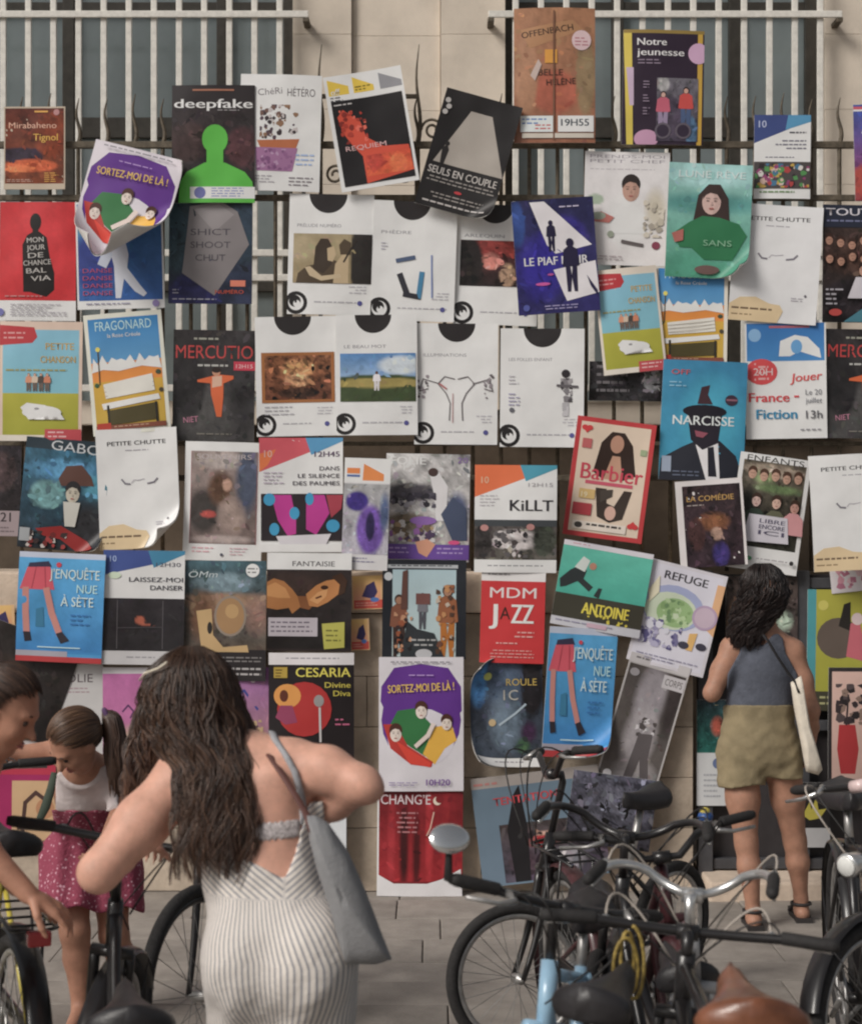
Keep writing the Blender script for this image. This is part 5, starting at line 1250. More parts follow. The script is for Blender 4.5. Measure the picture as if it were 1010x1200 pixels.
    cm.ring(bb + Vector((0, -.052, 0)), (0, 1, 0), .082, .006, 28, 6)
    for i in range(5):
        a = 2 * math.pi * i / 5 + .3
        cm.tube([bb + Vector((0, -.052, 0)), bb + Vector((math.cos(a) * .08, -.052, math.sin(a) * .08))], .006, 6)
    for q in (-1, 1):
        e = bb + Vector((math.cos(ck) * .165 * q, q * .075, math.sin(ck) * .165 * q))
        cm.tube([bb + Vector((0, q * .06, 0)), e], [.011, .009], 8)
    crank = cm.build('crankset', m_alu, rt)
    for q in (-1, 1):
        e = bb + Vector((math.cos(ck) * .165 * q, q * .075, math.sin(ck) * .165 * q))
        MB().box(e + Vector((-.045, q * .012, -.012)), e + Vector((.045, q * .1, .012)), bev=.005).build('pedal', m_rub, crank)
    ch = MB()
    for dz in (-1, 1): ch.tube([bb + Vector((0, -.052, dz * .082)), ra + Vector((0, -.052, dz * .035))], .0042, 5)
    ch.build('chain', m_steel, rt)
    if chainguard: MB().box(bb + Vector((-.30, -.072, .075)), bb + Vector((.09, -.060, .11)), bev=.005).build('chain_guard', m_blk, rt)
    # kickstand on the leaning side
    lz = math.sin(R(abs(lean))) * .2
    MB().tube([bb + Vector((-.09, .03, -.02)), bb + Vector((-.13, .17 if lean < 0 else -.17, -bb.z + lz + .004))], [.009, .007], 8).build('kickstand', m_steel, rt)
    MB().box((ra.x - .275, -.03, wr * 2 + .03), (ra.x - .243, .03, wr * 2 + .068), bev=.006).build('tail_lamp', m_red, rt) if rack else None
    if rack:
        rm = MB(); zt = wr * 2 + .06
        for q in (-1, 1):
            rm.tube([(ra.x + .20, q * .05, zt), (ra.x - .20, q * .06, zt), (ra.x - .24, 0, zt)], .0055, 6)
            rm.tube([ra + Vector((0, q * .062, .02)), (ra.x - .05, q * .058, zt)], .0045, 6); rm.tube([ra + Vector((.0, q * .062, .02)), (ra.x + .10, q * .055, zt)], .0045, 6)
        for i in range(4): rm.tube([(ra.x + .14 - i * .1, -.055, zt), (ra.x + .14 - i * .1, .055, zt)], .004, 6)
        rm.build('luggage_rack', m_blk, rt)
    if light:
        c = S(hb + Vector((.075, 0, .10)))
        fw = (rot @ Vector((1, 0, 0))).normalized()
        lm = MB().tube([c - fw * .05, c - fw * .03, c + fw * .02, c + fw * .03], [.012, .028, .036, .034], 14).build('headlamp', m_chr, rt)
        MB().tube([c + fw * .0302, c + fw * .036], [.031, .026], 14).build('lamp_lens', m_lens, lm)
    if basket:
        bk = MB(); b0 = hb + Vector((.10, 0, .10))
        for lv in range(6):
            t = lv / 5; wx, wy = .11 + .03 * t, .14 + .03 * t; z = b0.z + .22 * t
            lp = [Vector((b0.x + .13 + wx * math.cos(a) * 1.15, wy * math.sin(a) * 1.15, z)) for a in (2 * math.pi * i / 24 for i in range(24))]
            bk.tube([S(p) for p in lp], .004, 5, closed=True)
        for i in range(24):
            a = 2 * math.pi * i / 24
            bk.tube([S((b0.x + .13 + .11 * math.cos(a) * 1.15, .14 * math.sin(a) * 1.15, b0.z)), S((b0.x + .13 + .14 * math.cos(a) * 1.15, .17 * math.sin(a) * 1.15, b0.z + .22))], .003, 5)
        bk.build('basket', m_blk, rt)
    return rt

BIKES = {}
BIKES['A'] = bike('bicycle with a glossy brown leather saddle and straight dark handlebar', (.515, 3.25), 90, steer=-8, bar='flat', bar_h=.895, bar_w=.62, saddle_h=.975, saddle_m=m_leather, saddle_w=.21, lean=2, lever_m=m_chr, fender_m=m_blk, frame_m=m_blk, rack=True, cab_m=m_cablew)
BIKES['S'] = bike('bicycle with curved silver handlebars and a black saddle', (.435, 3.72), 64, steer=8, bar='swept', bar_h=.89, bar_w=.42, bar_m=m_chr, stem_m=m_chr, saddle_h=.85, saddle_w=.18, lean=3, wr=.31, wb=.98, frame_m=m_silverf, style='step', fender_m=m_silverf, cab_m=m_cablew)
BIKES['L'] = bike('light blue bicycle with a round mirror on its black handlebar', (.315, 4.12), -103, steer=49, bar='flat', bar_h=.915, bar_w=.62, saddle_h=.80, saddle_w=.155, lean=-2, frame_m=m_lblue, tube_r=.017, style='diamond', fork_m=m_lblue, mirror=-1, wb=1.0, wr=.30)
BIKES['W'] = bike('small wheeled folding bicycle with its front wheel turned beside the leaning posters', (.585, 5.95), -131, steer=-34, wr=.25, wb=.92, tr=.02, bar='riser', bar_h=.91, bar_w=.56, saddle_h=.80, saddle_w=.155, style='fold', lean=-2, frame_m=m_blk)
BIKES['X'] = bike('maroon bicycle with a blue and yellow bell', (.59, 5.06), -76, steer=-12, bar='riser', bar_h=.84, bar_w=.56, saddle_h=.64, saddle_w=.16, style='step', frame_m=m_maroon, fender_m=m_maroon, lean=2, wr=.31, bell=1, wb=1.0, rack=True)
BIKES['R'] = bike('black bicycle with a chrome headlamp facing away from the metal gate', (1.335, 5.16), -97, steer=-44, bar='flat', bar_h=1.02, bar_w=.52, saddle_h=.92, frame_m=m_blk, fender_m=m_blk, light=True, lean=2, lever_m=m_chr, stem_m=m_pinkw, tr=.022, cab_m=m_cablew)
BIKES['Y'] = bike('yellow framed bicycle whose rear wheel and rack stand beside the bending girls', (-1.345, 4.97), 115, steer=10, bar='flat', bar_h=.98, bar_w=.58, saddle_h=.92, frame_m=m_yel, fork_m=m_blk, lean=2, rack=True, tr=.022, fender_m=m_blk)
BIKES['N'] = bike('black bicycle whose front wheel shows between the girl and the striped jumpsuit', (-.59, 5.61), -100, steer=-14, bar='flat', bar_h=.90, bar_w=.46, saddle_h=.84, frame_m=m_blk, lean=2, tr=.021, rim_m=m_blk)
BIKES['K'] = bike('black bicycle held by the woman in the striped jumpsuit', (-.735, 3.88), 103.6, steer=-20, bar='flat', bar_h=.975, bar_w=.58, saddle_h=.755, frame_m=m_blk, lean=2, fender_m=m_blk, style='step', wr=.32)
BIKES['Z'] = bike('black city bicycle with narrow swept black handlebars among the parked bicycles', (.60, 4.36), 98, steer=-22, bar='swept', bar_h=.90, bar_w=.46, saddle_h=.72, saddle_w=.17, lean=-2, wr=.30, wb=.96, frame_m=m_blk, style='step', fender_m=m_blk, lever_m=m_chr)
# ================================================================== people
class Vol:
    """signed distance grid; bodies grow as ONE smooth surface from tapered limbs"""
    def __init__(s, lo, hi, h):
        s.lo = np.array(lo, dtype=np.float64); s.h = h
        s.n = np.ceil((np.array(hi) - s.lo) / h).astype(int) + 1
        s.F = np.full(tuple(s.n), 1.0, dtype=np.float32)
        s.ax = [(s.lo[i] + h * np.arange(s.n[i])).astype(np.float32) for i in range(3)]
    def _sub(s, lo, hi):
        a = np.maximum(0, np.floor((np.array(lo) - s.lo) / s.h).astype(int)); b = np.minimum(s.n, np.ceil((np.array(hi) - s.lo) / s.h).astype(int) + 1)
        if np.any(b <= a): return None
        sl = tuple(slice(int(a[i]), int(b[i])) for i in range(3))
        return sl, (s.ax[0][sl[0]][:, None, None], s.ax[1][sl[1]][None, :, None], s.ax[2][sl[2]][None, None, :])
    def _mix(s, sl, d, k):
        f = s.F[sl]
        if k < 0:
            s.F[sl] = np.maximum(f, d); return
        h_ = np.clip(.5 + .5 * (d - f) / k, 0, 1)
        s.F[sl] = d * (1 - h_) + f * h_ - k * h_ * (1 - h_)
    def cone(s, a, b, ra, rb, k=.02, flat=None):
        a = np.array(a, dtype=np.float64); b = np.array(b, dtype=np.float64)
        m = max(ra, rb) * (1.0 if flat is None else max(1, flat[1])) + k + .07
        r_ = s._sub(np.minimum(a, b) - m, np.maximum(a, b) + m)
        if r_ is None: return s
        sl, (X, Y, Z) = r_
        px, py, pz = X - a[0], Y - a[1], Z - a[2]
        ab = b - a
        if flat is not None:
            n = np.array(flat[0], dtype=np.float64); n = n / np.linalg.norm(n); f = 1 / flat[1] - 1
            dt = (px * n[0] + py * n[1] + pz * n[2]) * f
            px, py, pz = px + n[0] * dt, py + n[1] * dt, pz + n[2] * dt
            ab = ab + n * (ab @ n) * f
        L2 = float(ab @ ab) + 1e-12
        t = np.clip((px * ab[0] + py * ab[1] + pz * ab[2]) / L2, 0, 1)
        d = np.sqrt((px - t * ab[0]) ** 2 + (py - t * ab[1]) ** 2 + (pz - t * ab[2]) ** 2) - (ra + (rb - ra) * t)
        s._mix(sl, d.astype(np.float32), k)
        return s
    def ell(s, c, rad, M=None, k=.02, sub=False):
        c = np.array(c, dtype=np.float64); m = max(rad) + k + .07
        r_ = s._sub(c - m, c + m)
        if r_ is None: return s
        sl, (X, Y, Z) = r_
        px, py, pz = X - c[0], Y - c[1], Z - c[2]
        if M is not None:
            q = [px * M[0][i] + py * M[1][i] + pz * M[2][i] for i in range(3)]
        else: q = [px, py, pz]
        k0 = np.sqrt(sum((q[i] / rad[i]) ** 2 for i in range(3))); k1 = np.sqrt(sum((q[i] / rad[i] ** 2) ** 2 for i in range(3))) + 1e-9
        d = (k0 * (k0 - 1) / k1).astype(np.float32)
        if sub:
            f = s.F[sl]; g_ = -d
            h_ = np.clip(.5 - .5 * (g_ - f) / k, 0, 1)
            s.F[sl] = g_ * (1 - h_) + f * h_ + k * h_ * (1 - h_)
        else: s._mix(sl, d, k)
        return s
    def chain(s, pts, rs, k=.02, flat=None):
        for i in range(len(pts) - 1): s.cone(pts[i], pts[i + 1], rs[i], rs[i + 1], k, flat)
        return s
    def clone(s, off):
        c = Vol.__new__(Vol); c.lo, c.h, c.n, c.ax = s.lo, s.h, s.n, s.ax; c.F = s.F - np.float32(off); return c
    def grid(s): return s.ax[0][:, None, None], s.ax[1][None, :, None], s.ax[2][None, None, :]

def surface(F, lo, h):
    """surface nets: field -> vertices, quads"""
    F = np.pad(F, 1, constant_values=1.0); lo = np.array(lo) - h
    S_ = F < 0
    c = [S_[i:S_.shape[0] - 1 + i, j:S_.shape[1] - 1 + j, k:S_.shape[2] - 1 + k] for i in (0, 1) for j in (0, 1) for k in (0, 1)]
    cnt = sum(x.astype(np.int8) for x in c)
    act = (cnt > 0) & (cnt < 8)
    I, J, K = np.nonzero(act)
    idx = np.full(act.shape, -1, dtype=np.int64); idx[I, J, K] = np.arange(len(I))
    acc = np.zeros((len(I), 3)); num = np.zeros(len(I))
    for ax_ in range(3):
        for u in (0, 1):
            for v in (0, 1):
                o0 = [0, 0, 0]; others = [q for q in range(3) if q != ax_]
                o0[others[0]] = u; o0[others[1]] = v
                o1 = list(o0); o1[ax_] = 1
                f0 = F[I + o0[0], J + o0[1], K + o0[2]]; f1 = F[I + o1[0], J + o1[1], K + o1[2]]
                m = (f0 < 0) != (f1 < 0)
                t = np.where(m, f0 / np.where(m, f0 - f1, 1), 0)
                p = np.zeros((len(I), 3)); p[:, others[0]] = u; p[:, others[1]] = v; p[:, ax_] = t
                acc += p * m[:, None]; num += m
    V = np.stack([I, J, K], 1) + acc / np.maximum(num, 1)[:, None]
    V = lo + V * h
    Q = []
    for ax_ in range(3):
        sl0 = [slice(None)] * 3; sl1 = [slice(None)] * 3
        sl0[ax_] = slice(0, -1); sl1[ax_] = slice(1, None)
        d = S_[tuple(sl0)] != S_[tuple(sl1)]
        a, b = [q for q in range(3) if q != ax_]
        i_ = list(np.nonzero(d))
        ok = (i_[a] > 0) & (i_[b] > 0) & (i_[a] < S_.shape[a] - 1) & (i_[b] < S_.shape[b] - 1)
        i_ = [x[ok] for x in i_]
        ins = S_[tuple(i_)]
        def cell(da, db):
            q = list(i_); q[a] = q[a] - da; q[b] = q[b] - db
            return idx[tuple(q)]
        quad = np.stack([cell(1, 1), cell(0, 1), cell(0, 0), cell(1, 0)], 1)
        fl = ins if ax_ != 1 else ~ins
        quad = np.where(fl[:, None], quad, quad[:, ::-1])
        Q.append(quad)
    Q = np.concatenate(Q); Q = Q[(Q >= 0).all(1)]
    return V, Q

def smooth_verts(V, Q, it=2):
    for _ in range(it):
        acc = np.zeros_like(V); n = np.zeros(len(V))
        for a, b in ((0, 1), (1, 2), (2, 3), (3, 0)):
            np.add.at(acc, Q[:, a], V[Q[:, b]]); np.add.at(acc, Q[:, b], V[Q[:, a]])
            np.add.at(n, Q[:, a], 1); np.add.at(n, Q[:, b], 1)
        V = V * .4 + acc / np.maximum(n, 1)[:, None] * .6
    return V

def np_mesh(name, V, Q, parent, material, attrs=None, smooth=True):
    me = bpy.data.meshes.new(name)
    off = np.array(parent.location) if parent else np.zeros(3)
    me.vertices.add(len(V)); me.vertices.foreach_set('co', (V - off).astype(np.float32).ravel())
    k = Q.shape[1]
    me.loops.add(Q.size); me.loops.foreach_set('vertex_index', Q.astype(np.int32).ravel())
    me.polygons.add(len(Q)); me.polygons.foreach_set('loop_start', np.arange(0, Q.size, k, dtype=np.int32)); me.polygons.foreach_set('loop_total', np.full(len(Q), k, dtype=np.int32))
    me.update(calc_edges=True); me.validate()
    me.polygons.foreach_set('use_smooth', np.full(len(me.polygons), smooth))
    for nm, arr in (attrs or {}).items():
        if arr.ndim == 1:
            a = me.attributes.new(nm, 'FLOAT', 'POINT'); a.data.foreach_set('value', arr.astype(np.float32))
        else:
            a = me.color_attributes.new(nm, 'FLOAT_COLOR', 'POINT'); a.data.foreach_set('color', arr.astype(np.float32).ravel())
    return link_mesh(name, me, parent, material)

def A(px, py, d): return np.array(P(px, py, d))

def frame_of(f, up=(0, 0, 1)):
    f = np.array(f, float); f /= np.linalg.norm(f)
    u = np.array(up, float); u = u - f * (u @ f); u /= np.linalg.norm(u)
    return f, np.cross(u, f), u            # forward, left, up

def add_head(v, c, f, up=(0, 0, 1), s=1.0):
    f, l, u = frame_of(f, up); M = np.stack([f, l, u], 1); c = np.array(c)
    v.ell(c + s * (u * .022 - f * .012), (s * .098, s * .078, s * .098), M, .02)
    v.ell(c + s * (f * .030 - u * .035), (s * .060, s * .060, s * .085), M, .025)
    v.ell(c + s * (f * .055 - u * .098), (s * .026, s * .030, s * .020), M, .025)
    v.ell(c + s * (f * .078 + u * .026), (s * .018, s * .050, s * .012), M, .015)
    for q in (-1, 1):
        v.ell(c + s * (f * .094 + u * .004 + l * q * .031), (s * .012, s * .016, s * .011), M, .008, sub=True)
        v.ell(c + s * (f * .060 - u * .030 + l * q * .036), (s * .026, s * .022, s * .024), M, .02)
        v.ell(c + s * (-f * .005 - u * .012 + l * q * .078), (s * .020, s * .009, s * .031), M, .006)
    v.cone(c + s * (f * .088 + u * .004), c + s * (f * .114 - u * .030), s * .008, s * .012, .010)
    v.ell(c + s * (f * .092 - u * .030), (s * .012, s * .018, s * .008), M, .008)
    v.ell(c + s * (f * .088 - u * .058), (s * .010, s * .022, s * .006), M, .006); v.ell(c + s * (f * .086 - u * .070), (s * .010, s * .020, s * .007), M, .006)
    return f, l, u

def add_eyes(parent, c, f, l, u, s=1.0):
    c = np.array(c)
    for q in (-1, 1):
        e = c + s * (f * .078 + u * .004 + l * q * .031)
        MB(parent.location).ell(Vector(e), (s * .0115,) * 3).build('eye', mat('dark_eye', C(60, 50, 46), .2), parent)
        pts = [c + s * (f * (.090 - .018 * abs(t) ** 2) + u * (.030 - .006 * t * t) + l * q * (.031 + .016 * t)) for t in (-1, -.5, 0, .5, 1)]
        MB(parent.location).tube([Vector(p) for p in pts], [.002 * s, .0034 * s, .0036 * s, .003 * s, .0016 * s], 6).build('eyebrow', mat('brow_hair', C(60, 44, 36), .7), parent)

def add_lips(parent, c, f, l, u, s=1.0):
    c = np.array(c)
    for dz, r_ in ((-.059, .0042), (-.069, .0050)):
        MB(parent.location).tube([Vector(c + s * (f * (.0985 - .012 * t * t) + u * (dz + .002 * t * t) + l * .021 * t)) for t in (-1, -.6, 0, .6, 1)], [.001 * s, r_ * s * .8, r_ * s, r_ * s * .8, .001 * s], 8).build('lip', mat('lip_skin', C(168, 104, 98), .4), parent)

def pulled_hair(name, parent, c, tie, f, u, s, n, cols, vol, th=.004, seed=1, rad=.0017, bun=0.0):
    """hair combed from the hairline to one point; a cap grown from the skull lies under the strands"""
    g_ = np.random.default_rng(seed); c = np.array(c); tie = np.array(tie)
    M = np.stack([f, np.cross(u, f), u], 1); rad3 = np.array((.104, .084, .104)) * s; cen = c + s * (u * .022 - f * .012)
    nn = -f * .80 + u * .60
    V = []; Cc = []; pts = 16; k = 3
    ca_ = np.cos(2 * np.pi * np.arange(3) / 3); sa_ = np.sin(2 * np.pi * np.arange(3) / 3)
    td = M.T @ (tie - cen); td = td / rad3; td /= np.linalg.norm(td)
    m = 0
    while m < n:
        d0 = g_.normal(0, 1, 3); d0 /= np.linalg.norm(d0)
        p0 = cen + M @ (d0 * rad3)
        h0 = (p0 - c) @ nn
        if h0 < th - .006 * s + .006 * math.sin(d0[1] * 9 + seed) or (h0 > th + .05 * s and g_.random() < .75): continue
        an = math.acos(np.clip(d0 @ td, -1, 1)); T = np.linspace(0, 1, pts); sn = max(1e-4, math.sin(an))
        dd = (np.sin((1 - T) * an) / sn)[:, None] * d0 + (np.sin(T * an) / sn)[:, None] * td
        lift = 1 + .035 * np.sin(T * math.pi) * g_.uniform(.3, 1.2) + .012 * np.sin(T * 9 + g_.uniform(0, 6))
        pp = cen + (dd * rad3 * lift[:, None]) @ M.T
        t = np.gradient(pp, axis=0); t /= np.linalg.norm(t, axis=1)[:, None] + 1e-9
        a_ = pp - cen; a_ /= np.linalg.norm(a_, axis=1)[:, None]; w_ = np.cross(t, a_); w_ /= np.linalg.norm(w_, axis=1)[:, None] + 1e-9
        rr = rad * g_.uniform(.7, 1.3) * np.clip(.35 + T * 5, 0, 1)
        V.append((pp[:, None] + (a_[:, None] * ca_[None, :, None] + w_[:, None] * sa_[None, :, None]) * rr[:, None, None]).reshape(-1, 3))
        base = np.array(cols[g_.integers(len(cols))][:3]) * g_.uniform(.75, 1.25)
        cc_ = np.ones((pts * k, 4)); cc_[:, :3] = base; Cc.append(cc_); m += 1
    q0 = np.array([(j * k + q, j * k + (q + 1) % k, (j + 1) * k + (q + 1) % k, (j + 1) * k + q) for j in range(pts - 1) for q in range(k)])
    Q = (q0[None] + (np.arange(n) * pts * k)[:, None, None]).reshape(-1, 4); V = np.concatenate(V); Cc = np.concatenate(Cc)
    X, Y, Z = vol.grid()
    dot = (X - c[0]) * nn[0] + (Y - c[1]) * nn[1] + (Z - c[2]) * nn[2]
    far = np.sqrt((X - cen[0]) ** 2 + (Y - cen[1]) ** 2 + (Z - cen[2]) ** 2) - .135 * s
    fld = np.maximum(np.maximum(vol.F - .004, th + .010 - dot), far)
    if bun:
        bx_ = np.sqrt((X - tie[0]) ** 2 + (Y - tie[1]) ** 2 + (Z - tie[2]) ** 2) - bun
        fld = np.minimum(fld, bx_)
    v2, q2 = surface(fld.astype(np.float32), vol.lo, vol.h); v2 = smooth_verts(v2, q2, 2)
    c2 = np.tile(np.array(tuple(np.array(cols[0][:3]) * .85) + (1,)), (len(v2), 1))
    return np_mesh(name, np.concatenate([V, v2]), np.concatenate([Q, q2 + len(V)]), parent, attr_mat('hair_strands', 'Col', rough=.42, spec=.45), {'Col': np.concatenate([Cc, c2])})

def add_hand(v, w_, d, palm_n, s=1.0, curl=.5, spread=.22, thumb=1):
    """five-fingered hand: w_ wrist, d direction of the fingers, palm_n palm normal (fingers curl towards it)"""
    w_ = np.array(w_); d = np.array(d, float); d /= np.linalg.norm(d)
    n = np.array(palm_n, float); n = n - d * (n @ d); n /= np.linalg.norm(n)
    sd_ = np.cross(d, n) * thumb
    v.cone(w_, w_ + d * .035 * s, .021 * s, .026 * s, .012, flat=(n, .65))
    v.cone(w_ + d * .035 * s + sd_ * .012 * s, w_ + d * .078 * s + sd_ * .020 * s, .020 * s, .017 * s, .012, flat=(n, .75))
    v.cone(w_ + d * .035 * s - sd_ * .012 * s, w_ + d * .074 * s - sd_ * .020 * s, .020 * s, .016 * s, .012, flat=(n, .75))
    for i, (off, L) in enumerate(((.028, .068), (.0095, .077), (-.0095, .071), (-.027, .055))):
        p0 = w_ + (d * .080 + sd_ * off) * s
        dr = d + sd_ * off * spread * 12; dr /= np.linalg.norm(dr)
        a = 0; p = p0
        for j, fr in enumerate((.45, .32, .23)):
            a += curl * (.7 if j == 0 else 1.0)
            q = p + (dr * math.cos(a) + n * math.sin(a)) * L * fr * s
            r0 = (.0088, .0078, .0070)[j] * s; r1 = (.0078, .0070, .0060)[j] * s
            v.cone(p, q, r0, r1, .003 if j else .006)
            p = q
    p0 = w_ + (d * .022 + sd_ * .024) * s; q = p0 + (d * .6 + sd_ * .75 + n * .35) * .036 * s; r_ = q + (d * .8 + sd_ * .35 + n * .55) * .032 * s; t = r_ + (d * .8 + n * .55) * .024 * s
    v.chain([p0, q, r_, t], [.014 * s, .0105 * s, .009 * s, .007 * s], .006)

def hair_mesh(name, rows, n, parent, cols, wave=.012, wl=7.0, rad=.0024, end_jit=35, curl=0.0, seed=3, mass=.84, pts=20, top_lift=0.0, voxel=.008):
    """rows: (py, left px, right px, depth of the centre, bulge towards the camera, half depth of the mass)"""
    g_ = np.random.default_rng(seed)
    rows = np.array(rows, float); ys = rows[:, 0]
    V = []; Q = []; Cc = []
    k = 3
    ca_ = np.cos(2 * np.pi * np.arange(3) / 3); sa_ = np.sin(2 * np.pi * np.arange(3) / 3)
    nc = max(20, n // 22)
    K_s = g_.random(nc); K_ph = g_.uniform(0, 6.28, (nc, 2)); K_am = g_.uniform(.4, 1.4, nc); K_wl = g_.uniform(.8, 1.25, nc); K_end = np.minimum(np.abs(g_.normal(0, end_jit, nc)), (ys[-1] - ys[0]) * .45); K_lay = g_.random(nc) ** .6; K_col = g_.uniform(.75, 1.25, nc)
    for i in range(n):
        c_ = g_.integers(nc)
        s0 = K_s[c_] + g_.normal(0, .055) if g_.random() < .88 else g_.random(); lay = np.clip(K_lay[c_] + g_.normal(0, .15), 0, 1.1)
        side = 1.0 if g_.random() < .82 else -1.0
        y0 = ys[0] + (g_.random() ** 2) * 16; y1 = ys[-1] - K_end[c_] - abs(g_.normal(0, 8)) + 6
        ph, ph2 = K_ph[c_] + g_.normal(0, .18, 2); am = wave * K_am[c_]; wlv = wl * K_wl[c_]
        base = np.array(cols[g_.integers(len(cols))][:3]) * K_col[c_] * g_.uniform(.85, 1.15)
        T = np.linspace(0, 1, pts)
        yy = y0 + (y1 - y0) * T
        L = np.interp(yy, ys, rows[:, 1]); Rr = np.interp(yy, ys, rows[:, 2]); D = np.interp(yy, ys, rows[:, 3]); B = np.interp(yy, ys, rows[:, 4])
        cv = np.clip(T * 1.3 - .25, 0, 1) ** 1.5 * .5
        sg = np.clip(s0 * (1 - cv) + K_s[c_] * cv + .05 * np.sin(T * 3 + ph2) * T, 0, 1)
        x = L + (Rr - L) * sg
        d = D - side * B * np.sqrt(np.clip(1 - (2 * sg - 1) ** 2, 0, 1)) * (.62 + .42 * lay)
        pp = np.stack([(x - 505) * d / FP, d, HC - (yy - 600) * d / FP], 1)
        en = np.clip(T * 2.2, 0, 1)
        pp[:, 0] += am * en * np.sin(T * wlv * 2 + ph) + curl * en * np.sin(T * 26 + ph2); pp[:, 1] += am * .7 * en * np.cos(T * wlv * 1.7 + ph2) + curl * en * np.cos(T * 26 + ph2)
        rr = rad * g_.uniform(.7, 1.3) * (1 - .65 * T ** 3) * np.clip(.5 + T * 6, 0, 1)
        t = np.gradient(pp, axis=0); t /= np.linalg.norm(t, axis=1)[:, None] + 1e-9
        u = np.cross(t, (0, 1, 0)); u /= np.linalg.norm(u, axis=1)[:, None] + 1e-9; w_ = np.cross(t, u)
        V.append((pp[:, None] + (u[:, None] * ca_[None, :, None] + w_[:, None] * sa_[None, :, None]) * rr[:, None, None]).reshape(-1, 3))
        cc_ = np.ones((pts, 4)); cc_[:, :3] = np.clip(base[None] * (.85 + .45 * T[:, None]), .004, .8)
        Cc.append(np.repeat(cc_, k, axis=0))
    q0 = np.array([(j * k + q, j * k + (q + 1) % k, (j + 1) * k + (q + 1) % k, (j + 1) * k + q) for j in range(pts - 1) for q in range(k)])
    Q = (q0[None] + (np.arange(n) * pts * k)[:, None, None]).reshape(-1, 4)
    V = np.concatenate(V); Cc = np.concatenate(Cc)
    if mass:
        lo = V.min(0) - .06; hi = V.max(0) + .06
        vol = Vol(lo, hi, voxel)
        yq = [y_ for y_ in np.linspace(ys[0] + 2, ys[-1] - min(110, end_jit * 1.6) - 6, 40) if y_ - (np.interp(y_, ys, rows[:, 2]) - np.interp(y_, ys, rows[:, 1])) / 2 * mass * .92 > ys[0] + 1]
        cs = []; 
        for y_ in yq:
            L, Rr, D, B = (np.interp(y_, ys, rows[:, q]) for q in (1, 2, 3, 4))
            cs.append((A((L + Rr) / 2, y_, D), (Rr - L) / 2 * D / FP * mass, max(.2, B * mass / max(1e-4, (Rr - L) / 2 * D / FP * mass))))
        for (a, ra, fa), (b, rb, fb) in zip(cs, cs[1:]):
            vol.cone(a, b, ra * .92, rb * .92, .02, flat=((0, 1, 0), min(1.2, (fa + fb) / 2)))
        v2, q2 = surface(vol.F, vol.lo, vol.h); v2 = smooth_verts(v2, q2, 2)
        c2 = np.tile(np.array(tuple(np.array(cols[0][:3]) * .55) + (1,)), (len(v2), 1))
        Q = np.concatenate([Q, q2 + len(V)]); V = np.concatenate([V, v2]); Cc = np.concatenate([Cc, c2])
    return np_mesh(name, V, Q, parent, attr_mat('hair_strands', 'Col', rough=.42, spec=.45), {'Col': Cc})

def pxgrid(vol):
    X, Y, Z = vol.grid()
    return 505 + X * FP / Y, 600 + (HC - Z) * FP / Y

def cloth(name, vol, F, clip, parent, material, attrs=None, it=2):
    V, Q = surface(np.maximum(F, clip).astype(np.float32), vol.lo, vol.h)
    V = smooth_verts(V, Q, it)
    return np_mesh(name, V, Q, parent, material, attrs(V) if attrs else None)

def pillow(outline, d, thick, parent, name, material, n=9, turn=0.0):
    """soft bag: outline in picture pixels at distance d, puffed to the given thickness"""
    pts = [A(x, y, d) for x, y in outline]
    c = sum(pts) / len(pts); m = len(pts)
    dense = []
    for i in range(m):
        a, b = pts[i], pts[(i + 1) % m]
        for t in range(4): dense.append(a + (b - a) * t / 4)
    m = len(dense); V = []; F = []
    for sgn in (-1, 1):
        for j in range(n):
            s_ = 1 - j / n
            for p in dense:
                q = c + (p - c) * s_
                wob = .006 * math.sin(q[0] * 60 + q[2] * 40) * (1 - s_)
                V.append(q + np.array((turn * (q[1] - d), sgn * (thick / 2 * math.sqrt(max(0, 1 - s_ ** 2.6)) + wob + .004) + turn * (q[0] - c[0]), 0)))
        V.append(c + np.array((0, sgn * thick / 2, 0)))
    H = m * n + 1
    for h_ in (0, 1):
        o = h_ * H
        for j in range(n - 1):
            for i in range(m):
                k = (i + 1) % m
                q = (o + j * m + i, o + j * m + k, o + (j + 1) * m + k, o + (j + 1) * m + i)
                F.append(q if h_ == 0 else q[::-1])
        for i in range(m):
            k = (i + 1) % m
            t = (o + (n - 1) * m + i, o + (n - 1) * m + k, o + H - 1)
            F.append(t if h_ == 0 else t[::-1])
    for i in range(m): F.append((i, H + i, H + (i + 1) % m, (i + 1) % m))
    mb = MB(parent.location if parent else (0, 0, 0)); mb.add([Vector(v) for v in V], F, True)
    return mb.build(name, material, parent)

def skin(name, col):
    return mat(name, col, .55, var=.09, scale=26, bump=.05, bscale=260, spec=.4, trans=.12)

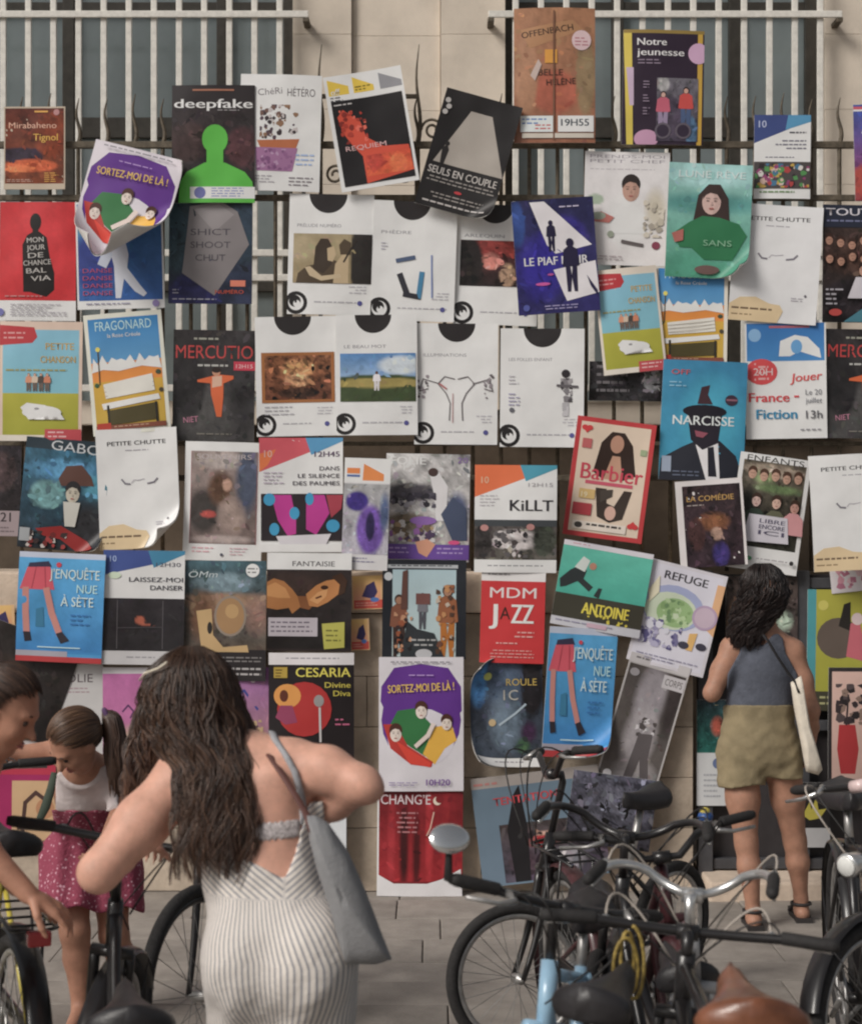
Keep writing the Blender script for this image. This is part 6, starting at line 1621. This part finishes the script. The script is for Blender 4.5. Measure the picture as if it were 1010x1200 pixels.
def stripe_mat(name, c1, c2, period, duty=.45):
    m = bpy.data.materials.new(name); m.use_nodes = True; t = m.node_tree; b = t.nodes['Principled BSDF']; b.inputs['Roughness'].default_value = .85
    a = t.nodes.new('ShaderNodeAttribute'); a.attribute_name = 'stripe'
    d = t.nodes.new('ShaderNodeMath'); d.operation = 'DIVIDE'; d.inputs[1].default_value = period; t.links.new(a.outputs['Fac'], d.inputs[0])
    f = t.nodes.new('ShaderNodeMath'); f.operation = 'FRACT'; t.links.new(d.outputs[0], f.inputs[0])
    r_ = t.nodes.new('ShaderNodeValToRGB'); e = r_.color_ramp.elements
    e[0].position = 0; e[0].color = c1; e[1].position = 1; e[1].color = c1
    for p_, c_ in ((1 - duty - .06, c1), (1 - duty, c2), (.94, c2)): x = e.new(p_); x.color = c_
    t.links.new(f.outputs[0], r_.inputs[0])
    tc = t.nodes.new('ShaderNodeTexCoord'); nz = t.nodes.new('ShaderNodeTexNoise'); nz.inputs['Scale'].default_value = 9; nz.inputs['Detail'].default_value = 4; t.links.new(tc.outputs['Object'], nz.inputs['Vector'])
    bp = t.nodes.new('ShaderNodeBump'); bp.inputs['Strength'].default_value = .6; bp.inputs['Distance'].default_value = .03; t.links.new(nz.outputs['Fac'], bp.inputs['Height']); t.links.new(bp.outputs[0], b.inputs['Normal'])
    t.links.new(r_.outputs[0], b.inputs['Base Color'])
    return m

def print_mat(name, base, spots, scale=26):
    m = bpy.data.materials.new(name); m.use_nodes = True; t = m.node_tree; b = t.nodes['Principled BSDF']; b.inputs['Roughness'].default_value = .85
    tc = t.nodes.new('ShaderNodeTexCoord'); vo = t.nodes.new('ShaderNodeTexVoronoi'); vo.inputs['Scale'].default_value = scale; t.links.new(tc.outputs['Object'], vo.inputs['Vector'])
    nz = t.nodes.new('ShaderNodeTexNoise'); nz.inputs['Scale'].default_value = scale * 1.6; nz.inputs['Detail'].default_value = 4; t.links.new(tc.outputs['Object'], nz.inputs['Vector'])
    ad = t.nodes.new('ShaderNodeMath'); ad.operation = 'ADD'; t.links.new(vo.outputs['Distance'], ad.inputs[0]); t.links.new(nz.outputs['Fac'], ad.inputs[1])
    r_ = t.nodes.new('ShaderNodeValToRGB'); e = r_.color_ramp.elements; e[0].position = .62; e[0].color = spots; e[1].position = .78; e[1].color = base; t.links.new(ad.outputs[0], r_.inputs[0])
    t.links.new(r_.outputs[0], b.inputs['Base Color'])
    bp = t.nodes.new('ShaderNodeBump'); bp.inputs['Strength'].default_value = .4; bp.inputs['Distance'].default_value = .02; t.links.new(nz.outputs['Fac'], bp.inputs['Height']); t.links.new(bp.outputs[0], b.inputs['Normal'])
    return m

def shoe(parent, ankle, toe_dir, s=1.0, m_=None):
    a = Vector(ankle); t = Vector(toe_dir).normalized(); sd_ = Vector((0, 0, 1)).cross(t)
    mb = MB(parent.location)
    V = []; F = []; n, k = 10, 10
    for i in range(n + 1):
        u = i / n
        c = Vector((a.x, a.y, 0)) + t * (-.06 + .24 * u) * s
        w_ = (.030 + .016 * math.sin(min(1, u * 1.25) * math.pi * .75)) * s * (1 if u < .88 else math.sqrt(max(.05, 1 - ((u - .88) / .12) ** 2)))
        h_ = (.075 - .045 * u) * s * (1 if u < .9 else .8)
        for j in range(k):
            an = 2 * math.pi * j / k
            V.append(c + sd_ * math.cos(an) * w_ + Vector((0, 0, h_ / 2 + math.sin(an) * h_ / 2 + .003)))
    for i in range(n):
        for j in range(k): F.append((i * k + j, i * k + (j + 1) % k, (i + 1) * k + (j + 1) % k, (i + 1) * k + j))
    F += [tuple(range(k - 1, -1, -1)), tuple(n * k + j for j in range(k))]
    mb.add(V, F, True)
    return mb.build('shoe', m_, parent)

# ------------------------------------------------------------------ woman in the striped jumpsuit, leaning over the black bicycle
m_skin1 = skin('sunlit_skin', C(200, 148, 126))
W1 = empty('person', (A(325, 1105, 3.86)[0], 3.86, 0), label='woman with long dark wavy hair in a striped open back jumpsuit leaning over a bicycle', cat='person')
v = Vol((-.98, 3.62, -.02), (.02, 4.42, 1.62), .0062)
pel, wai, che, nek = A(328, 1102, 3.86), A(306, 1034, 3.89), A(292, 955, 3.94), A(268, 888, 4.0)
Ls, Rs = A(216, 908, 3.99), A(343, 896, 3.94)
hd = A(227, 826, 4.05)
fl = ((.15, 1, .1), .66)
v.cone(pel, wai, .138, .108, .05, flat=((.1, 1, .15), .72)); v.cone(wai, che, .122, .145, .05, flat=fl); v.cone(che, (Ls + Rs) / 2 + np.array((0, 0, -.03)), .142, .115, .05, flat=fl)
v.chain([Ls, nek, Rs], [.058, .062, .058], .05)
v.chain([nek, hd - np.array((0, .005, .07))], [.056, .052], .04)
f1, l1, u1 = add_head(v, hd, (-.72, .62, -.38))
# shoulder blades and the ends of the elbows
v.ell(A(322, 925, 3.872), (.042, .022, .060), None, .03); v.ell(A(262, 925, 3.90), (.042, .022, .060), None, .03)
# left arm down to the handlebar, right arm akimbo
Le, Lw = A(116, 1022, 3.88), A(158, 990, 4.10)
v.chain([Ls, (Ls + Le) / 2, Le], [.062, .060, .047], .035); v.chain([Le, Le * .45 + Lw * .55, Lw], [.045, .040, .026], .02)
add_hand(v, Lw, (.25, 1, -.1), (0, .1, -1), .95, .8, thumb=-1)
Re, Rw = A(424, 919, 3.86), A(362, 962, 4.02)
v.chain([Rs, (Rs + Re) / 2 + np.array((0, 0, .01)), Re], [.054, .052, .042], .03); v.chain([Re, Re * .5 + Rw * .5, Rw], [.042, .039, .027], .02)
v.ell(Re + np.array((.022, -.008, -.012)), (.026, .024, .024), None, .025)
add_hand(v, Rw, Rw - Re, (-.5, .5, -.6), .95, .5)
hl, hr = A(292, 1120, 3.88), A(366, 1120, 3.83)
kl, kr = np.array((-.43, 3.93, .44)), np.array((-.27, 3.88, .44))
al, ar = np.array((-.43, 3.83, .07)), np.array((-.25, 3.78, .07))
for a_, b_, c_ in ((hl, kl, al), (hr, kr, ar)):
    v.chain([a_, b_, c_], [.098, .062, .042], .05); v.cone(c_, c_ + np.array((0, .14, -.035)), .038, .026, .03)
for q in (hl, hr): v.ell(q + np.array((.0, -.062, -.005)), (.080, .070, .105), None, .05)
V_, Q_ = surface(v.F, v.lo, v.h); np_mesh('body', smooth_verts(V_, Q_, 2), Q_, W1, m_skin1)
add_eyes(W1, hd, f1, l1, u1)
# jumpsuit: fitted bodice with a V cut back, wide trouser legs
PX, PY = pxgrid(v); X_, Y_, Z_ = v.grid()
j_ = v.clone(.010)
for a_, b_, c_ in ((hl, kl, al), (hr, kr, ar)): j_.chain([a_ + np.array((0, 0, .02)), b_, c_ + np.array((0, 0, .06))], [.088, .100, .112], .02)
j_.cone(pel, pel + np.array((0, .0, -.06)), .140, .140, .04, flat=((.1, 1, .1), .75))
ytop = np.interp(PX.ravel(), [150, 215, 240, 300, 333, 336, 346, 354, 362, 420], [985, 985, 990, 1012, 1030, 1024, 1000, 965, 940, 935]).reshape(PX.shape)
armz = np.minimum(np.linalg.norm(np.stack(np.broadcast_arrays(X_ - Le[0], Y_ - Le[1], Z_ - Le[2])), axis=0) - .30, 1)
arm_cut = np.maximum(.02 - (X_ - (-.60)), np.where(PX > 380, np.where(PY < 985, .02, -.1), -.1))
clipf = np.maximum(np.maximum((ytop - PY) * .00197, arm_cut), .05 - Z_)
# keep the sleeves bare
clipf = np.maximum(clipf, np.where((PX < 236) & (PY < 1080), .02, -.1))
def w1_attr(V):
    th = np.arctan2(V[:, 0] - pel[0] - .02 * (pel[2] - V[:, 2]), -(V[:, 1] - pel[1] - .06))
    low = th * .19
    px_ = 505 + V[:, 0] * FP / V[:, 1]
    dia = np.where(px_ < 334, (V[:, 2] * .80 + V[:, 0] * .60), (V[:, 2] * .80 - V[:, 0] * .60))
    return {'stripe': np.where(V[:, 2] > wai[2] - .015, dia, low + .25 * np.clip(V[:, 2] - pel[2] + .02, 0, 1)) + 10}
m_str = stripe_mat('striped_cotton', C(202, 194, 186), C(134, 133, 138), .0122, .36)
cloth('jumpsuit', v, j_.F + .0020 * np.sin(X_ * 70 + 6 * np.sin(Z_ * 5)) * np.clip((pel[2] + .02 - Z_) * 5, 0, 1) + .0012 * np.sin(X_ * 50 - Z_ * 45), clipf, W1, m_str, w1_attr)
# shoulder strap of the jumpsuit and the lace back band, both lying on the back
m_strap = mat('grey_strap_cloth', C(150, 150, 154), .9, var=.1, scale=40)
lx = np.interp(PY.ravel(), [850, 866, 885, 905, 935, 975], [316, 322, 335, 346, 354, 357]).reshape(PY.shape)
cloth('shoulder_strap', v, v.F - .009, np.maximum(np.maximum(np.abs(PX - lx) - 4.6, 840 - PY), PY - 968) * .00197, W1, m_strap)
m_lace = mat('white_lace', C(196, 182, 182), .9, var=.3, scale=120, bump=.6, bscale=300)
cloth('lace_band', v, v.F - .006, np.maximum(np.maximum(np.abs(PY - 974 + (PX - 320) * .12) - 11 - 2.5 * np.sin(PX * .9), 270 - PX), PX - 352) * .00197 + 0 * Y_, W1, m_lace)
m_h1 = [C(66, 47, 38), C(52, 38, 32), C(80, 57, 44), C(96, 69, 52)]
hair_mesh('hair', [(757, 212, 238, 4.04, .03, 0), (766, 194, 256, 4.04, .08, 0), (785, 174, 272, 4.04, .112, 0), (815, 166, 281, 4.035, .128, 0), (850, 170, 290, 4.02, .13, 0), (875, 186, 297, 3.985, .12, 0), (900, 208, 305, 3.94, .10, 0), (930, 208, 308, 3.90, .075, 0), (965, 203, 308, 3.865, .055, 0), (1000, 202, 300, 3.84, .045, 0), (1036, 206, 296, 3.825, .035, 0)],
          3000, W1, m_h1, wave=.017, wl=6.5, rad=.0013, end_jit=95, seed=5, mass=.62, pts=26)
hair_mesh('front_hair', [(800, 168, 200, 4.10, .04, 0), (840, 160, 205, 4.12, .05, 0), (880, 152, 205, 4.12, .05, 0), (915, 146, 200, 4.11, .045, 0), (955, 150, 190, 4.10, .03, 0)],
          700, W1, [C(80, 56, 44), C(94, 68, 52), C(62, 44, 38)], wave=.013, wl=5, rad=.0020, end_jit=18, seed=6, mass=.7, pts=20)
# sunglasses pushed up into the hair
m_gl = mat('pale_glasses_frame', C(206, 196, 176), .35)
MB(W1.location).tube([Vector(A(*q)) for q in ((196, 776, 3.93), (186, 783, 3.94), (170, 789, 3.97), (164, 797, 4.0))], .003, 6).build('sunglasses', m_gl, W1)
for a_ in (al, ar): shoe(W1, a_, (0, 1, 0), 1, mat('white_shoe', C(200, 196, 190), .6))

# grey tote bag on her shoulder
TB = empty('tote_bag', tuple(A(405, 1128, 3.74)), label='grey canvas tote bag hanging from the shoulder of the striped jumpsuit', cat='bag')
m_tote = mat('grey_canvas', C(128, 128, 130), .9, var=.08, scale=14, bump=.25, bscale=140)
pillow([(360, 956), (370, 956), (384, 964), (408, 998), (428, 1043), (445, 1088), (459, 1124), (440, 1130), (405, 1129), (396, 1100), (385, 1060), (372, 1020), (363, 985)], 3.72, .10, TB, 'bag_body', m_tote)
MB(TB.location).tube([Vector(A(*q)) for q in ((308, 876, 3.93), (318, 888, 3.88), (334, 912, 3.84), (350, 938, 3.80), (360, 956, 3.735), (366, 975, 3.70))], [.009] * 6, 8, flat=(.5, 1)).build('strap', mat('brown_strap', C(92, 56, 50), .6), TB)

# ------------------------------------------------------------------ woman at the gate in khaki shorts
m_skin2 = skin('tanned_skin', C(160, 115, 92))
W2 = empty('person', (A(890, 868, 7.35)[0], 7.35, 0), label='dark haired woman in navy tank top and khaki shorts reading the posters', cat='person')
v = Vol((1.10, 7.0, -.02), (1.75, 7.78, 1.62), .0062)
pel, wai, che, nek = A(889, 870, 7.35), A(889, 826, 7.35), A(891, 788, 7.35), A(892, 742, 7.36)
Ls, Rs, hd = A(858, 760, 7.35), A(928, 763, 7.36), A(897, 697, 7.34)
fl = ((0, 1, 0), .66)
v.cone(pel, wai, .155, .125, .05, flat=((0, 1, 0), .72)); v.cone(wai, che, .122, .13, .05, flat=fl); v.cone(che, (Ls + Rs) / 2, .128, .095, .05, flat=fl)
v.chain([Ls, nek, Rs], [.05, .052, .05], .04); v.chain([nek, hd - np.array((0, 0, .07))], [.048, .046], .03)
f2, l2, u2 = add_head(v, hd, (.35, .9, -.15), s=.95)
Le, Lw = A(834, 812, 7.30), A(846, 790, 7.52)
v.chain([Ls, (Ls + Le) / 2, Le], [.050, .047, .037], .03); v.chain([Le, Le * .5 + Lw * .5, Lw], [.036, .033, .023], .02)
add_hand(v, Lw, (.1, .6, .5), (1, .2, 0), .9, .4, thumb=1)
Re, Rw = A(950, 832, 7.33), A(950, 872, 7.48)
v.chain([Rs, (Rs + Re) / 2, Re], [.050, .046, .036], .03); v.chain([Re, Re * .5 + Rw * .5, Rw], [.036, .032, .022], .02)
add_hand(v, Rw, (-.1, .3, -.9), (-1, .3, 0), .9, .4)
hl, hr = A(866, 885, 7.35), A(914, 885, 7.35)
kl, kr = A(874, 988, 7.31), A(931, 986, 7.40)
al, ar = A(882, 1066, 7.30), A(938, 1052, 7.44)
for a_, b_, c_ in ((hl, kl, al), (hr, kr, ar)):
    v.chain([a_, a_ * .5 + b_ * .5, b_], [.086, .070, .048], .03)
    cf = b_ * .65 + c_ * .35 + np.array((0, -.012, 0))
    v.chain([b_, cf, c_], [.047, .048, .029], .025)
    c2 = np.array((c_[0], c_[1], .05)); v.cone(c_, c2, .029, .032, .02); v.cone(c2 + np.array((0, -.03, -.015)), c2 + np.array((.02, .14, -.022)), .032, .026, .02)
V_, Q_ = surface(v.F, v.lo, v.h); np_mesh('body', smooth_verts(V_, Q_, 2), Q_, W2, m_skin2)
add_eyes(W2, hd, f2, l2, u2, .95)
PX, PY = pxgrid(v); X_, Y_, Z_ = v.grid()
m_tank = mat('navy_rib_cotton', C(78, 82, 94), .9, var=.1, scale=30, bump=.3, bscale=90)
lft = np.interp(PY.ravel(), [735, 748, 765, 790, 832], [884, 868, 866, 852, 850]).reshape(PY.shape); rgt = np.interp(PY.ravel(), [735, 748, 765, 790, 832], [904, 917, 920, 934, 934]).reshape(PY.shape)
clipf = np.maximum(np.maximum(PY - 830, 742 - PY + 14 * np.exp(-((PX - 893) / 9.0) ** 2)), np.maximum(lft - PX, PX - rgt)) * .0037
cloth('tank_top', v, v.F - .011, clipf, W2, m_tank)
m_khaki = mat('khaki_cotton', C(130, 116, 86), .9, var=.14, scale=9, bump=.6, bscale=22)
s_ = v.clone(.016)
for a_, b_ in ((hl, kl), (hr, kr)): s_.cone(a_ + np.array((0, 0, .01)), a_ * .5 + b_ * .5, .098, .108, .010)
s_.cone(pel, pel + np.array((0, 0, -.01)), .160, .160, .03, flat=((0, 1, 0), .70))
wr_ = .0022 * np.sin(X_ * 70 + Z_ * 46 + 2 * np.sin(Z_ * 31)) + .0015 * np.sin(X_ * 38 - Z_ * 88 + 1.5 * np.sin(X_ * 40))
clipf = np.maximum(PY - np.where(PX < 897, 922, 912) - 2 * np.sin(PX * .09), 826 - PY) * .0037
clipf = np.maximum(clipf, np.where((PX > 940) | (PX < 836), .02, -.1))
cloth('shorts', v, s_.F + wr_, clipf, W2, m_khaki, it=1)
hair_mesh('hair', [(660, 884, 902, 7.34, .02, 0), (666, 875, 912, 7.34, .07, 0), (678, 869, 919, 7.34, .092, 0), (695, 867, 922, 7.34, .098, 0), (712, 864, 914, 7.34, .09, 0), (728, 858, 904, 7.34, .08, 0), (745, 854, 897, 7.33, .07, 0), (758, 858, 890, 7.32, .05, 0)],
          1500, W2, [C(40, 31, 30), C(33, 26, 27), C(52, 39, 36)], wave=.014, wl=5, rad=.0022, end_jit=8, curl=.012, seed=9, mass=.85, pts=26)
m_sand = mat('black_sandal', C(46, 42, 42), .6)
for a_ in (al, ar):
    mb = MB(W2.location); c_ = Vector((a_[0], a_[1], 0))
    V = []; 
    outl = [(-.035, -.07), (.035, -.07), (.042, .02), (.048, .12), (.03, .19), (-.02, .18), (-.034, .1), (-.03, .02)]
    mb.add([c_ + Vector((x, y_, z)) for z in (.002, .022) for x, y_ in outl], [tuple(range(7, -1, -1)), tuple(range(8, 16))] + [(i, (i + 1) % 8, 8 + (i + 1) % 8, 8 + i) for i in range(8)])
    mb.build('sandal', m_sand, W2)
    MB(W2.location).tube([c_ + Vector((math.cos(t) * .041, math.sin(t) * .043 + .0, .075)) for t in (2 * math.pi * i / 16 for i in range(16))], .007, 6, closed=True).build('sandal_strap', m_sand, W2)
    MB(W2.location).tube([c_ + Vector((.052, .09, .02)), c_ + Vector((.03, .085, .062)), c_ + Vector((-.01, .085, .064)), c_ + Vector((-.036, .08, .02))], .008, 6).build('sandal_strap', m_sand, W2)
TB2 = empty('tote_bag', tuple(A(950, 905, 7.2)), label='cream cotton tote bag on a black strap over the khaki shorts', cat='bag')
m_cream = mat('cream_canvas', C(204, 194, 178), .9, var=.07, scale=14, bump=.3, bscale=120)
pillow([(926, 800), (938, 792), (942, 815), (948, 850), (956, 876), (963, 902), (958, 908), (944, 904), (938, 870), (930, 830)], 7.22, .075, TB2, 'bag_body', m_cream)
MB(TB2.location).tube([Vector(A(*q)) for q in ((894, 744, 7.235), (900, 752, 7.225), (912, 772, 7.22), (924, 790, 7.215), (932, 800, 7.215), (936, 812, 7.19))], .013, 8, flat=(.4, 1)).build('strap', mat('black_webbing', C(34, 32, 34), .8), TB2)

# ------------------------------------------------------------------ girl with a ponytail bending over
m_skin3 = skin('child_skin', C(172, 122, 98))
G2 = empty('person', (A(108, 985, 5.95)[0], 5.95, 0), label='girl with a brown ponytail and burgundy patterned shorts bending down', cat='person')
v = Vol((-1.72, 5.3, -.02), (-.92, 6.3, 1.24), .006)
pel, che, nek, hd = A(110, 988, 6.08), A(104, 930, 5.84), A(97, 900, 5.72), A(89, 868, 5.60)
Ls, Rs = A(72, 880, 5.80), A(132, 900, 5.80)
fl = ((0, .8, .6), .7)
v.cone(pel, che, .125, .11, .04, flat=fl); v.cone(che, nek, .11, .08, .04, flat=fl); v.chain([Ls, nek, Rs], [.042, .045, .042], .04); v.chain([nek, hd + np.array((0, .03, -.02))], [.042, .042], .03)
f3, l3, u3 = add_head(v, hd, (-.58, -.36, -.78), up=(-.45, -.65, .6), s=.90)
Le, Lw = A(12, 886, 5.74), A(-34, 896, 5.6)
v.chain([Ls, Le], [.04, .032], .03); v.chain([Le, Lw], [.031, .021], .02); add_hand(v, Lw, (-.7, -.5, .1), (0, -.2, -1), .75, .4)
Re, Rw = A(143, 944, 5.74), A(124, 984, 5.58)
v.chain([Rs, Re], [.04, .031], .03); v.chain([Re, Rw], [.031, .021], .02); add_hand(v, Rw, (-.5, -.4, -.6), (-1, 0, .2), .75, .5)
hl, hr = A(82, 1005, 6.0), A(128, 1005, 6.05)
kl, kr = A(88, 1092, 5.9), A(134, 1096, 5.98)
al, ar = np.array((A(94, 1180, 5.87)[0], 5.9, .06)), np.array((A(152, 1170, 6.05)[0], 6.08, .06))
for a_, b_, c_ in ((hl, kl, al), (hr, kr, ar)):
    v.chain([a_, b_], [.078, .050], .04); v.chain([b_, b_ * .65 + c_ * .35 + np.array((0, .012, 0)), c_], [.049, .048, .032], .025); v.cone(c_, c_ + np.array((-.01, -.12, -.03)), .032, .024, .02)
V_, Q_ = surface(v.F, v.lo, v.h); np_mesh('body', smooth_verts(V_, Q_, 2), Q_, G2, m_skin3)
add_eyes(G2, hd, f3, l3, u3, .90)
PX, PY = pxgrid(v); X_, Y_, Z_ = v.grid()
m_wt = mat('pale_pink_cotton', C(196, 184, 184), .9, var=.08, scale=14, bump=.5, bscale=30)
ytop = np.interp(PX.ravel(), [50, 78, 90, 104, 118, 130, 150], [925, 896, 898, 906, 900, 893, 930]).reshape(PX.shape)
cl = np.maximum(np.maximum(ytop - PY, PY - 951) * .003, np.where((PX < 66) | (PX > 139), .02, -.1)); cl = np.maximum(cl, np.where(Y_ < 5.68, .02, -.1))
cloth('top', v, v.F - .012, cl, G2, m_wt)
m_burg = print_mat('burgundy_print', C(140, 54, 78), C(206, 156, 172), 62)
s_ = v.clone(.014)
s_.chain([hl, hl * .35 + kl * .65], [.095, .115], .04); s_.chain([hr, hr * .35 + kr * .65], [.095, .115], .04); s_.cone(pel, pel + np.array((0, 0, -.1)), .14, .17, .05, flat=((0, 1, 0), .8))
fold = .006 * np.sin(X_ * 75 + 3 * Z_)
cl = np.maximum(949 - PY, PY - 1066 - 4 * np.sin(PX * .12)) * .003; cl = np.maximum(cl, np.where((Y_ < 5.74), .02, -.1))
cloth('shorts', v, s_.F + fold, cl, G2, m_burg, it=1)
pulled_hair('hair', G2, hd, A(128, 844, 5.64), f3, u3, .90, 1500, [C(92, 68, 52), C(74, 54, 44), C(108, 80, 58)], v, seed=4)
add_lips(G2, hd, f3, l3, u3, .90)
pt = hair_mesh('ponytail', [(832, 120, 132, 5.66, .02, 0), (840, 120, 142, 5.65, .035, 0), (864, 122, 148, 5.64, .035, 0), (896, 126, 146, 5.63, .03, 0), (930, 130, 142, 5.63, .015, 0)], 600, G2, [C(84, 60, 48), C(66, 48, 40)], wave=.006, wl=4, rad=.0018, end_jit=8, seed=14, mass=.8, pts=14, voxel=.006)
MB(G2.location).ring(Vector(A(126, 838, 5.65)), (1, .2, .6), .02, .009, 20, 8).build('hair_tie', mat('purple_hair_tie', C(74, 46, 84), .8), G2)
m_sh = mat('grey_green_shoe', C(112, 114, 104), .7, var=.1)
for a_ in (al, ar): shoe(G2, a_, (-.1, -1, 0), .86, m_sh)
# the dark green ribbon she lets hang from her hand
rb = MB(A(50, 960, 5.6)).tube([Vector(A(*q)) for q in ((64, 905, 5.62), (60, 925, 5.61), (54, 945, 5.6), (47, 960, 5.6), (42, 970, 5.6))], [.010, .014, .016, .012, .006], 8, flat=(.35, 1)).build('scarf', mat('dark_green_cloth', C(62, 74, 62), .8))
rb.location = A(50, 960, 5.6); tag(rb, 'narrow dark green scarf hanging in front of the girl with the ponytail', 'scarf')

# ------------------------------------------------------------------ girl in profile at the left, reaching down to the bicycle
G1 = empty('person', (-1.42, 4.12, 0), label='girl in profile with short dark hair reaching down to the bicycle rack', cat='person')
v = Vol((-1.78, 3.72, -.02), (-.80, 4.5, 1.50), .006)
hd, nek, che, pel = A(6, 832, 4.1), A(-32, 888, 4.1), A(-75, 945, 4.1), A(-130, 1090, 4.12)
Rs, Ls = A(-38, 920, 4.0), A(-52, 905, 4.24)
fl = ((.75, 0, .55), .75)
v.cone(pel, che, .135, .12, .05, flat=fl); v.cone(che, nek, .12, .08, .05, flat=fl); v.chain([Rs, nek, Ls], [.045, .05, .045], .04); v.chain([nek, hd - np.array((.03, 0, .06))], [.047, .046], .03)
f4, l4, u4 = add_head(v, hd, (.86, -.12, -.48), up=(.45, 0, .9), s=.84)
Re, Rw = A(-22, 990, 3.98), A(34, 1048, 3.97)
v.chain([Rs, Re], [.043, .035], .03); v.chain([Re, Rw], [.034, .024], .02); add_hand(v, Rw, (.75, .1, -.45), (-.35, .2, -1), .95, .35, thumb=-1)
Le, Lw = A(-20, 985, 4.28), A(20, 1040, 4.32)
v.chain([Ls, Le], [.043, .035], .03); v.chain([Le, Lw], [.034, .024], .02); add_hand(v, Lw, (.75, .1, -.45), (-.35, .1, -1), .95, .35)
for q in (-1, 1):
    h_ = pel + np.array((0, q * .08, -.04)); k_ = np.array((-1.42, 4.12 + q * .09, .45)); a_ = np.array((-1.46, 4.12 + q * .09, .07))
    v.chain([h_, k_, a_], [.092, .058, .038], .04); v.cone(a_, a_ + np.array((.14, 0, -.035)), .034, .025, .02)
V_, Q_ = surface(v.F, v.lo, v.h); np_mesh('body', smooth_verts(V_, Q_, 2), Q_, G1, m_skin3)
add_eyes(G1, hd, f4, l4, u4, .84)
PX, PY = pxgrid(v); X_, Y_, Z_ = v.grid()
cl = np.maximum(np.maximum(895 - PY, PY - 1080) * .002, np.where(PX > -28, .02, -.1)); cloth('top', v, v.F - .012, cl, G1, m_wt)
cl = np.maximum(1070 - PY, 0 * PX - .1) * .002; cl = np.maximum(np.maximum(cl, .42 - Z_), np.where(PX > -40, .02, -.1)); cloth('shorts', v, v.F - .016, cl, G1, m_khaki)
pulled_hair('hair', G1, hd, hd + np.array((-.08, 0, .095)), f4, u4, .88, 1900, [C(62, 46, 38), C(50, 38, 34), C(80, 58, 46)], v, seed=21, bun=.05)
add_lips(G1, hd, f4, l4, u4, .84)
for q in (-1, 1): shoe(G1, (-1.46, 4.12 + q * .09, .07), (1, 0, 0), .95, m_sh)

# ------------------------------------------------------------------ yellow cable lock looped over the silver bicycle
lk = MB(A(738, 1140, 3.62)); c_ = A(736, 1128, 3.62); pts = []
lr = random.Random(3)
for i in range(70):
    a = i / 69 * 2 * math.pi * 2.6
    pts.append(Vector(c_) + Vector((.022 * math.sin(a) + .012 * math.sin(a * .37 + 1), .015 * math.cos(a * .8), .075 * math.cos(a) * (1 - .2 * i / 69) - .01 * i / 69)))
lk.tube(pts, .0042, 7)
lo_ = lk.build('cable_lock', mat('yellow_lock_sleeve', C(150, 126, 50), .6, var=.35, scale=90)); lo_.location = A(738, 1140, 3.62)
tag(lo_, 'coiled yellow cable lock hanging among the parked bicycles', 'lock')
